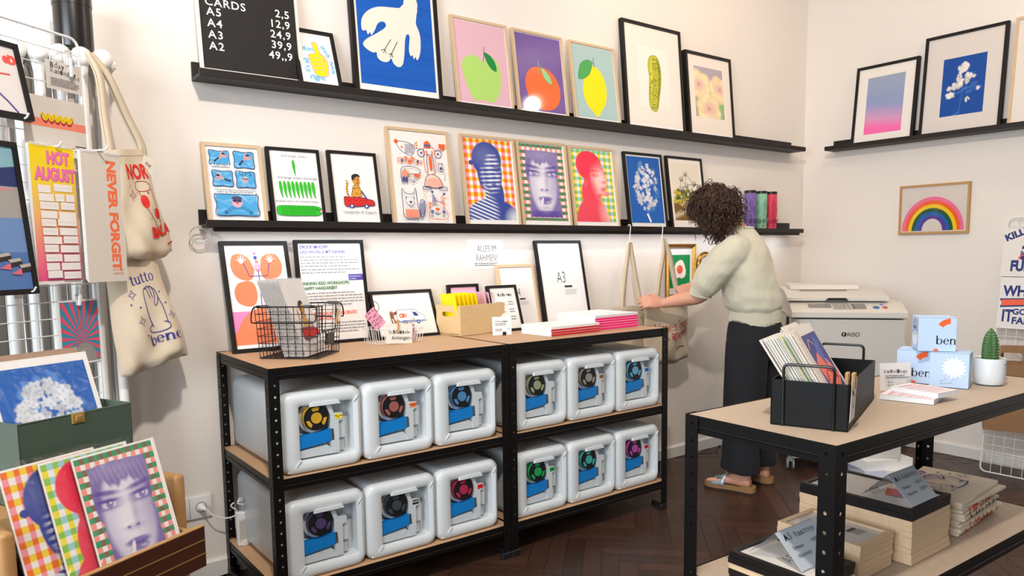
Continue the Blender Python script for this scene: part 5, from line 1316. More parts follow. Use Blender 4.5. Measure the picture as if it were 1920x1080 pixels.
# sunburst postcard
def art_burst(a):
    a.rect(0.04, 0.03, 0.96, 0.97, '#3a8fb0'); c = (0.52, 0.62)
    def clip(an):
        dx, dy = math.cos(an), math.sin(an); t = min([((0.96 if dx > 0 else 0.04) - c[0]) / dx if abs(dx) > 1e-6 else 9, ((0.97 if dy > 0 else 0.03) - c[1]) / dy if abs(dy) > 1e-6 else 9]); return (c[0] + dx * t, c[1] + dy * t)
    for i in range(22): a.poly([c, clip(i * 2 * math.pi / 22), clip((i + .45) * 2 * math.pi / 22)], '#e8566e', k=3)
    a.k = 3; a.curve([(0.35, 0.97), (0.34, 0.80), (0.44, 0.70), (0.60, 0.68), (0.76, 0.74), (0.85, 0.86), (0.86, 0.97)], 0, '#fff', False, fill='#9a9692')
gcard('postcard with a blue and red sunburst pegged low on the grid', -0.148, 0.935, 0.152, 0.205, art_burst, name='postcard', cat='postcard')
peg_(-0.075, 1.150, 'white peg holding the sunburst postcard', 'white pegs on the wire grid', ang=8)

# ------------------------------------------------------------------ cotton tote bags
def tote(label, loc, rz, w_, h, art, apex, seed=0, depth=0.05, flare=0.10, wr=0.012, straps=None, group=None, sag=0.0, art_box=(0.2, 0.2, 0.8, 0.9), lean=0.0, tilt=0.0):
    """bag panel in the XZ plane facing -Y; top edge at z=0, hangs down; apex = strap top relative to the bag's top middle"""
    t = thing('tote_bag', label, 'bag', loc, (lean, R(tilt), rz), group)
    rnd = random.Random(seed); ph = [rnd.uniform(0, 6.28) for _ in range(6)]
    def half(v): return w_ / 2 * (1 - flare * (1 - v)) + 0.004 * math.sin(v * 9 + ph[0])
    def front(u, v):
        s = 2 * u - 1; e = max(0.0, 1 - abs(s) ** 3)
        d = depth * e * (0.25 + 0.75 * math.sin(min(1.0, v * .9 + .1) * math.pi * .62)) * (1 if v < .93 else (1 - v) / .07 * .6 + .4)
        wv = wr * (math.sin(s * 5 + v * 7 + ph[1]) * v + .7 * math.sin(s * 9 - v * 11 + ph[2]) * v * v + .6 * math.sin(s * 3 + ph[3] + v * 3)) * e
        z = -h * v + sag * (s * s) * v + 0.008 * math.sin(s * 4 + ph[4]) * v
        x = s * half(v) + 0.006 * math.sin(v * 8 + ph[5]) * v
        return Vector((x, -d - wv, z))
    nu, nv = 28, 34
    b = MB(); idx = []
    F_ = [[front(i / nu, j / nv) for i in range(nu + 1)] for j in range(nv + 1)]
    vs = [tuple(p) for r_ in F_ for p in r_]
    fs = [(j * (nu + 1) + i, (j + 1) * (nu + 1) + i, (j + 1) * (nu + 1) + i + 1, j * (nu + 1) + i + 1) for j in range(nv) for i in range(nu)]
    n0 = len(vs)
    vs += [(p.x, -p.y * .35 + 0.004, p.z) for r_ in F_ for p in r_]
    fs += [tuple(n0 + k for k in reversed(f)) for f in fs]
    for j in range(nv):
        for i in (0, nu): a0, a1 = j * (nu + 1) + i, (j + 1) * (nu + 1) + i; fs.append((a0, a1, n0 + a1, n0 + a0))
    for i in range(nu): a0 = nv * (nu + 1) + i; fs.append((a0, a0 + 1, n0 + a0 + 1, n0 + a0))
    b.add(vs, fs); b.build('bag_body', M_CANVAS, t, smooth=80)
    b = MB()   # hem
    hv = [front(i / nu, 0.0) + Vector((0, -.0015, 0)) for i in range(nu + 1)]; hw = [front(i / nu, 0.055) + Vector((0, -.0015, 0)) for i in range(nu + 1)]
    b.add([tuple(p) for p in hv + hw], [(i, i + 1, nu + 2 + i, nu + 1 + i) for i in range(nu)]); b.build('hem', M_CANVAS, t, smooth=80)
    for k, (y0, yy) in enumerate(((-0.006, -0.004), (0.006, 0.006))):
        for sx in (-1, 1):
            b = MB(); x0 = sx * w_ * 0.24; tw = 0.017
            pts = smooth_pts([(x0, y0 - .004, -0.03), (x0, y0 - .004, 0.02), (x0 * .72 + apex[0] * .28, (y0 + yy) / 2, apex[1] * .35), (x0 * .3 + apex[0] * .7, yy, apex[1] * .75), (apex[0] + sx * .006, yy * .6 + apex[2], apex[1])], False, 5)
            va = []; 
            for q, p in enumerate(pts):
                f = q / (len(pts) - 1); ww = tw * (1 - .45 * f)
                va += [(p[0] - ww, p[1] + sx * .003 * f, p[2]), (p[0] + ww, p[1] - .004 * f, p[2])]
            b.add(va, [(2 * q, 2 * q + 1, 2 * q + 3, 2 * q + 2) for q in range(len(pts) - 1)])
            o = b.build('strap', M_CANVAS, t, smooth=80, fix=False); md = o.modifiers.new('thickness', 'SOLIDIFY'); md.thickness = 0.003
    if art:
        u0, v0, u1, v1 = art_box
        def warp(u, v):
            U = u0 + (u1 - u0) * u; V_ = v0 + (v1 - v0) * v
            p = front(U, V_); du = front(min(1, U + .02), V_) - front(max(0, U - .02), V_); dv = front(U, min(1, V_ + .02)) - front(U, max(0, V_ - .02))
            n = dv.cross(du); n.normalize()
            if n.y > 0: n = -n
            return p, n
        a = Art(w_ * (u1 - u0), h * (v1 - v0), warp=warp, sheet=False); art(a); a.build('print', t, INKCLOTH)
    return t
def star(a, u, v, r, c, lw=0.012):
    a.line([(u, v - r * a.asp), (u + r * .25, v - r * .25 * a.asp), (u + r, v), (u + r * .25, v + r * .25 * a.asp), (u, v + r * a.asp), (u - r * .25, v + r * .25 * a.asp), (u - r, v), (u - r * .25, v - r * .25 * a.asp)], lw, c, True)
def serif(a, txt, u, v, s, c, rot=0, sx=1.0, align='l'):
    """text with small slab feet, close to the bag's serif lettering"""
    a.text(txt, u, v, s, c, 0.022, rot=rot, sx=sx, align=align)
def art_hand(a, c='#2a2f8c', top='tutto', bottom='bene'):
    a.serif(top, 0.50, 0.13, 0.30, c, align='c')
    lw = 0.016
    a.curve([(0.45, 0.74), (0.40, 0.60), (0.38, 0.42), (0.40, 0.25), (0.47, 0.20), (0.52, 0.24), (0.55, 0.35)], lw, c); a.curve([(0.47, 0.22), (0.53, 0.19), (0.60, 0.22), (0.63, 0.36)], lw, c); a.curve([(0.57, 0.21), (0.64, 0.20), (0.69, 0.25), (0.70, 0.34), (0.64, 0.42), (0.62, 0.47)], lw, c)
    a.curve([(0.66, 0.22), (0.74, 0.26), (0.77, 0.36), (0.72, 0.44), (0.64, 0.48)], lw, c); a.curve([(0.77, 0.36), (0.80, 0.50), (0.77, 0.63), (0.72, 0.74)], lw, c)
    a.curve([(0.43, 0.70), (0.36, 0.74), (0.38, 0.80), (0.55, 0.83), (0.73, 0.80), (0.74, 0.73), (0.66, 0.71)], lw, c)
    for u, v, r in ((0.13, 0.24, .10), (0.20, 0.60, .10), (0.92, 0.64, .085)): star(a, u, v, r, c)
    for u, v in ((0.06, 0.36), (0.24, 0.42), (0.89, 0.46), (0.23, 0.80), (0.84, 0.30)): a.ell(u, v, 0.018, None, c, 10)
    a.serif(bottom, 0.58, 0.97, 0.30, c, align='c')
def art_pizza(a):
    c = '#d8352c'; k = '#a83a2c'
    a.text('NOR', 0.08, 0.13, 0.32, c, 0.045, sx=.92)
    a.curve([(0.30, 0.22), (0.33, 0.17), (0.48, 0.16), (0.62, 0.18), (0.68, 0.23), (0.62, 0.27), (0.40, 0.28), (0.31, 0.26)], 0.012, k, True)
    a.curve([(0.36, 0.27), (0.42, 0.45), (0.50, 0.55), (0.58, 0.66), (0.66, 0.82), (0.72, 0.74), (0.72, 0.55), (0.70, 0.40), (0.68, 0.26)], 0.012, k)
    a.ell(0.44, 0.40, 0.095, 0.11, c, 22); a.ell(0.41, 0.36, 0.02, 0.035, '#f0b0a0', 10); a.ell(0.68, 0.56, 0.065, 0.09, c, 22); a.ell(0.56, 0.30, 0.02, None, k, 10)
    star(a, 0.17, 0.33, 0.095, k, 0.011)
    for u, v in ((0.12, 0.22), (0.30, 0.30), (0.46, 0.60), (0.54, 0.68), (0.60, 0.50)): a.ell(u, v, 0.012, None, k, 8)
    a.text('BALA', 0.38, 0.83, 0.24, c, 0.045, sx=.9); a.rect(0.72, 0.95, 0.9, 0.97, k)
tote('cotton tote bag with red pizza drawing and red capitals hanging from the radiator', (-4.362, -0.268, 1.622), R(34), 0.26, 0.36, art_pizza, (-0.048, 0.30, 0.03), 3, 0.045, 0.40, 0.010, tilt=-8, art_box=(0.22, 0.16, 0.98, 0.92), group=None)
t = thing('hang_tag', 'small paper tag hanging from the upper tote bag', 'tag', (-4.318, -0.262, 1.560), (0, R(18), R(30)))
a = Art(0.045, 0.055, '#efe6d8', thick=0.0006); a.text('35\u20ac', 0.2, 0.5, 0.35, '#5a4a40', 0.01, rot=20); a.build('card', t)
b = MB(); b.tube([(0.006, 0, 0.05), (-0.004, 0.0, 0.075), (-0.012, 0.004, 0.09)], 0.0008, 5); b.build('string', M_CANVAS, t)
tote('cotton tote bag with a dark blue hand gesture drawing, hanging below the pizza one', (-4.372, -0.236, 1.318), R(24), 0.275, 0.43, art_hand, (-0.01, 0.12, 0.0), 8, 0.055, 0.36, 0.016, tilt=-11, art_box=(0.20, 0.24, 0.83, 0.83))

# ------------------------------------------------------------------ wooden chest, pulled-out drawer, green card box, prints
AZ = R(29.0)
t = thing('wooden_chest', 'small wooden chest of drawers at the lower left, top drawer pulled out', 'drawers', (-4.3615, -1.0066, 0.0), (0, 0, AZ))
M_CHEST = mat('beech_veneer', '#b58a58', 0.42, col2='#a47948', scale=14, stretch=(1, 1, 6), bump=0.06)
M_MAHOG = mat('mahogany_front', '#4a2414', 0.38, col2='#381a0e', scale=16, stretch=(1.0, 6, 6), bump=0.08)
CW, P0 = 0.42, 0.10
b = MB()
b.box(-CW - 0.036, -CW, P0, P0 + 0.42, 0.0, 0.685, bev=0.012, seg=3); b.box(0.002, 0.036, P0, P0 + 0.42, 0.0, 0.685, bev=0.012, seg=3)
b.box(-CW, 0.002, P0 + 0.035, P0 + 0.42, 0.650, 0.668); b.box(-CW, 0.002, P0 + 0.405, P0 + 0.418, 0.02, 0.65); b.box(-CW, 0.002, P0 + 0.02, P0 + 0.40, 0.0, 0.02); b.box(-CW, 0.002, P0 + 0.02, P0 + 0.03, 0.43, 0.445)
b.build('carcass', M_CHEST, t)
M_BRASS = mat('brass', '#c9a55a', 0.35, metal=0.7)
def drawer(y, z0, z1, open_):
    b = MB(); b.box(-CW + 0.004, -0.002, y, y + 0.016, z0, z1, bev=0.0015); f = b.build('drawer_front', M_MAHOG, t)
    b = MB()
    for k in (1, 2): z = z0 + (z1 - z0) * k / 3; b.box(-CW + 0.004, -0.002, y - 0.0012, y + 0.001, z - 0.0014, z + 0.0014)
    b.box(-CW + .004, -.002, y + .0005, y + .0155, z1 - .0008, z1 + .0012, mi=1)
    o = b.build('inlay_line', [M_BRASS, M_CHEST], f, smooth=0)
    b = MB(); b.at(-CW / 2, y, (z0 + z1) / 2 - .02, R(90), 0, 0); b.lathe([(0.012, 0.0), (0.008, 0.012), (0.017, 0.02), (0.016, 0.028), (0.006, 0.032)], 18); b.build('knob', mat('aged_brass', '#5a4a30', 0.35, metal=0.7), f)
    if open_:
        b = MB(); b.box(-CW + 0.012, -CW + 0.022, y + 0.016, P0 + 0.30, z0 + .006, z1 - .012); b.box(-0.022, -0.012, y + 0.016, P0 + 0.30, z0 + .006, z1 - .012); b.box(-CW + .022, -.022, y + .016, P0 + .30, z0 + .004, z0 + .010); b.box(-CW + .022, -.022, P0 + .295, P0 + .305, z0 + .006, z1 - .012)
        b.build('drawer_tray', M_CHEST, t, smooth=0)
drawer(0.0, 0.455, 0.5645, True); drawer(P0 + 0.002, 0.235, 0.425, False); drawer(P0 + 0.002, 0.028, 0.222, False)
def loc_chest(x, y, z):
    c, s = math.cos(AZ), math.sin(AZ); return (-4.3615 + x * c - y * s, -1.0066 + x * s + y * c, z)
def sleeve_print(label, x, y, z, lean, art, w_=0.212, h=0.302, roll=0.0, group='prints in clear sleeves in the open drawer', loc=None, az=None, name='sleeved_print'):
    t = thing(name, label, 'print', loc or loc_chest(x, y, z), (R(-lean), R(roll), az if az is not None else AZ), group)
    MB().box(0, w_, 0.0008, 0.0022, 0, h).build('card_backing', M_BACK, t, smooth=0)
    a = Art(w_, h, '#efecea'); art(a); a.build('sheet', t)
    b = MB(); n = 8
    vs = [(-0.007 + (w_ + .014) * i / n, -0.004 - 0.0015 * math.sin(i * 2 + j), -0.004 + (h + .016) * j / n) for j in range(n + 1) for i in range(n + 1)]
    b.add(vs, [(j * (n + 1) + i, j * (n + 1) + i + 1, (j + 1) * (n + 1) + i + 1, (j + 1) * (n + 1) + i) for j in range(n) for i in range(n)])
    b.build('clear_sleeve', FOIL, t, smooth=80, fix=False)
    return t
sleeve_print('violet face print in a clear sleeve, front of the open drawer', -0.262, 0.036, 0.467, 17, art_pic(pic_violet, 120, .05), 0.232, 0.345)
sleeve_print('red and green check portrait print in a sleeve, between two others', -0.330, 0.052, 0.467, 17, art_pic(pic_red, 100, .05), 0.232, 0.350)
sleeve_print('blue portrait print in a sleeve, rear left of the open drawer', -0.409, 0.068, 0.467, 17, art_pic(pic_blue, 100, .05), 0.232, 0.352)

BZ = R(26.05)
t = thing('card_box', 'dark green metal card file box on top of the wooden chest', 'box', (-4.7506, -0.9246, 0.6695), (0, 0, BZ))
M_GREEN = mat('green_enamel', '#46574a', 0.33, var=0.06, scale=8); 
bw, bd_, bh = 0.297, 0.225, 0.207
b = MB(); b.box(0, bw, 0, 0.0025, 0, bh); b.box(0, bw, bd_ - .0025, bd_, 0, bh); b.box(0, 0.0025, 0, bd_, 0, bh); b.box(bw - .0025, bw, 0, bd_, 0, bh); b.box(0, bw, 0, bd_, 0, .0025); b.tube([(0.001, 0.001, bh), (bw - .001, .001, bh), (bw - .001, bd_ - .001, bh), (.001, bd_ - .001, bh)], 0.0028, 6, closed=True)
b.build('box_shell', M_GREEN, t)
b = MB(); b.box(bw * .44, bw * .44 + .034, -0.004, 0.001, bh - .024, bh + .001, bev=0.0012); b.box(bw * .44 + .008, bw * .44 + .026, -0.008, -0.003, bh - .018, bh - .004, bev=.0012); b.cyl((bw * .44 + .017, -.009, bh - .010), (bw * .44 + .017, -.003, bh - .010), 0.0035, n=10)
b.build('latch', M_BRASS, t)
def loc_box(x, y, z): c, s = math.cos(BZ), math.sin(BZ); return (-4.7506 + x * c - y * s, -0.9246 + x * s + y * c, z)
def art_hyd(a):
    a.rect(0, 0, 1, 1, '#ebe8e4'); a.grid(pic_blossom(6, 0.50, 0.56, 0.36, 0.46, 240, 1.36, '#2463b6', 0.062), 120, 130, 0.03, 0.05, 0.95, 1.0)
gB = 'prints in the green card box'
def board(label, x, y, z, lean, col, w_=0.27, h=0.28):
    t = thing('print_sheet', label, 'print', loc_box(x, y, z), (R(-lean), 0, BZ), gB)
    MB().box(0, w_, 0, 0.0015, 0, h).build('sheet', mat('card_' + col, col, 0.75), t, smooth=0)
sleeve_print('landscape print of pale blue hydrangea blossoms in the green card box', 0, 0, 0, 20, art_hyd, 0.262, 0.355, 0, gB, loc_box(0.012, 0.022, 0.676), BZ)
board('brown backing board behind the hydrangea print', 0.006, 0.045, 0.676, 20, '#a0836c', 0.262, 0.372)
board('white card behind the hydrangea print, edges just showing', 0.020, 0.034, 0.676, 20, '#e6e2de', 0.262, 0.358)
# ------------------------------------------------------------------ things on the rack tops
ZT = 0.9008
def wire_panel(b, P00, P10, P01, P11, nu, nv, r=0.0014):
    L = lambda a, c, t: tuple(a[i] * (1 - t) + c[i] * t for i in range(3))
    for i in range(nu + 1): b.tube([L(P00, P10, i / nu), L(P01, P11, i / nu)], r, 5)
    for j in range(nv + 1): b.tube([L(P00, P01, j / nv), L(P10, P11, j / nv)], r, 5)
# black wire basket; corners A front-left, B front, C right, D back
t = thing('wire_basket', 'black wire basket with fold-over handles holding sleeved cards', 'basket', (-3.978, -0.345, ZT), (0, 0, R(-45)))
bw, bd2, bh = 0.215, 0.205, 0.185
b = MB(); tf = 0.010
q = lambda x, y, z: (x + (x / bw - .5) * tf * 2 * z / bh, y + (y / bd2 - .5) * tf * 2 * z / bh, z + .003)
wire_panel(b, q(0, 0, 0), q(bw, 0, 0), q(0, 0, bh), q(bw, 0, bh), 8, 7); wire_panel(b, q(0, bd2, 0), q(bw, bd2, 0), q(0, bd2, bh), q(bw, bd2, bh), 8, 7); wire_panel(b, q(0, 0, 0), q(0, bd2, 0), q(0, 0, bh), q(0, bd2, bh), 8, 7)
wire_panel(b, q(0, 0, 0), q(bw, 0, 0), q(0, bd2, 0), q(bw, bd2, 0), 9, 9)
wire_panel(b, q(bw, 0, 0), q(bw, bd2, 0), q(bw, 0, bh * .48), q(bw, bd2, bh * .48), 8, 3)
wire_panel(b, q(bw, 0, bh * .48), q(bw, bd2 * .2, bh * .48), q(bw, 0, bh), q(bw, bd2 * .2, bh), 2, 4); wire_panel(b, q(bw, bd2 * .8, bh * .48), q(bw, bd2, bh * .48), q(bw, bd2 * .8, bh), q(bw, bd2, bh), 2, 4)
b.build('wire_body', M_WIREB, t)
b = MB(); b.tube([q(bw, bd2 * .2, bh), q(0, 0, bh) if False else q(bw, 0, bh), q(0, 0, bh), q(0, bd2, bh), q(bw, bd2, bh), q(bw, bd2 * .8, bh)], 0.0026, 7)
b.tube([q(bw, bd2 * .2, bh), q(bw, bd2 * .2, bh * .5), q(bw, bd2 * .8, bh * .5), q(bw, bd2 * .8, bh)], 0.0026, 7); b.tube([q(0, 0, .0), q(bw, 0, 0), q(bw, bd2, 0), q(0, bd2, 0)], 0.0026, 7, closed=True)
b.build('rim', M_WIREB, t)
for y0, s in ((0, -1), (bd2, 1)):
    b = MB(); z = bh + .004; y = y0 + s * (tf)
    b.tube(smooth_pts([(0.03, y, z), (0.0, y + s * .006, z), (-0.012, y + s * .012, z - .012), (-0.010, y + s * .026, z - .05), (0.02, y + s * .034, z - .055), (bw - .02, y + s * .034, z - .055), (bw + .010, y + s * .026, z - .05), (bw + .012, y + s * .012, z - .012), (bw, y + s * .006, z), (bw - .03, y, z)], n=5), 0.0026, 7)
    for x in (0.02, bw - .02): b.cyl((x - .02, y, z), (x + .02, y, z), 0.0055, n=10)
    b.build('handle', M_WIREB, t)
b = MB(); b.box(bw + .004, bw + .009, bd2 * .38, bd2 * .68, 0.042, 0.085, bev=.001); b.build('label_holder', M_WIREB, t)
cB, sB = math.cos(R(-45)), math.sin(R(-45))
def loc_bk(x, y, z): return (-3.978 + x * cB - y * sB, -0.345 + x * sB + y * cB, ZT + z)
# sleeved cards leaning in the basket, their faces toward the right end
for i in range(13):
    last = i == 12
    t = thing('sleeved_card', 'white card with a small leopard drawing, foremost of the sleeved cards in the wire basket' if last else 'white sleeved card in the wire basket stack behind the leopard one', 'card', loc_bk(0.092 + 0.0065 * i, 0.006, 0.008), (R(-19), 0, R(-45 + 90)), None if last else 'sleeved cards in the wire basket')
    wd_, hh = 0.192, 0.290 - (0.003 * (i % 3))
    MB().box(0, wd_, 0.001, 0.0028, 0, hh).build('card_backing', mat('grey_card', '#cfc9c4', 0.8), t, smooth=0)
    a = Art(wd_, hh, '#eeebea')
    if last: art_leopard(a)
    a.build('sheet', t)
    MB().add([(-.004, -.003, -.002), (wd_ + .004, -.003, -.002), (wd_ + .004, -.003, hh + .005), (-.004, -.003, hh + .005)], [(0, 1, 2, 3)]).build('clear_sleeve', FOIL, t, smooth=0, fix=False)
t = thing('price_tag', 'small pale price tag pegged to the right end of the wire basket', 'tag', (-3.715, -0.385, ZT + 0.135), (R(-10), R(18), R(10)))
a = Art(0.035, 0.05, '#e4ddd2', thick=.0006); a.lines_of_text(.15, .2, .85, 4, .14, .05, '#888', 2); a.build('card', t)
b = MB(); b.box(0.012, 0.018, -.008, -.002, -0.02, 0.03, bev=.001); b.build('peg', M_PEG, t)

# white wire tray of keyrings
t = thing('wire_tray', 'small white wire tray holding wrapped keyrings', 'basket', (-3.468, -0.275, ZT), (0, 0, R(4)))
tw_, td_, th_ = 0.205, 0.115, 0.062
b = MB(); q = lambda x, y, z: (x + (x / tw_ - .5) * .02 * z / th_, y + (y / td_ - .5) * .02 * z / th_, z + .002)
for i in range(16):
    x = tw_ * i / 15; b.tube([q(x, 0, th_), q(x, 0, 0), q(x, td_, 0), q(x, td_, th_)], 0.0010, 5)
for i in range(8):
    y = td_ * i / 7; b.tube([q(0, y, th_), q(0, y, 0)], 0.0010, 5); b.tube([q(tw_, y, th_), q(tw_, y, 0)], 0.0010, 5)
b.build('wire_body', M_WIREW, t)
b = MB(); b.tube([q(-.001, -.001, th_), q(tw_ + .001, -.001, th_), q(tw_ + .001, td_ + .001, th_), q(-.001, td_ + .001, th_)], 0.0018, 6, closed=True); b.build('rim', M_WIREW, t)
t = thing('handwritten_card', 'white handwritten card pegged to the front of the white wire tray', 'card', (-3.447, -0.290, ZT + 0.006), (R(-4), R(4), R(4)))
a = Art(0.128, 0.082, '#eeebe4', thick=.0006); ransom(a, 'Schlüssel-', 0.10, 0.50, 0.17, 0, 2); a.text('Anhänger', 0.20, 0.80, 0.17, '#4a4a4a'); a.text('3,50 \u20ac', 0.70, 0.80, 0.12, '#9a9a9a'); a.build('card', t)
b = MB(); b.box(0.054, 0.060, -.008, -.001, 0.045, 0.098, bev=.0015); b.box(0.054, 0.060, .002, .008, 0.045, 0.098, bev=.0015); b.build('peg', M_PEG, t)
def art_spots(c):
    def f(a):
        a.rect(0, 0, 1, 1, c); rnd = random.Random(3)
        for i in range(22):
            u, v = .12 + .2 * (i % 5) + rnd.uniform(-.05, .05), .1 + .2 * (i // 5) + rnd.uniform(-.05, .05)
            a.ring(u, v, .04, .075, '#5a2a2a', rnd.uniform(0, 90), rnd.uniform(250, 330)); a.ell(u, v, .03, None, '#e8a060', 8)
    return f
t = thing('keyring', 'pink leopard-spot leather keyring tag sticking up from the white wire tray', 'keyring', (-3.462, -0.245, ZT + 0.055), (R(-6), R(-38), R(6)))
a = Art(0.055, 0.085, '#f2a8cc', thick=.003); art_spots('#f2a8cc')(a); a.build('leather_tag', t)
b = MB(); b.tube([(0.055 + .024 * math.cos(k * .33), 0.001, 0.082 + .024 * math.sin(k * .33)) for k in range(19)], 0.0012, 6, closed=True); b.build('cord_loop', M_DARK, t)
for i, (x, y, rz, ry, c) in enumerate(((-3.345, -0.255, 20, 8, '#f2a8cc'), (-3.315, -0.225, -10, -14, '#e8d0d8'), (-3.375, -0.215, 5, 20, '#f0b8d0'), (-3.300, -0.250, 35, -5, '#f4c8d8'))):
    t = thing('keyring', 'spotted keyring in a crinkled clear wrapper inside the white wire tray', 'keyring', (x, y, ZT + .006), (R(-12), R(ry), R(rz)), 'wrapped keyrings in the white tray')
    a = Art(0.045, 0.065, c, thick=.003); art_spots(c)(a); a.build('leather_tag', t)
    b = MB(); rnd = random.Random(i); n = 7
    vs = [(-.01 + .065 * k / n + rnd.uniform(-.003, .003), -.008 + rnd.uniform(-.005, .005), -.004 + .095 * j / n + rnd.uniform(-.003, .003)) for j in range(n + 1) for k in range(n + 1)]
    b.add(vs, [(j * (n + 1) + k, j * (n + 1) + k + 1, (j + 1) * (n + 1) + k + 1, (j + 1) * (n + 1) + k) for j in range(n) for k in range(n)]); b.build('clear_wrapper', FOIL, t, smooth=20, fix=False)

# bamboo crate with greeting cards
t = thing('bamboo_crate', 'small pale bamboo crate with a slot handle, full of yellow and pink cards', 'crate', (-3.046, -0.232, ZT), (0, 0, R(12)))
M_BAMB = mat('bamboo', '#dfc294', 0.5, col2='#cfae7c', scale=10, stretch=(1.2, 10, 10), bump=0.05)
xw, yw, hc = 0.298, 0.155, 0.136
b = MB(); b.box(0, xw, 0, 0.008, 0, hc, bev=.001); b.box(0, xw, yw - .008, yw, 0, hc, bev=.001); b.box(0.001, xw - .001, 0.008, yw - .008, 0.004, 0.010); b.box(xw - .009, xw - .001, .008, yw - .008, 0, hc); b.build('crate_body', M_BAMB, t)
b = MB(); n = 8; hz, hy, rr, hl = hc - .040, yw / 2, .011, .030
oc = [(hy + hl * sg + rr * math.cos(R(a0 + k * 180 / n)), hz + rr * math.sin(R(a0 + k * 180 / n))) for sg, a0 in ((1, -90), (-1, 90)) for k in range(n + 1)]
sq = [(.008, 0), (yw - .008, 0), (yw - .008, hc), (.008, hc)]
for x in (0.001, 0.009):
    vs = [(x, y, z) for y, z in sq + oc]; N2 = 2 * (n + 1); m = 4
    mid_r = n // 2; mid_l = n + 1 + n // 2
    b.add(vs, [tuple([0, 1] + [m + k for k in range(mid_r, -1, -1)] + [m + k for k in range(N2 - 1, mid_l - 1, -1)]), tuple([1, 2] + [m + n // 2 + 0] if False else [1, 2, m + mid_r]), tuple([2, 3] + [m + k for k in range(mid_l, mid_r - 1, -1)]), (3, 0, m + mid_l)])
b.loft([[(0.001, y, z) for y, z in oc], [(0.009, y, z) for y, z in oc]], cap=False)
b.build('handle_end', M_BAMB, t, smooth=0)
cC, sC = math.cos(R(12)), math.sin(R(12))
def loc_cr(x, y, z): return (-3.046 + x * cC - y * sC, -0.232 + x * sC + y * cC, ZT + z)
def art_branch(a):
    a.rect(0, 0, 1, 1, '#efc4d8'); c = '#8a6ab8'
    for p in ([(0.30, 0.15), (0.42, 0.28), (0.55, 0.25), (0.62, 0.12)], [(0.42, 0.28), (0.46, 0.45), (0.40, 0.6)], [(0.55, 0.25), (0.63, 0.40)], [(0.82, 0.1), (0.86, 0.28), (0.98, 0.4)], [(0.62, 0.82), (0.75, 0.70), (0.9, 0.78), (0.95, 0.65)], [(0.7, 0.9), (0.8, 0.75)]): a.curve(p, 0.014, c)
for i in range(9):
    pink = i >= 6; x = 0.016 + 0.027 * i + (0.035 if pink else 0); lab = 'pink greeting card with violet twig drawing, standing in the bamboo crate' if i == 8 else ('plain pink greeting card behind the twig card in the bamboo crate' if pink else 'bright yellow greeting card standing in the bamboo crate')
    t = thing('greeting_card', lab, 'card', loc_cr(x, 0.013, 0.012), (R(-9), 0, R(12 + (78 if not pink else 62))), None if i == 8 else ('pink cards in the bamboo crate' if pink else 'yellow cards in the bamboo crate'))
    a = Art(0.125, 0.176, '#ffe600' if not pink else '#efc4d8', thick=.0022)
    if i == 8: art_branch(a)
    else: a.rect(0, 0, 1, 1, '#ffe400' if not pink else '#efc0d6')
    a.build('card', t)
# little price card on a clip
def clip_card(label, loc, rz, w_, h, art, lean=6, group=None):
    t = thing('price_card', label, 'card', loc, (R(-lean), 0, rz), group)
    a = Art(w_, h, '#f0eeee', thick=.0008); art(a); a.build('card', t)
    b = MB(); b.box(w_ * .52, w_ * .52 + .016, -.006, .010, 0.0, .014, bev=.001); b.box(w_ * .52, w_ * .52 + .016, -.002, .018, -0.0005, .003); b.build('clip_foot', M_DARK, t)
def art_fcard(a): a.rect(0, 0, 1, 1, '#efeded'); ransom(a, 'Faltkarten', 0.14, 0.30, 0.13, 0, 7); a.lines_of_text(0.14, 0.36, 0.85, 2, .08, .03, '#777', 1); a.lines_of_text(0.14, .66, .5, 2, .08, .03, '#777', 2); a.text('4 \u20ac', 0.74, 0.70, 0.12, '#777')
clip_card('small white price card on a black clip in front of the bamboo crate', (-2.918, -0.300, ZT), R(-18), 0.090, 0.083, art_fcard)

# notebook stacks
M_PAGE = mat('page_edges', '#efeeec', 0.75, var=0.03, scale=300, stretch=(1, 1, 12))
def notebook(label, loc, rz, L_, W_, th, spine, group):
    t = thing('notebook', label, 'notebook', loc, (0, 0, rz), group)
    b = MB(); b.box(0.0008, L_ - .0008, 0.002, W_ - .0008, 0.0007, th - .0007); b.build('pages', M_PAGE, t, smooth=0)
    b = MB(); b.box(0, L_, 0, W_, 0, 0.0007); b.box(0, L_, 0, W_, th - .0007, th); b.build('cover', mat('white_cover', '#f2f1f0', 0.6, var=.01), t, smooth=0)
    b = MB(); b.box(-0.0002, L_ + .0002, -0.0004, 0.0022, 0.0002, th - .0002, bev=.0008); b.build('spine', mat('spine_' + spine, spine, 0.5, var=.04), t)
rnd = random.Random(12)
for i in range(4):
    top = i == 3; n_ = 'white-spined notebook on top of the red-spined stack' if top else 'red-spined white notebook, %s of the low stack' % ('lowest' if i == 0 else ('middle' if i == 1 else 'second from the top'))
    notebook(n_, (-2.762 + rnd.uniform(-.001, .001), -0.525 + rnd.uniform(-.001, .001), ZT + .0108 * i), R(2.5) , 0.302, 0.205, 0.0105, '#e4e3e2' if top else '#c01522', None)
for i in range(6):
    top = i == 5; n_ = 'white-spined notebook on top of the tall pink stack' if top else '%s pink-spined white notebook in the tall stack' % ('lowest', 'second lowest', 'middle', 'third from the top', 'second from the top')[i]
    notebook(n_, (-2.452 + rnd.uniform(-.002, .001), -0.478 + rnd.uniform(-.001, .002), ZT + .0118 * i), R(3), 0.302, 0.262, 0.0115, '#dcdcdc' if top else '#ee1a78', None)

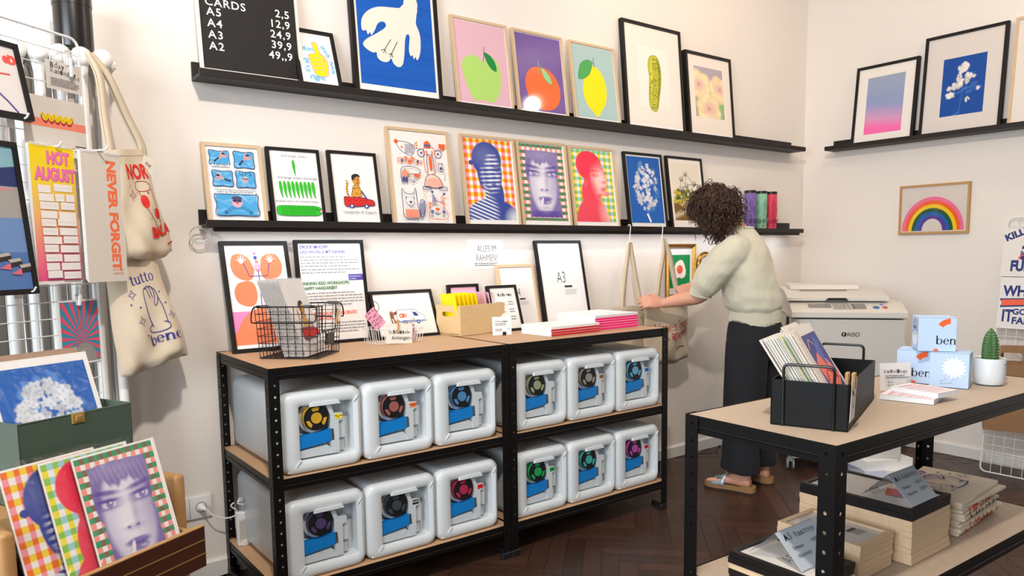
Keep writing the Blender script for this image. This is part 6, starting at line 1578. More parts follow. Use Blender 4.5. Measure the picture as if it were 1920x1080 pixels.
# totes hanging from S-hooks on the lit ledge
def shook(x, label):
    t = thing('s_hook', label, 'hook', (x, -0.12, 1.379), group='white hooks on the lit ledge')
    b = MB(); b.tube(smooth_pts([(0.0, 0.012, 0.018), (0, 0.010, 0.030), (0, 0.0, 0.036), (0, -0.008, 0.028), (-.002, -0.009, 0.0), (-.006, -0.008, -0.035), (-.006, -.006, -.05), (0, -.012, -.058), (.006, -.022, -.05)]), 0.0026, 8); b.build('hook_wire', M_WIREW, t)
shook(-1.862, 'white wire hook over the lit ledge holding the left cotton tote'); shook(-1.602, 'white wire hook over the lit ledge holding the tote being touched')
def art_hugs(a):
    c = '#c23a2c'
    a.serif('kisses, hugs', 0.98, 0.30, 0.205, c, rot=-5, align='r'); a.serif('& aperol', 0.90, 0.52, 0.215, c, rot=-5, align='r'); a.curve([(0.5, 0.86), (0.62, 0.80), (0.74, 0.82)], 0.016, c)
def art_small(a):
    c = '#23232a'
    for i in range(5): a.rect(.2 + .1 * i, .2, .25 + .1 * i, .3, c)
    a.text('studio', .2, .6, .2, c)
tote('plain cotton tote bag hanging left of the one being touched, behind the pink stack', (-1.845, -0.115, 0.968), R(3), 0.31, 0.36, art_small, (-0.012, 0.355, 0.0), 21, 0.03, 0.04, 0.008, art_box=(0.5, 0.35, 0.9, 0.6))
tote('cotton tote bag with red serif lettering about hugs, held by the person', (-1.585, -0.150, 0.985), R(6), 0.425, 0.355, art_hugs, (-0.015, 0.355, 0.02), 5, 0.055, 0.03, 0.013, art_box=(0.16, 0.22, 0.93, 0.86))
# ------------------------------------------------------------------ the standing person
PERSON = thing('person', 'person with dark curly hair, cream knit top and black trousers, reaching for a tote bag', 'person', (-1.45, -0.62, 0.0))
PO = Vector((-1.45, -0.62, 0.0))
M_SKIN = mat('skin', '#d9a084', 0.55, col2='#cf927a', scale=40, bump=0.05)
M_KNIT = mat('cream_knit', '#d3cfba', 0.95, col2='#c7c2ac', scale=260, bump=0.35, sheen=0.3)
M_TROUSER = mat('black_linen', '#14141a', 0.9, var=0.15, scale=180, bump=0.25)
M_HAIR = mat('dark_brown_hair', '#4a2f20', 0.5, col2='#24140c', scale=60)
M_CORK = mat('cork', '#a27a4c', 0.85, col2='#7a5630', scale=300, bump=0.2)
def ering(c, a, b_, ang, n=20, nrm=None):
    """ellipse ring; horizontal unless nrm is given"""
    ca, sa = math.cos(ang), math.sin(ang); pts = []
    if nrm is None: ux = Vector((ca, sa, 0)); uy = Vector((-sa, ca, 0))
    else:
        nrm = Vector(nrm).normalized(); ux = Vector((ca, sa, 0)); ux = (ux - nrm * ux.dot(nrm)).normalized(); uy = nrm.cross(ux)
    for k in range(n):
        t = 2 * math.pi * k / n; pts.append(tuple(Vector(c) - PO + ux * (a * math.cos(t)) + uy * (b_ * math.sin(t))))
    return pts
def limb(b, pts, rad, n=14):
    """capped tapering tube through world points, subdivided"""
    q = smooth_pts([tuple(Vector(p) - PO) + (r,) for p, r in zip(pts, rad)], False, 5)
    P = [Vector(x[:3]) for x in q]; rr = [x[3] for x in q]
    d0 = (P[0] - P[1]).normalized(); d1 = (P[-1] - P[-2]).normalized()
    for f, g in ((0.55, 0.82), (0.9, 0.45)): P = [P[0] + d0 * (rr[0] * .5 if f < .6 else rr[0] * .35 * .8)] + P if False else P
    P = [P[0] + d0 * rr[0] * .75, P[0] + d0 * rr[0] * .45] + P + [P[-1] + d1 * rr[-1] * .45, P[-1] + d1 * rr[-1] * .75]
    rr = [rr[0] * .45, rr[0] * .82] + rr + [rr[-1] * .82, rr[-1] * .45]
    b.tube([tuple(p) for p in P], rr, n)
def solid(b, name, m, parent, vox, smooth_it=6, factor=0.5, disp=None):
    o = b.build(name, m, parent, smooth=180)
    md = o.modifiers.new('union', 'REMESH'); md.mode = 'VOXEL'; md.voxel_size = vox; md.use_smooth_shade = True
    if smooth_it: s = o.modifiers.new('soften', 'SMOOTH'); s.iterations = smooth_it; s.factor = factor
    return o
SH = R(30)
# --- body
b = MB()
torso = [(0.86, -1.405, -.605, .145, .105), (0.95, -1.405, -.605, .125, .095), (1.05, -1.415, -.59, .125, .09), (1.18, -1.43, -.562, .145, .095), (1.28, -1.425, -.535, .15, .08), (1.33, -1.41, -.515, .11, .065), (1.375, -1.39, -.497, .055, .05)]
b.loft([ering((x, y, z), a, c, SH) for z, x, y, a, c in torso])
HC = Vector((-1.492, -0.418, 1.478)); fw = Vector((-0.52, 0.52, -0.68)).normalized(); up = Vector((-0.42, 0.48, 0.77)); up = (up - fw * up.dot(fw)).normalized(); sd = fw.cross(up)
limb(b, [(-1.39, -.497, 1.35), (-1.415, -.475, 1.40), tuple(HC - up * .06 - fw * .03)], [.056, .05, .05])
hp = lambda f, s, u: tuple(HC + fw * f + sd * s + up * u - PO)
rings = []
for u, f, a, c in ((-.115, .035, .022, .028), (-.10, .03, .042, .05), (-.07, .018, .056, .072), (-.03, .005, .066, .088), (.02, -.004, .072, .095), (.06, -.01, .07, .092), (.09, -.014, .056, .074), (.11, -.016, .03, .04)):
    rings.append([hp(f + c * math.sin(2 * math.pi * k / 18), a * math.cos(2 * math.pi * k / 18), u) for k in range(18)])
b.loft(rings)
b.tube([hp(.085, 0, .02), hp(.108, 0, -.018), hp(.102, 0, -.032)], [.009, .014, .011], 8)          # nose
for s in (-1, 1): b.tube([hp(-.005, s * .070, .018), hp(-.012, s * .078, .0), hp(-.004, s * .072, -.024)], [.012, .014, .009], 8)   # ears
for s in (-1, 1): b.tube([hp(.082, s * .012, -.056), hp(.086, s * .002, -.054)], .007, 8)
# arms
LS, LE, LW = (-1.575, -.60, 1.275), (-1.628, -.435, 1.035), (-1.758, -.275, 0.985)
RS, RE, RW = (-1.285, -.44, 1.29), (-1.375, -.275, 1.105), (-1.503, -.262, 1.072)
limb(b, [(-1.45, -.55, 1.28), LS, (-1.61, -.52, 1.16), LE, (-1.69, -.36, 1.01), LW], [.06, .055, .047, .040, .040, .025])
limb(b, [(-1.40, -.51, 1.29), RS, (-1.33, -.35, 1.20), RE, (-1.44, -.265, 1.09), RW], [.06, .055, .045, .039, .038, .024])
def hand(b, wrist, tip, thumb_dir, normal, curl, s=1.0):
    """palm plus five bent fingers; normal = back of the hand"""
    w_ = Vector(wrist); d = (Vector(tip) - w_).normalized(); nn = Vector(normal); nn = (nn - d * nn.dot(d)).normalized(); sdv = d.cross(nn)
    if sdv.dot(Vector(thumb_dir)) < 0: sdv = -sdv
    P = lambda a, c, e: tuple(w_ + d * a * s + sdv * c * s + nn * e * s - PO)
    rings = []
    for a, hw, th in ((-.01, .022, .018), (.015, .027, .017), (.045, .037, .016), (.075, .040, .014), (.090, .038, .011)):
        rings.append([P(a, hw * math.cos(2 * math.pi * k / 14), th * math.sin(2 * math.pi * k / 14)) for k in range(14)])
    b.loft(rings)
    for i, (c, L_, r) in enumerate(((.029, .070, .0085), (.010, .078, .0088), (-.010, .073, .0084), (-.028, .058, .0075))):
        cu = curl * (1 + .12 * i); pts = [P(.070, c * .9, 0.002)]; ang = -cu * .3; a, e = .088, .002; pts.append(P(a, c, e))
        for seg, f in ((.45, .8), (.30, 1.0), (.25, .8)):
            ang -= cu * f * .5; a += L_ * seg * math.cos(ang); e += L_ * seg * math.sin(ang); pts.append(P(a, c * (1 + .15 * (a - .09) / .07), e))
        b.tube(pts, [r * 1.1, r * 1.08, r, r * .92, r * .75], 8)
    b.tube([P(.012, .022, -.004), P(.040, .046, -.010), P(.062, .058, -.020), P(.082, .058, -.032)], [.013, .011, .0095, .0075], 8)
hand(b, LW, (-1.905, -.212, 1.008), (0, .3, 1), (0.3, -.9, .35), 0.9)
hand(b, RW, (-1.64, -.205, 1.005), (-.3, -.2, -1), (-.2, -.75, .7), 1.7)
# legs and feet
def foot(b, heel, toe, knee, hip):
    h, t_ = Vector(heel), Vector(toe); d = (t_ - h).normalized(); n_ = Vector((-d.y, d.x, 0)); an = math.atan2(d.y, d.x)
    P = lambda a, z: tuple(h + d * a + Vector((0, 0, z)))
    limb(b, [hip, knee, P(.055, .22), P(.05, .085)], [.085, .055, .042, .036])
    L_ = (t_ - h).length; rings = []
    for f, wd, ht, zc in ((.06, .022, .022, .052), (.12, .031, .036, .062), (.24, .034, .042, .068), (.42, .034, .034, .064), (.58, .038, .025, .055), (.74, .042, .018, .048), (.82, .041, .014, .044)):
        rings.append([tuple(Vector(P(f * L_, zc)) + n_ * (wd * math.cos(2 * math.pi * k / 14)) + Vector((0, 0, ht * math.sin(2 * math.pi * k / 14))) - PO) for k in range(14)])
    b.loft(rings)
    side = 1 if heel[0] < -1.5 else -1
    for i in range(5):
        c = (-.030 + .0148 * i) * side * -1; l = (.185, .19, .18, .165, .148)[i] if True else 0
        r = (.0125, .0095, .009, .0085, .008)[i]
        a0 = Vector(P(.74 * L_, .044)) + n_ * c - PO; a1 = Vector(P(min(.97, .97 - .028 * i) * L_, .040)) + n_ * c * 1.1 - PO
        b.tube([tuple(a0), tuple((a0 + a1) / 2 + Vector((0, 0, .005))), tuple(a1)], [r, r, r * .85], 8)
LH, LT, RH, RT = (-1.578, -.741, 0), (-1.640, -.500, 0), (-1.365, -.705, 0), (-1.415, -.462, 0)
foot(b, LH, LT, (-1.545, -.645, .49), (-1.485, -.615, .84)); foot(b, RH, RT, (-1.355, -.615, .49), (-1.335, -.60, .84))
solid(b, 'body', M_SKIN, PERSON, 0.0048, 5)
for s in (-1, 1):
    e = MB(); e.ell(hp(.079, s * .031, .012), (.0115, .0115, .0115), 8); e.build('eye', mat('eye_dark', '#3a2a22', 0.2), PERSON)
# --- trousers
b = MB()
b.loft([ering((x, y, z), a, c, SH * .6) for z, x, y, a, c in ((.925, -1.405, -.607, .152, .118), (.86, -1.408, -.612, .175, .138), (.80, -1.41, -.618, .19, .148), (.74, -1.415, -.622, .185, .14), (.70, -1.418, -.622, .17, .12))])
for ht, top, kn, hem in (((-1.50, -.628), .112, (-1.548, -.66), (-1.592, -.668)), ((-1.345, -.60), .108, (-1.357, -.615), (-1.378, -.622))):
    rg = []
    for z, f, r in ((.80, 0, .105), (.70, .15, .112), (.58, .38, .106), (.45, .58, .100), (.30, .78, .098), (.18, .92, .098), (.115, 1.0, .100)):
        cx = ht[0] + (hem[0] - ht[0]) * f; cy = ht[1] + (hem[1] - ht[1]) * f
        rg.append([(p[0] + .006 * math.sin(k * 1.3 + z * 9), p[1] + .006 * math.cos(k * .9 + z * 13), p[2] + (0.012 * math.sin(2 * math.pi * k / 20) if z < .12 else 0)) for k, p in enumerate(ering((cx, cy, z), r, r * 1.02, 0))])
    b.loft(rg)
solid(b, 'trousers', M_TROUSER, PERSON, 0.009, 8)
# --- knit top
b = MB(); rg = []
for z, x, y, a, c in ((.868, -1.402, -.606, .168, .131), (.90, -1.402, -.606, .166, .129), (.935, -1.404, -.606, .163, .127), (.965, -1.406, -.603, .188, .148), (1.02, -1.412, -.597, .194, .15), (1.10, -1.42, -.583, .19, .142), (1.18, -1.424, -.563, .198, .138), (1.26, -1.414, -.542, .203, .126), (1.32, -1.398, -.522, .178, .105), (1.358, -1.392, -.508, .115, .08), (1.385, -1.388, -.495, .066, .064)):
    rg.append(ering((x, y, z), a, c, SH, 26))
b.loft(rg)
limb(b, [(-1.50, -.565, 1.28), (-1.585, -.60, 1.262), (-1.622, -.545, 1.19), (-1.640, -.475, 1.095), (-1.642, -.435, 1.055)], [.07, .082, .088, .080, .060], 16)
limb(b, [(-1.36, -.49, 1.29), (-1.285, -.435, 1.275), (-1.315, -.36, 1.20), (-1.355, -.30, 1.135)], [.07, .078, .08, .058], 16)
o = solid(b, 'knit_top', M_KNIT, PERSON, 0.0075, 5)
tx = bpy.data.textures.new('folds', 'CLOUDS'); tx.noise_scale = 0.11; tx.noise_depth = 1
dm = o.modifiers.new('folds', 'DISPLACE'); dm.texture = tx; dm.strength = 0.026; dm.mid_level = 0.5; dm.texture_coords = 'LOCAL'
b = MB()     # ribbed hem band and neckband
b.loft([ering((-1.402, -.606, z), .170 + q, .133 + q, SH, 60) for z, q in ((.884, -.004), (.886, 0), (.955, 0), (.972, -.006), (.972, -.02), (.884, -.02), (.884, -.004))], cap=False)
for k in range(110):
    b.tube([ering((-1.402, -.606, .887), .1712, .1342, SH, 110)[k], ering((-1.402, -.606, .955), .1712, .1342, SH, 110)[k]], 0.0018, 5)
b.build('ribbed_hem', M_KNIT, PERSON)
b = MB(); b.tube(ering((-1.388, -.494, 1.388), .066, .064, SH, 24), .007, 7, closed=True); b.build('neckband', M_KNIT, PERSON)
for c, d, r in (((-1.642, -.437, 1.045), (-.02, .25, -1), .056), ((-1.362, -.292, 1.125), (-.35, .4, -.8), .055)):
    b = MB(); n = Vector(d).normalized(); e1 = n.orthogonal().normalized(); e2 = n.cross(e1)
    for k in range(44):
        t = 2 * math.pi * k / 44; q = Vector(c) - PO + (e1 * math.cos(t) + e2 * math.sin(t)) * r; b.tube([tuple(q - n * .018), tuple(q + n * .018)], .0042, 5)
    b.build('ribbed_cuff', M_KNIT, PERSON)
# --- hair
HH = HC - fw * 0.020 + up * 0.005 + Vector((-.040, .0, .000))
b = MB(); b.ell(tuple(HH - PO), (.126, .126, .122), 14)
o = solid(b, 'hair', M_HAIR, PERSON, 0.008, 0)
t2 = bpy.data.textures.new('hair_clumps', 'CLOUDS'); t2.noise_scale = 0.03
dm = o.modifiers.new('clumps', 'DISPLACE'); dm.texture = t2; dm.strength = 0.04; dm.texture_coords = 'LOCAL'
b = MB(); rnd = random.Random(7)
for i in range(2000):
    th = rnd.uniform(0, 2 * math.pi); cz = rnd.uniform(-1, 1); sz = math.sqrt(1 - cz * cz)
    n_ = Vector((sz * math.cos(th), sz * math.sin(th), cz))
    if n_.dot(fw) > 0.62: continue
    if n_.dot(Vector((0.55, -0.5, -0.66))) > 0.80: continue            # nape stays open
    p = HH + n_ * rnd.uniform(.085, .135); d = (n_ * rnd.uniform(.3, .9) + Vector((0, 0, -1)) * rnd.uniform(.3, .9) + Vector((rnd.uniform(-.5, .5), rnd.uniform(-.5, .5), rnd.uniform(-.4, .4)))).normalized()
    e1 = d.orthogonal().normalized(); e2 = d.cross(e1); L_ = rnd.uniform(.035, .07); hr = rnd.uniform(.007, .014); tw = rnd.uniform(1.4, 2.8); ph = rnd.uniform(0, 6.28); n = 12
    if n_.z < -.2 and rnd.random() < .5: L_ *= 1.35
    pts = []
    for k in range(n + 1):
        f = k / n; a = ph + f * tw * 6.283; pts.append(tuple(p + d * (L_ * f) + Vector((0, 0, -.03 * f * f)) + (e1 * math.cos(a) + e2 * math.sin(a)) * hr * (0.4 + .6 * f) - PO))
    b.tube(pts, [.0020] * n + [.0008], 4, cap=False)
b.build('curls', M_HAIR, PERSON, smooth=60)
# --- sandals
def sandal(heel, toe):
    h, t_ = Vector(heel), Vector(toe); d = (t_ - h).normalized(); n_ = Vector((-d.y, d.x, 0)); L_ = (t_ - h).length + .03
    P = lambda a, c, z: tuple(h - d * .012 + d * a * L_ + n_ * c + Vector((0, 0, z)) - PO)
    prof = [(0, 0), (.02, .022), (.08, .034), (.2, .036), (.38, .033), (.55, .038), (.72, .046), (.86, .044), (.95, .032), (1, 0)]
    outl = [(a, w_) for a, w_ in prof] + [(a, -w_) for a, w_ in prof[-2:0:-1]]
    outl = smooth_pts(outl, True, 3)
    rise = lambda a: .008 if a < .25 else 0.0
    b = MB(); n = len(outl)
    b.loft([[P(a, c, 0.008) for a, c in outl], [P(a, c, 0.030 + rise(a)) for a, c in outl], [P(.5 + (a - .5) * .94, c * .86, 0.033 + rise(a)) for a, c in outl], [P(.5 + (a - .5) * .9, c * .8, 0.028) for a, c in outl]], cap=True)
    fb = b.build('sandal', M_CORK, PERSON)
    b = MB(); b.loft([[P(a, c * 1.02, 0.0) for a, c in outl], [P(a, c * 1.02, 0.0085) for a, c in outl]]); b.build('outsole', mat('dark_rubber', '#2a211c', 0.8), fb)
    b = MB(); rings = []
    for a in (.50, .57, .64, .71, .78):
        hw = .0425 + .02 * (a - .55) ; rg = []
        for k in range(13):
            t = math.pi * k / 12; rg.append(P(a + .05 * abs(math.cos(t)), hw * 1.03 * math.cos(t), 0.024 + (.072 - .13 * (a - .50)) * math.sin(t)))
        rings.append(rg)
    vs = [p for r_ in rings for p in r_]; b.add(vs, [(j * 13 + k, j * 13 + k + 1, (j + 1) * 13 + k + 1, (j + 1) * 13 + k) for j in range(4) for k in range(12)])
    st = b.build('strap', mat('silver_leather', '#a9adb2', 0.35, metal=0.35), fb, fix=False); md = st.modifiers.new('thickness', 'SOLIDIFY'); md.thickness = .003
    b = MB(); s = 1
    b.tube([P(.62, s * .010, .081), P(.70, s * .010, .075), P(.70, s * .036, .060), P(.62, s * .036, .064)], .0022, 6, closed=True); b.tube([P(.66, s * .010, .079), P(.66, s * .036, .063)], .0016, 6); b.build('buckle', mat('pewter', '#6a6a68', 0.3, metal=0.9), fb)
sandal(LH, LT); sandal(RH, RT)
# ------------------------------------------------------------------ printer-duplicator in the corner
M_COP = mat('duplicator_plastic', '#dcd6cc', 0.45, var=0.012); M_COPG = mat('duplicator_panel', '#c9c5be', 0.45, var=0.012)
t = thing('duplicator', 'large pale office print duplicator on castors standing in the room corner', 'copier', (-1.083, -0.622, 0), (0, 0, R(-51.4)))
CWD, CD = 0.588, 0.60
b = MB(); b.prismz([(0.0, 0.05), (0.045, 0.0), (CWD, 0.0), (CWD, CD), (0, CD)], 0.09, 0.878); b.build('cabinet', M_COPG, t, smooth=0)
b = MB(); b.box(0.112, CWD - .004, -0.004, 0.0, 0.11, 0.872, bev=.0012); f = b.build('front_door', M_COPG, t)
a = Art(0.095, 0.030, sheet=False); K = '#17181a'
a.ell(.15, .5, .14, None, K, 26); a.text('f', .10, .78, .26, '#d8d4cc', 0.03)
x = .33
a.line([(.35, .82), (.35, .2), (.46, .2), (.49, .36), (.44, .5), (.36, .52)], .034, K); a.line([(.42, .52), (.51, .82)], .034, K); a.line([(.57, .2), (.57, .82)], .034, K)
a.curve([(.72, .25), (.66, .18), (.63, .34), (.68, .5), (.73, .64), (.69, .82), (.62, .76)], .034, K); a.ring(.87, .5, .085, .118, K)
o = a.build('maker_logo', f, loc=(0.262, -0.0045, 0.781))
b = MB(); b.loft([[(x, y, z) for y, z in ((0.0, .885), (-.012, .89), (-.014, .918), (0.0, .926), (.13, .968), (CD, .968), (CD, .885))] for x in (0.0, CWD + .004)]); b.build('control_panel_housing', M_COP, t, smooth=20)
def panel(u0, u1, v0, v1, col, name, lab=None):
    y = lambda v: .0 + .13 * v; z = lambda v: .9262 + .042 * v
    b = MB(); e = .0012
    b.add([(u0, y(v0), z(v0) + e), (u1, y(v0), z(v0) + e), (u1, y(v1), z(v1) + e), (u0, y(v1), z(v1) + e)], [(0, 1, 2, 3)])
    o = b.build(name, mat('panel_' + col, col, 0.4), t, smooth=0)
    return o
panel(.095, .215, .30, .72, '#8f8c86', 'display'); panel(.225, .335, .15, .75, '#b9b5ad', 'keypad'); panel(.325, .395, .2, .74, '#8f8a82', 'key_cluster')
for i in range(4):
    for j in range(3): panel(.232 + .022 * i, .248 + .022 * i, .22 + .16 * j, .32 + .16 * j, '#e4dfd6', 'key')
for x, y_, r, c in ((.445, .045, .017, '#3f78b0'), (.490, .045, .013, '#c8604a'), (.480, .085, .008, '#8f80d8')):
    b = MB(); b.at(x, y_, .9275 + .32 * y_, R(18), 0, 0); b.lathe([(r, 0), (r, .003), (r * .8, .005)], 20); b.build('button', mat('button_' + c, c, 0.4), t)
b = MB(); b.loft([[(x, y, z) for y, z in ((.10, .975), (.098, .992), (.12, 1.0), (.30, 1.028), (.56, 1.034), (.585, 1.02), (.585, .975))] for x in (-.015, .52)]); l = b.build('platen_lid', M_COP, t, smooth=20)
b = MB(); b.loft([[(x, y, z) for y, z in ((.30, 1.03), (.32, 1.055), (.54, 1.058), (.555, 1.034))] for x in (.02, .40)]); b.build('document_feeder', M_COP, l, smooth=20)
b = MB(); b.box(.07, .33, .262, .275, 1.0265, 1.0285); b.build('feed_slot', M_DARK, l)
b = MB(); b.prism([(.19, .978), (.31, .978), (.295, .992), (.205, .992)], .088, .10); b.build('lid_grip', M_DARK, l)
b = MB(); b.box(CWD - .02, CWD + .0, .01, CD - .01, .05, .09); b.box(.03, CWD - .02, .02, CD - .02, .075, .09); b.build('base_frame', M_COPG, t)
for x, y in ((.02, .05), (CWD - .05, .06), (.02, CD - .06), (CWD - .05, CD - .06)):
    b = MB(); b.box(x - .014, x + .014, y - .006, y + .03, .045, .082, bev=.003); c = b.build('castor', mat('castor_grey', '#8b9095', 0.4), t)
    for s in (-.016, .016): b = MB(); b.cyl((x + s - .005, y + .008, .032), (x + s + .005, y + .008, .032), .032, n=24); b.build('wheel', mat('castor_grey', '#8b9095', 0.4), c)
b = MB(); b.box(-.012, -.001, .12, .17, .80, .88, bev=.002); b.build('side_latch', M_DARK, t)
for i, (x, y, rz, z) in enumerate(((-.915, -.985, -38, .0005), (-.905, -.99, -24, .052))):
    t = thing('paper_ream', 'upper white paper ream, turned askew on another by the duplicator' if i else 'lower white paper ream lying on the floor by the duplicator', 'paper', (x, y, z), (0, 0, R(rz)))
    b = MB(); b.box(0, .297, 0, .21, 0, .051); b.build('paper', M_PAGE, t, smooth=0)
    if not i: b = MB(); b.box(-.0006, .12, -.0006, .2106, -.0003, .0514); b.build('wrapper', mat('ream_wrapper', '#d8dcea', 0.5), t, smooth=0)

# ------------------------------------------------------------------ wire grid with posters and paper bags at the right wall
t = thing('wire_grid', 'white wire grid leaning on the right wall with lettered posters and paper bags', 'display grid', (-0.250, -1.305, 0.005), (R(-8.6), 0, R(-90)))
b = MB(); W2, H2 = 0.62, 1.44; r = .03; out = []
for cx, cz, a0 in ((W2 - r, H2 - r, 0), (r, H2 - r, 90), (r, r, 180), (W2 - r, r, 270)):
    for k in range(5): an = R(a0 + 22.5 * k); out.append((cx + r * math.cos(an), 0, cz + r * math.sin(an)))
b.tube(out, .0042, 8, closed=True); b.build('rim', M_WIREW, t)
b = MB()
for i in range(1, 12): b.tube([(.0517 * i, .0035, .0), (.0517 * i, .0035, H2)], .0016, 6)
for i in range(1, 28): b.tube([(0, 0, .0514 * i), (W2, 0, .0514 * i)], .0016, 6)
b.build('wire_mesh', M_WIREW, t)
GR = t.matrix_basis if False else (Matrix.Translation((-0.250, -1.305, 0.005)) @ Euler((R(-8.6), 0, R(-90))).to_matrix().to_4x4())
def rthing(name, label, cat, x, y, z, rot=(0, 0, 0), group=None):
    t = thing(name, label, cat, group=group); t.matrix_world = GR @ Matrix.Translation((x, y, z)) @ Euler(rot).to_matrix().to_4x4(); return t
B_, O_ = '#2e3a7c', '#f2694a'
def art_killing(a):
    a.rect(0, 0, 1, 1, '#eae4de')
    a.text('KILLING', .06, .27, .22, B_, .05, rot=-24); a.text('SO', .43, .30, .16, B_, .04, rot=-10); a.line([(.38, .62), (.62, .36)], .07, O_); a.text('ME', .40, .44, .12, B_, .04); a.text('SOFTLY', .38, .56, .13, B_, .04)
    a.text('FULLY', .20, .88, .34, B_, .05, sx=.7); a.ell(.45, .62, .06, .05, B_, 12)
def art_whatever(a):
    a.rect(0, 0, 1, 1, '#ece8e6')
    a.text('WHY', .07, .36, .34, B_, .04, sx=.8); a.text('IT', .08, .86, .40, B_, .03, sx=.7); a.text('GOES', .30, .72, .19, B_, .035); a.text('FAR', .30, .90, .22, B_, .035)
    a.poly([(-.0, .42), (.5, .40), (1, .38), (1, .52), (.5, .56), (.02, .59), (.06, .50)], '#2e3a7c'); a.poly([(.05, .44), (1, .40), (1, .50), (.05, .56)], O_)
for lab, z, h, art, x in (('upper lettered poster in blue and coral, cropped at the right edge', 1.108, .272, art_killing, -.008), ('lower lettered poster with a coral band, cropped at the right edge', .815, .288, art_whatever, .004)):
    t = rthing('poster', lab, 'poster', x, -.0075, z, group=None); a = Art(.235, h, '#ece6e0', thick=.0008); art(a); a.build('sheet', t)
for lab, x, z in (('white grid hook beside the lower lettered poster', .155, .72), ('white grid hook carrying the brown paper bags', .15, .655)):
    t = rthing('grid_hook', lab, 'hook', x, -.003, z, group=None)
    b = MB(); b.tube(smooth_pts([(0, .004, 0), (0, -.03, .0), (0, -.07, .0), (0, -.08, .012)]), .0028, 8); b.build('prong', M_WIREW, t); b = MB(); b.box(-.012, .012, -.0045, -.002, -.02, .006, bev=.001); b.build('back_plate', M_WIREW, t)
for i in range(4):
    t = rthing('paper_bag', 'brown kraft carrier bag with flat handles, foremost on the right wall grid' if i == 3 else 'brown kraft carrier bag hanging behind the foremost one', 'bag', .010 - .006 * (3 - i), -.018 - .012 * i, .255 - .006 * i, (R(7 + 2 * i), R(-3.5), 0), None if i == 3 else 'brown paper bags on the right grid')
    b = MB(); wd, hb = .32, .375
    b.loft([[(x, y, 0), (x, y + .006, 0), (x + (0), y + .006, hb), (x, y, hb)] for x, y in ((0, 0), (wd, 0))]); b.box(.002, wd - .002, -.0006, 0, .0, .05)
    b.build('bag_body', M_KRAFT, t, smooth=0)
    for y in (-.001, .007):
        b = MB(); q = [(.09, hb - .03), (.09, hb + .075), (.10, hb + .085), (.22, hb + .085), (.23, hb + .075), (.23, hb - .03)]; iw = .018
        vs = [(x, y, z) for x, z in q] + [(x + (iw if x < .16 else -iw), y, z - (iw if z > hb + .05 else 0)) for x, z in q]
        b.add(vs, [(k, k + 1, 7 + k, 6 + k) for k in range(5)]); o = b.build('handle', M_KRAFT, t, smooth=0, fix=False); md = o.modifiers.new('thickness', 'SOLIDIFY'); md.thickness = .0012

# ------------------------------------------------------------------ on the table
ZTB = 0.9008
t = thing('card_bin', 'black metal bin with wire handles full of greeting cards on the table', 'bin', (-3.432, -2.248, ZTB), (0, 0, R(20.3)))
M_BIN = mat('black_sheet_metal', '#0a0b0c', 0.5, spec=0.2, var=0.08)
L_, W_, H_ = .392, .152, .096
b = MB(); e = .0025; b.box(0, L_, 0, e, 0, H_); b.box(0, L_, W_ - e, W_, 0, H_); b.box(0, e, 0, W_, 0, H_); b.box(L_ - e, L_, 0, W_, 0, H_); b.box(0, L_, 0, W_, 0, e); b.build('bin_shell', M_BIN, t, smooth=0)
for x in (-.004, L_ + .004):
    b = MB(); y0, y1, zt = .027, W_ - .026, H_ + .034; pts = [(x, y0, .002), (x, y0, zt - .010)] + [(x, y0 + .010 - .010 * math.cos(R(22.5 * k)), zt - .010 + .010 * math.sin(R(22.5 * k))) for k in range(1, 5)] + [(x, y1 - .010 + .010 * math.sin(R(22.5 * k)), zt - .010 + .010 * math.cos(R(22.5 * k))) for k in range(0, 4)] + [(x, y1, zt - .010), (x, y1, .002)]
    b.tube(pts, .0032, 8); b.build('handle', M_WIREB, t)
cA, sA = math.cos(R(20.3)), math.sin(R(20.3))
def loc_bin(x, y, z): return (-3.432 + x * cA - y * sA, -2.248 + x * sA + y * cA, ZTB + z)
def art_card_blue(a):
    a.rect(0, 0, 1, 1, '#e6e0d8'); a.rect(.05, .10, .97, .97, '#4a4f8c'); a.poly([(.05, .42), (.4, .30), (.75, .42), (.97, .62), (.6, .78), (.2, .70)], '#f07a66'); a.poly([(.4, .30), (.62, .12), (.78, .2), (.6, .5)], '#5a6ab0'); a.curve([(.1, .25), (.3, .16), (.45, .22)], .03, '#c9a3a8'); a.curve([(.15, .85), (.4, .78), (.8, .9)], .05, '#23407c'); a.curve([(.2, .6), (.45, .5), (.8, .62)], .04, '#c8485a'); a.curve([(.5, .95), (.7, .82), (.95, .86)], .05, '#e0a23c')
def art_card_green(a):
    a.rect(0, 0, 1, 1, '#e9e4dc'); a.rect(.06, .12, .96, .96, '#b3c69a')
    for i in range(9): a.curve([(.1 + .1 * i, .95), (.16 + .1 * i, .6), (.1 + .1 * i, .2)], .012, '#6f8f5c')
    a.curve([(.42, .8), (.5, .55), (.62, .62), (.6, .86)], 0, '#fff', True, fill='#e87a9a')
cols = ['#e6dfd6', '#d8cec2', '#c9a7a8', '#e2d9cf', '#a8c24e', '#cfc4b8', '#d7e0d8', '#e4dcd2', '#e0dbd4', '#8fb0b8', '#d3c6b6', '#f0ece6']
rnd = random.Random(31)
NB = 24
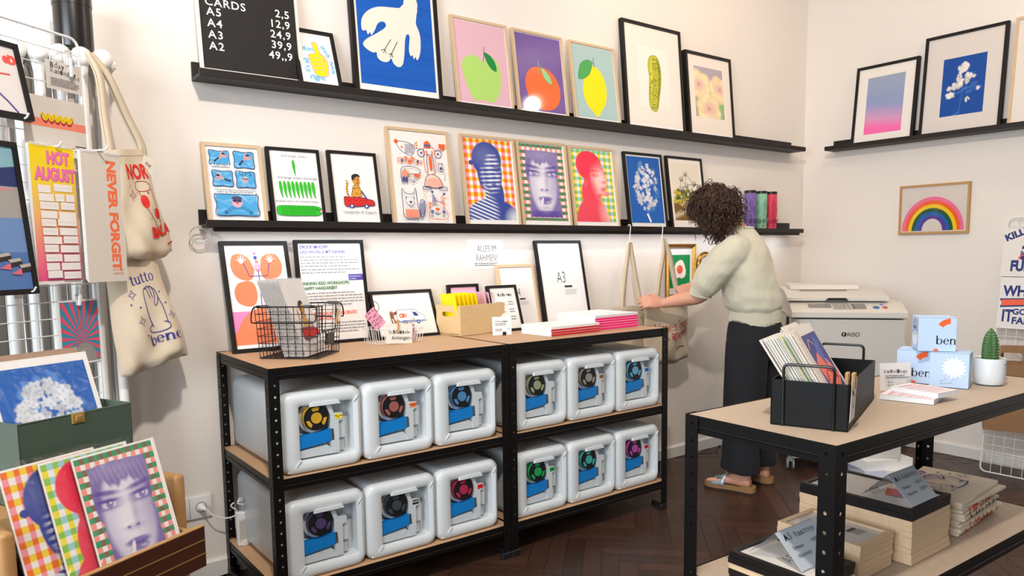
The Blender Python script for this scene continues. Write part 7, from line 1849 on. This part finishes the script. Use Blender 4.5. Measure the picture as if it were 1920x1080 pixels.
for i in range(NB):
    f = i / (NB - 1); y = .070 - .062 * f + rnd.uniform(-.0008, .0008); art = None; lab = 'greeting card edge-on in the crowded black bin on the table'; g = 'greeting cards packed in the black bin'; x = .012 + rnd.uniform(0, .012); h = .205
    if i == NB - 1: art, lab, g, x, h = art_card_blue, 'greeting card with a blue and coral drawing, foremost in the black bin', None, .05, .215
    if i == NB - 7: art, lab, g = art_card_green, 'greeting card with a pale green drawing, standing mid-row in the black bin', None
    t = thing('greeting_card', lab, 'card', loc_bin(x, y, .004 + .012 * f), (R(-(33 - 2 * f) ), 0, R(20.3)), g)
    a = Art(.150, h, rnd.choice(cols), thick=.0016)
    if art: art(a)
    else:
        c = rnd.choice(cols); a.rect(.0, .0, 1, 1, '#e8e2da'); a.rect(.06, .12, .95, .95, c)
    a.build('card', t)
for i in range(9):
    f = i / 8; t = thing('greeting_card', 'greeting card in the rear row of the black bin', 'card', loc_bin(.205 + rnd.uniform(0, .01), .070 - .035 * f, .004), (R(-33), 0, R(20.3)), 'greeting cards in the rear row of the black bin')
    a = Art(.150, .21 + rnd.uniform(-.01, .006), rnd.choice(cols), thick=.0016); a.rect(0, 0, 1, 1, '#e3dcd2'); a.rect(.06, .1, .95, .95, rnd.choice(cols)); a.build('card', t)
for i, (x, ry) in enumerate(((.016, -8), (.030, 6))):
    t = thing('clothes_peg', 'small wooden peg on the rim of the black bin, %s of the pair' % ('left' if i == 0 else 'right'), 'peg', loc_bin(x, 0.0, H_ + .004), (R(0), R(ry), R(20.3)))
    b = MB(); b.prism([(-.0035, -.016), (.0035, -.016), (.0045, .018), (-.0045, .018)], -.008, -.002); b.build('front_jaw', M_PEG, t); b = MB(); b.prism([(-.0035, -.016), (.0035, -.016), (.0045, .018), (-.0045, .018)], .004, .010); b.build('rear_jaw', M_PEG, t)
t = thing('price_card', 'white price card pegged on the long side of the black bin', 'card', loc_bin(.004, -.0022, .018), (R(2), 0, R(20.3)))
a = Art(.062, .085, '#e9e5e0', thick=.0006); ransom(a, 'Karten', .1, .3, .24, 20, 5); a.text('3 \u20ac', .35, .7, .22, '#444', .02); a.build('card', t)
# kniffel block card and pads
def art_kniffel(a): a.rect(0, 0, 1, 1, '#e2dfdf'); ransom(a, 'KniffelBlock', .12, .36, .125, 0, 11); a.lines_of_text(.15, .45, .95, 2, .07, .03, '#5a5a5a', 1); a.text('1 Block', .15, .72, .085, '#555'); a.text('2 Block', .15, .84, .085, '#555'); a.text('6 \u20ac', .98, .70, .095, '#555', align='r'); a.text('11 \u20ac', .98, .82, .095, '#555', align='r')
clip_card('white price card on a black clip for notepads, beside the boxes', (-2.945, -2.068, ZTB), R(-31), .084, .071, art_kniffel)
for i, (x, y, rz, lab) in enumerate(((-3.031, -2.237, 12, 'lower pale notepad lying on the table before the boxes'), (-3.008, -2.236, -6, 'upper pale notepad lying crosswise on the other notepad'))):
    t = thing('notepad', lab, 'notepad', (x, y, ZTB + .0125 * i), (0, 0, R(rz)))
    b = MB(); b.box(0, .085, 0, .118, 0, .0115); b.build('pages', mat('pad_pages', '#dfe6ea', 0.7, var=.03, scale=200, stretch=(1, 1, 10)), t, smooth=0)
    a = Art(.085, .118, '#e6d8d8'); a.lines_of_text(.1, .12, .9, 12, .07, .02, '#d08f98', i); a.lines_of_text(.1, .15, .9, 4, .2, .015, '#8a93b0', i + 3); o = a.build('top_sheet', t, rot=(R(-90), 0, 0)); o.location = (0, 0, .0118)
    o.scale = (1, 1, 1)
# gift boxes
def gift_box(label, x, y, z, rz, s, faces):
    t = thing('gift_box', label, 'box', (x, y, z), (0, 0, R(rz)))
    MB().box(0, s, 0, s, 0, s, bev=.0015).build('carton', mat('pale_blue_carton', '#b6cdea', 0.5, var=.01), t, smooth=0)
    b = MB(); b.box(.001, s - .001, -.0004, s * .5, s, s + .0006); b.build('lid_flap', mat('pale_blue_carton', '#b6cdea', 0.5), t, smooth=0)
    for name, art, loc, rot in faces(s):
        a = Art(s, s, sheet=False); art(a); a.build(name, t, loc=loc, rot=rot)
OR = '#f0602f'
def art_bene(txt):
    def f(a):
        a.rect(.01, .01, .99, .99, '#b6cdea'); a.ring(.83, .40, .22, .38, OR, 90, 148); a.serif(txt, 1.0 if len(txt) == 3 else .40, .78, .34, '#15161c', align='r' if len(txt) == 3 else 'l'); a.ell(.47, .985, .07, .07, OR, 18, a0=180, a1=360)
    return f
def art_starb(a):
    a.rect(.01, .01, .99, .99, '#b6cdea'); a.poly([(.62 + (.33 if k % 2 else .23) * math.cos(R(11.25 * k)), .42 + (.33 if k % 2 else .23) * math.sin(R(11.25 * k))) for k in range(32)], '#eef2f8')
    a.line([(.30, .80), (.30, .90), (.58, .86), (.58, .76), (.71, .74), (.71, .62), (.42, .66), (.42, .78)], .007, '#4a5a80', True)
def art_side(a): a.ell(.55, .66, .38, .22, '#eef2f8', 20); a.ring(.5, .32, .22, .24, '#4a5a8a'); a.text('tutto', .32, .36, .16, '#2e3a7c', .02)
F = lambda front, side: (lambda s: [('front_print', front, (0, -.0004, 0), (0, 0, 0)), ('side_print', side, (-.0004, s, 0), (0, 0, R(-90)))])
gift_box('pale blue gift box with orange arc, lower left under the top box', -2.783, -2.029, ZTB, -73, .090, F(art_bene('bene'), art_side))
gift_box('pale blue gift box with a white star burst, lower right of the three', -2.787, -2.117, ZTB, -73, .091, F(art_starb, art_side))
gift_box('pale blue gift box stacked on top of the two others', -2.797, -2.090, ZTB + .0925, -55, .090, F(art_bene('ben'), art_side))
# cactus
t = thing('potted_cactus', 'small green column cactus in a white mug-shaped pot on the table', 'cactus', (-2.640, -2.206, ZTB))
b = MB(); b.lathe([(.026, 0), (.033, .003), (.037, .012), (.038, .030), (.038, .070), (.0375, .0715), (.0345, .070), (.034, .058)], 36, cap=False); b.add([(.034 * math.cos(R(10 * k)), .034 * math.sin(R(10 * k)), .002) for k in range(36)], [tuple(range(36))]); p = b.build('pot', mat('white_glaze', '#d8dee0', 0.2, var=.01), t)
b = MB(); b.add([(.0345 * math.cos(R(10 * k)), .0345 * math.sin(R(10 * k)), .060) for k in range(36)], [tuple(range(36))]); b.build('soil', mat('potting_soil', '#3a2a1e', 0.95, var=.3, scale=300, bump=.5), t)
b = MB(); rings = []; nr = 11; rf = [(.055, .8), (.062, .95), (.075, 1.0), (.09, 1.0), (.105, .97), (.12, .86), (.132, .68), (.141, .46), (.147, .25), (.151, .08)]
for z, f in rf: rings.append([(.0205 * f * (1 - .16 * (k % 2)) * math.cos(2 * math.pi * k / (nr * 2)), .0205 * f * (1 - .16 * (k % 2)) * math.sin(2 * math.pi * k / (nr * 2)), z) for k in range(nr * 2)])
b.loft(rings); c = b.build('cactus_body', mat('cactus_green', '#3c6a34', 0.6, col2='#2a4f28', scale=80), t, smooth=60)
b = MB(); rnd = random.Random(2)
for z, f in [(.062 + .0075 * i, None) for i in range(12)]:
    f = np.interp(z, [q[0] for q in rf], [q[1] for q in rf])
    for k in range(nr):
        an = 2 * math.pi * (2 * k) / (nr * 2); p0 = Vector((.0205 * f * math.cos(an), .0205 * f * math.sin(an), z))
        for s in range(3): d = Vector((math.cos(an) + rnd.uniform(-.7, .7), math.sin(an) + rnd.uniform(-.7, .7), rnd.uniform(-.6, .8))).normalized(); b.tube([tuple(p0), tuple(p0 + d * .0042)], [.0004, .0001], 3, cap=False)
b.build('spines', mat('spine_cream', '#d8cf9a', 0.6), c)
def warp_pot(u, v): an = R(-150 + 62 * u); return (.0382 * math.cos(an), .0382 * math.sin(an), .013 + .046 * (1 - v)), (math.cos(an), math.sin(an), 0)
a = Art(.041, .046, warp=warp_pot, sheet=False); a.vs = 1; art_hand(a, '#4a62b0'); o = a.build('mug_print', p); o.rotation_euler = (0, 0, R(38))

# ------------------------------------------------------------------ on the table's lower shelf
ZS = 0.5308
def frame_stack(x, y, w_, d_, th, cols, labels, top_art, group, rz=0):
    rnd = random.Random(int(w_ * 1000))
    for i, c in enumerate(cols):
        top = i == len(cols) - 1
        t = thing('framed_picture', labels(i), 'picture frame', (x + rnd.uniform(-.0012, .0012), y + rnd.uniform(-.0012, .0012), ZS + th * i), (0, 0, R(rz + rnd.uniform(-.5, .5))), None if top or (c == 'w') != (cols.count('w') > len(cols) / 2) else group)
        m = M_BLACKWOOD if c == 'b' else M_PALEWOOD
        b = MB(); bd = .013; z1 = th - .0004
        o = [(0, 0), (w_, 0), (w_, d_), (0, d_)]; q = [(bd, bd), (w_ - bd, bd), (w_ - bd, d_ - bd), (bd, d_ - bd)]
        vs = [(p[0], p[1], 0) for p in o] + [(p[0], p[1], z1) for p in o] + [(p[0], p[1], z1) for p in q] + [(p[0], p[1], 0) for p in q]; fs = []
        for k in range(4): n = (k + 1) % 4; fs += [(k, n, 4 + n, 4 + k), (4 + k, 4 + n, 8 + n, 8 + k), (8 + k, 8 + n, 12 + n, 12 + k), (12 + k, 12 + n, n, k)]
        b.add(vs, fs); b.build('frame', m, t, smooth=0)
        MB().box(bd * .6, w_ - bd * .6, bd * .6, d_ - bd * .6, .002, .004).build('backing', M_BACK, t, smooth=0)
        if top:
            a = Art(w_ - 2 * bd, d_ - 2 * bd, '#e9e2da'); top_art(a); a.build('insert_sheet', t, loc=(bd, bd, th * .62), rot=(R(-90), 0, 0))
            MB().add([(bd, bd, th * .8), (w_ - bd, bd, th * .8), (w_ - bd, d_ - bd, th * .8), (bd, d_ - bd, th * .8)], [(0, 1, 2, 3)]).build('glass_pane', GLASS, t, smooth=0, fix=False)
def art_in(txt):
    def f(a): a.rect(0, 0, 1, 1, '#e6dfd8'); a.text(txt, .30, .60, .36, '#4a4a4c', -.012, sx=.7); a.rect(.5, .64, .78, .70, '#5a5a5a'); a.lines_of_text(.5, .72, .85, 4, .03, .012, '#8a8a8a', 3)
    return f
frame_stack(-3.113, -2.238, .197, .287, .01320, 'wwwwwwwwbb', lambda i: 'black A4 frame on top of the tall frame stack, under the tent sign' if i == 9 else ('black A4 frame second from the top of the tall frame stack' if i == 8 else 'pale wood frame in the tall A4 stack on the lower shelf'), art_in('A4'), 'A4 frames stacked on the lower shelf')
frame_stack(-3.288, -2.208, .148, .208, .01360, 'wwwwww', lambda i: 'pale wood A5 frame on top of the middle stack' if i == 5 else 'pale wood frame in the A5 stack beside the table post', art_in('A5'), 'pale A5 frames stacked on the lower shelf')
frame_stack(-3.500, -2.226, .157, .208, .01350, 'bbwbb', lambda i: 'black A5 frame on top of the front stack, under the tent sign' if i == 4 else ('single pale wood frame between black ones in the low A5 stack' if i == 2 else 'black frame in the low A5 stack nearest the table corner'), art_in('A5'), 'black A5 frames stacked on the lower shelf')
def tent_sign(label, x, y, z, w_, l, ang, head, rows, rz=0):
    t = thing('tent_sign', label, 'sign', (x, y, z), (0, 0, R(rz)))
    h = l * math.cos(R(ang)); dx = l * math.sin(R(ang))
    a = Art(w_, l, '#b9c2ca', thick=.0012); ransom(a, head[0], .10, .26, .15, 0, 3); ransom(a, head[1], .36, .26, .145, 0, 8); 
    for i, (p, q) in enumerate(rows): a.text(p, .12, .52 + .2 * i, .085, '#444'); a.text(q, .62, .50 + .2 * i, .085, '#444')
    o = a.build('front_panel', t); o.location = (0, -dx, 0); o.rotation_euler = (R(-ang), 0, 0)
    b = MB(); b.box(0, w_, 0, .0012, 0, l); o = b.build('rear_panel', clear_mat('tinted_acrylic', tint=(.80, .84, .86), base=.10), t, smooth=0); o.location = (0, dx - .001, 0); o.rotation_euler = (R(ang), 0, 0)
tent_sign('grey tent sign for A4 frames standing on the tall stack', -3.090, -2.164, ZS + .0132 * 10 + .0005, .130, .088, 44, ('A4', 'Rähmen'), (('Schwarz', '18,90 \u20ac'), ('Naturholz', '23,90 \u20ac')))
tent_sign('pale blue tent sign for A5 frames standing on the front stack', -3.476, -2.118, ZS + .0135 * 5 + .0005, .138, .092, 46, ('A5', 'Raamen'), (('Schwarz', '14,90 \u20ac'), ('Naturholz', '17,90 \u20ac')))
for i, (c, x, y, rz) in enumerate((('#f0784a', -3.03, -2.155, 20), ('#f08a9a', -3.02, -2.175, 40), ('#f2d23c', -2.975, -2.205, 10), ('#e85a88', -2.965, -2.165, -25))):
    t = thing('flyer', '%s paper slip lying under the A4 tent sign' % ('orange', 'pale pink', 'yellow', 'magenta')[i], 'paper', (x, y, ZS + .1322 + .0006 * i), (0, 0, R(rz))); a = Art(.05, .022, c, thick=.0004); o = a.build('slip', t, rot=(R(-90), 0, 0))
# folded tote bags
rnd = random.Random(14)
def art_red(a):
    for i in range(5): a.ell(.25 + .12 * i, .93, .05, .02, '#c8321e', 12)
    for i in range(4): a.curve([(.3 + .12 * i, .99), (.33 + .12 * i, .95), (.38 + .12 * i, .97)], .014, '#5a2a1a')
NT = 9
for i in range(NT):
    top = i == NT - 1; th = .0098
    t = thing('folded_tote', 'folded cotton tote with a blue hand drawing, on top of the tote pile' if top else 'folded cotton tote in the pile beside the A4 frames', 'bag', (-2.838 + rnd.uniform(-.006, .012), -2.236 + rnd.uniform(-.004, .008), ZS + th * i), (0, 0, R(4 + rnd.uniform(-4, 4))), None if top else 'folded totes in the pile')
    w_, d_ = .275 + rnd.uniform(-.01, .01), .20 + rnd.uniform(-.006, .006)
    b = MB(); rings = []
    for k in range(13):
        x = w_ * k / 12; zt = th * (1 + .10 * math.sin(k * 1.3 + i * 2)); z0 = .0004
        ring = []
        for a_ in range(16):
            an = 2 * math.pi * a_ / 16; cy = d_ / 2 + (d_ / 2 - th * .5) * (1 if math.cos(an) > 0 else -1); ring.append((x, cy + th * .5 * math.cos(an) + .002 * math.sin(k + i), z0 + zt / 2 + zt / 2 * math.sin(an) * .95))
        rings.append(ring)
    b.loft(rings); b.build('folded_cloth', M_CANVAS, t, smooth=70)
    b = MB()
    for q in (.35, .68): b.tube([(.004, .002 + .001 * math.sin(q * 9), th * q), (w_ * .5, -.0006, th * (q + .04)), (w_ - .004, .0015, th * q)], .0012, 5)
    b.build('fold_edge', M_CANVAS, t)
    if top:
        a = Art(w_ * .82, d_ * .86, sheet=False); art_hand(a, '#2a2f8c', 'tutto', ''); a.build('print', t, INKCLOTH, loc=(.03, .018, th + .0022), rot=(R(-90), 0, 0))
    elif i % 2 == 0 or i == 5:
        c = ('#c8321e', '#2a2420', '#a83a2a')[i % 3]; b = MB()
        for k in range(7):
            x = w_ * (.18 + .1 * k) + rnd.uniform(-.008, .008); b.tube([(x, -.0012, th * .15), (x + .006, -.0022, th * .5), (x + .002, -.001, th * .85)], .0014, 5, col=None)
        if i == 6: b.box(w_ * .25, w_ * .38, -.0024, .002, th * .2, th * .8, bev=.0015)
        b.build('print_edge', mat('tote_ink' + c, c, 0.8), t)
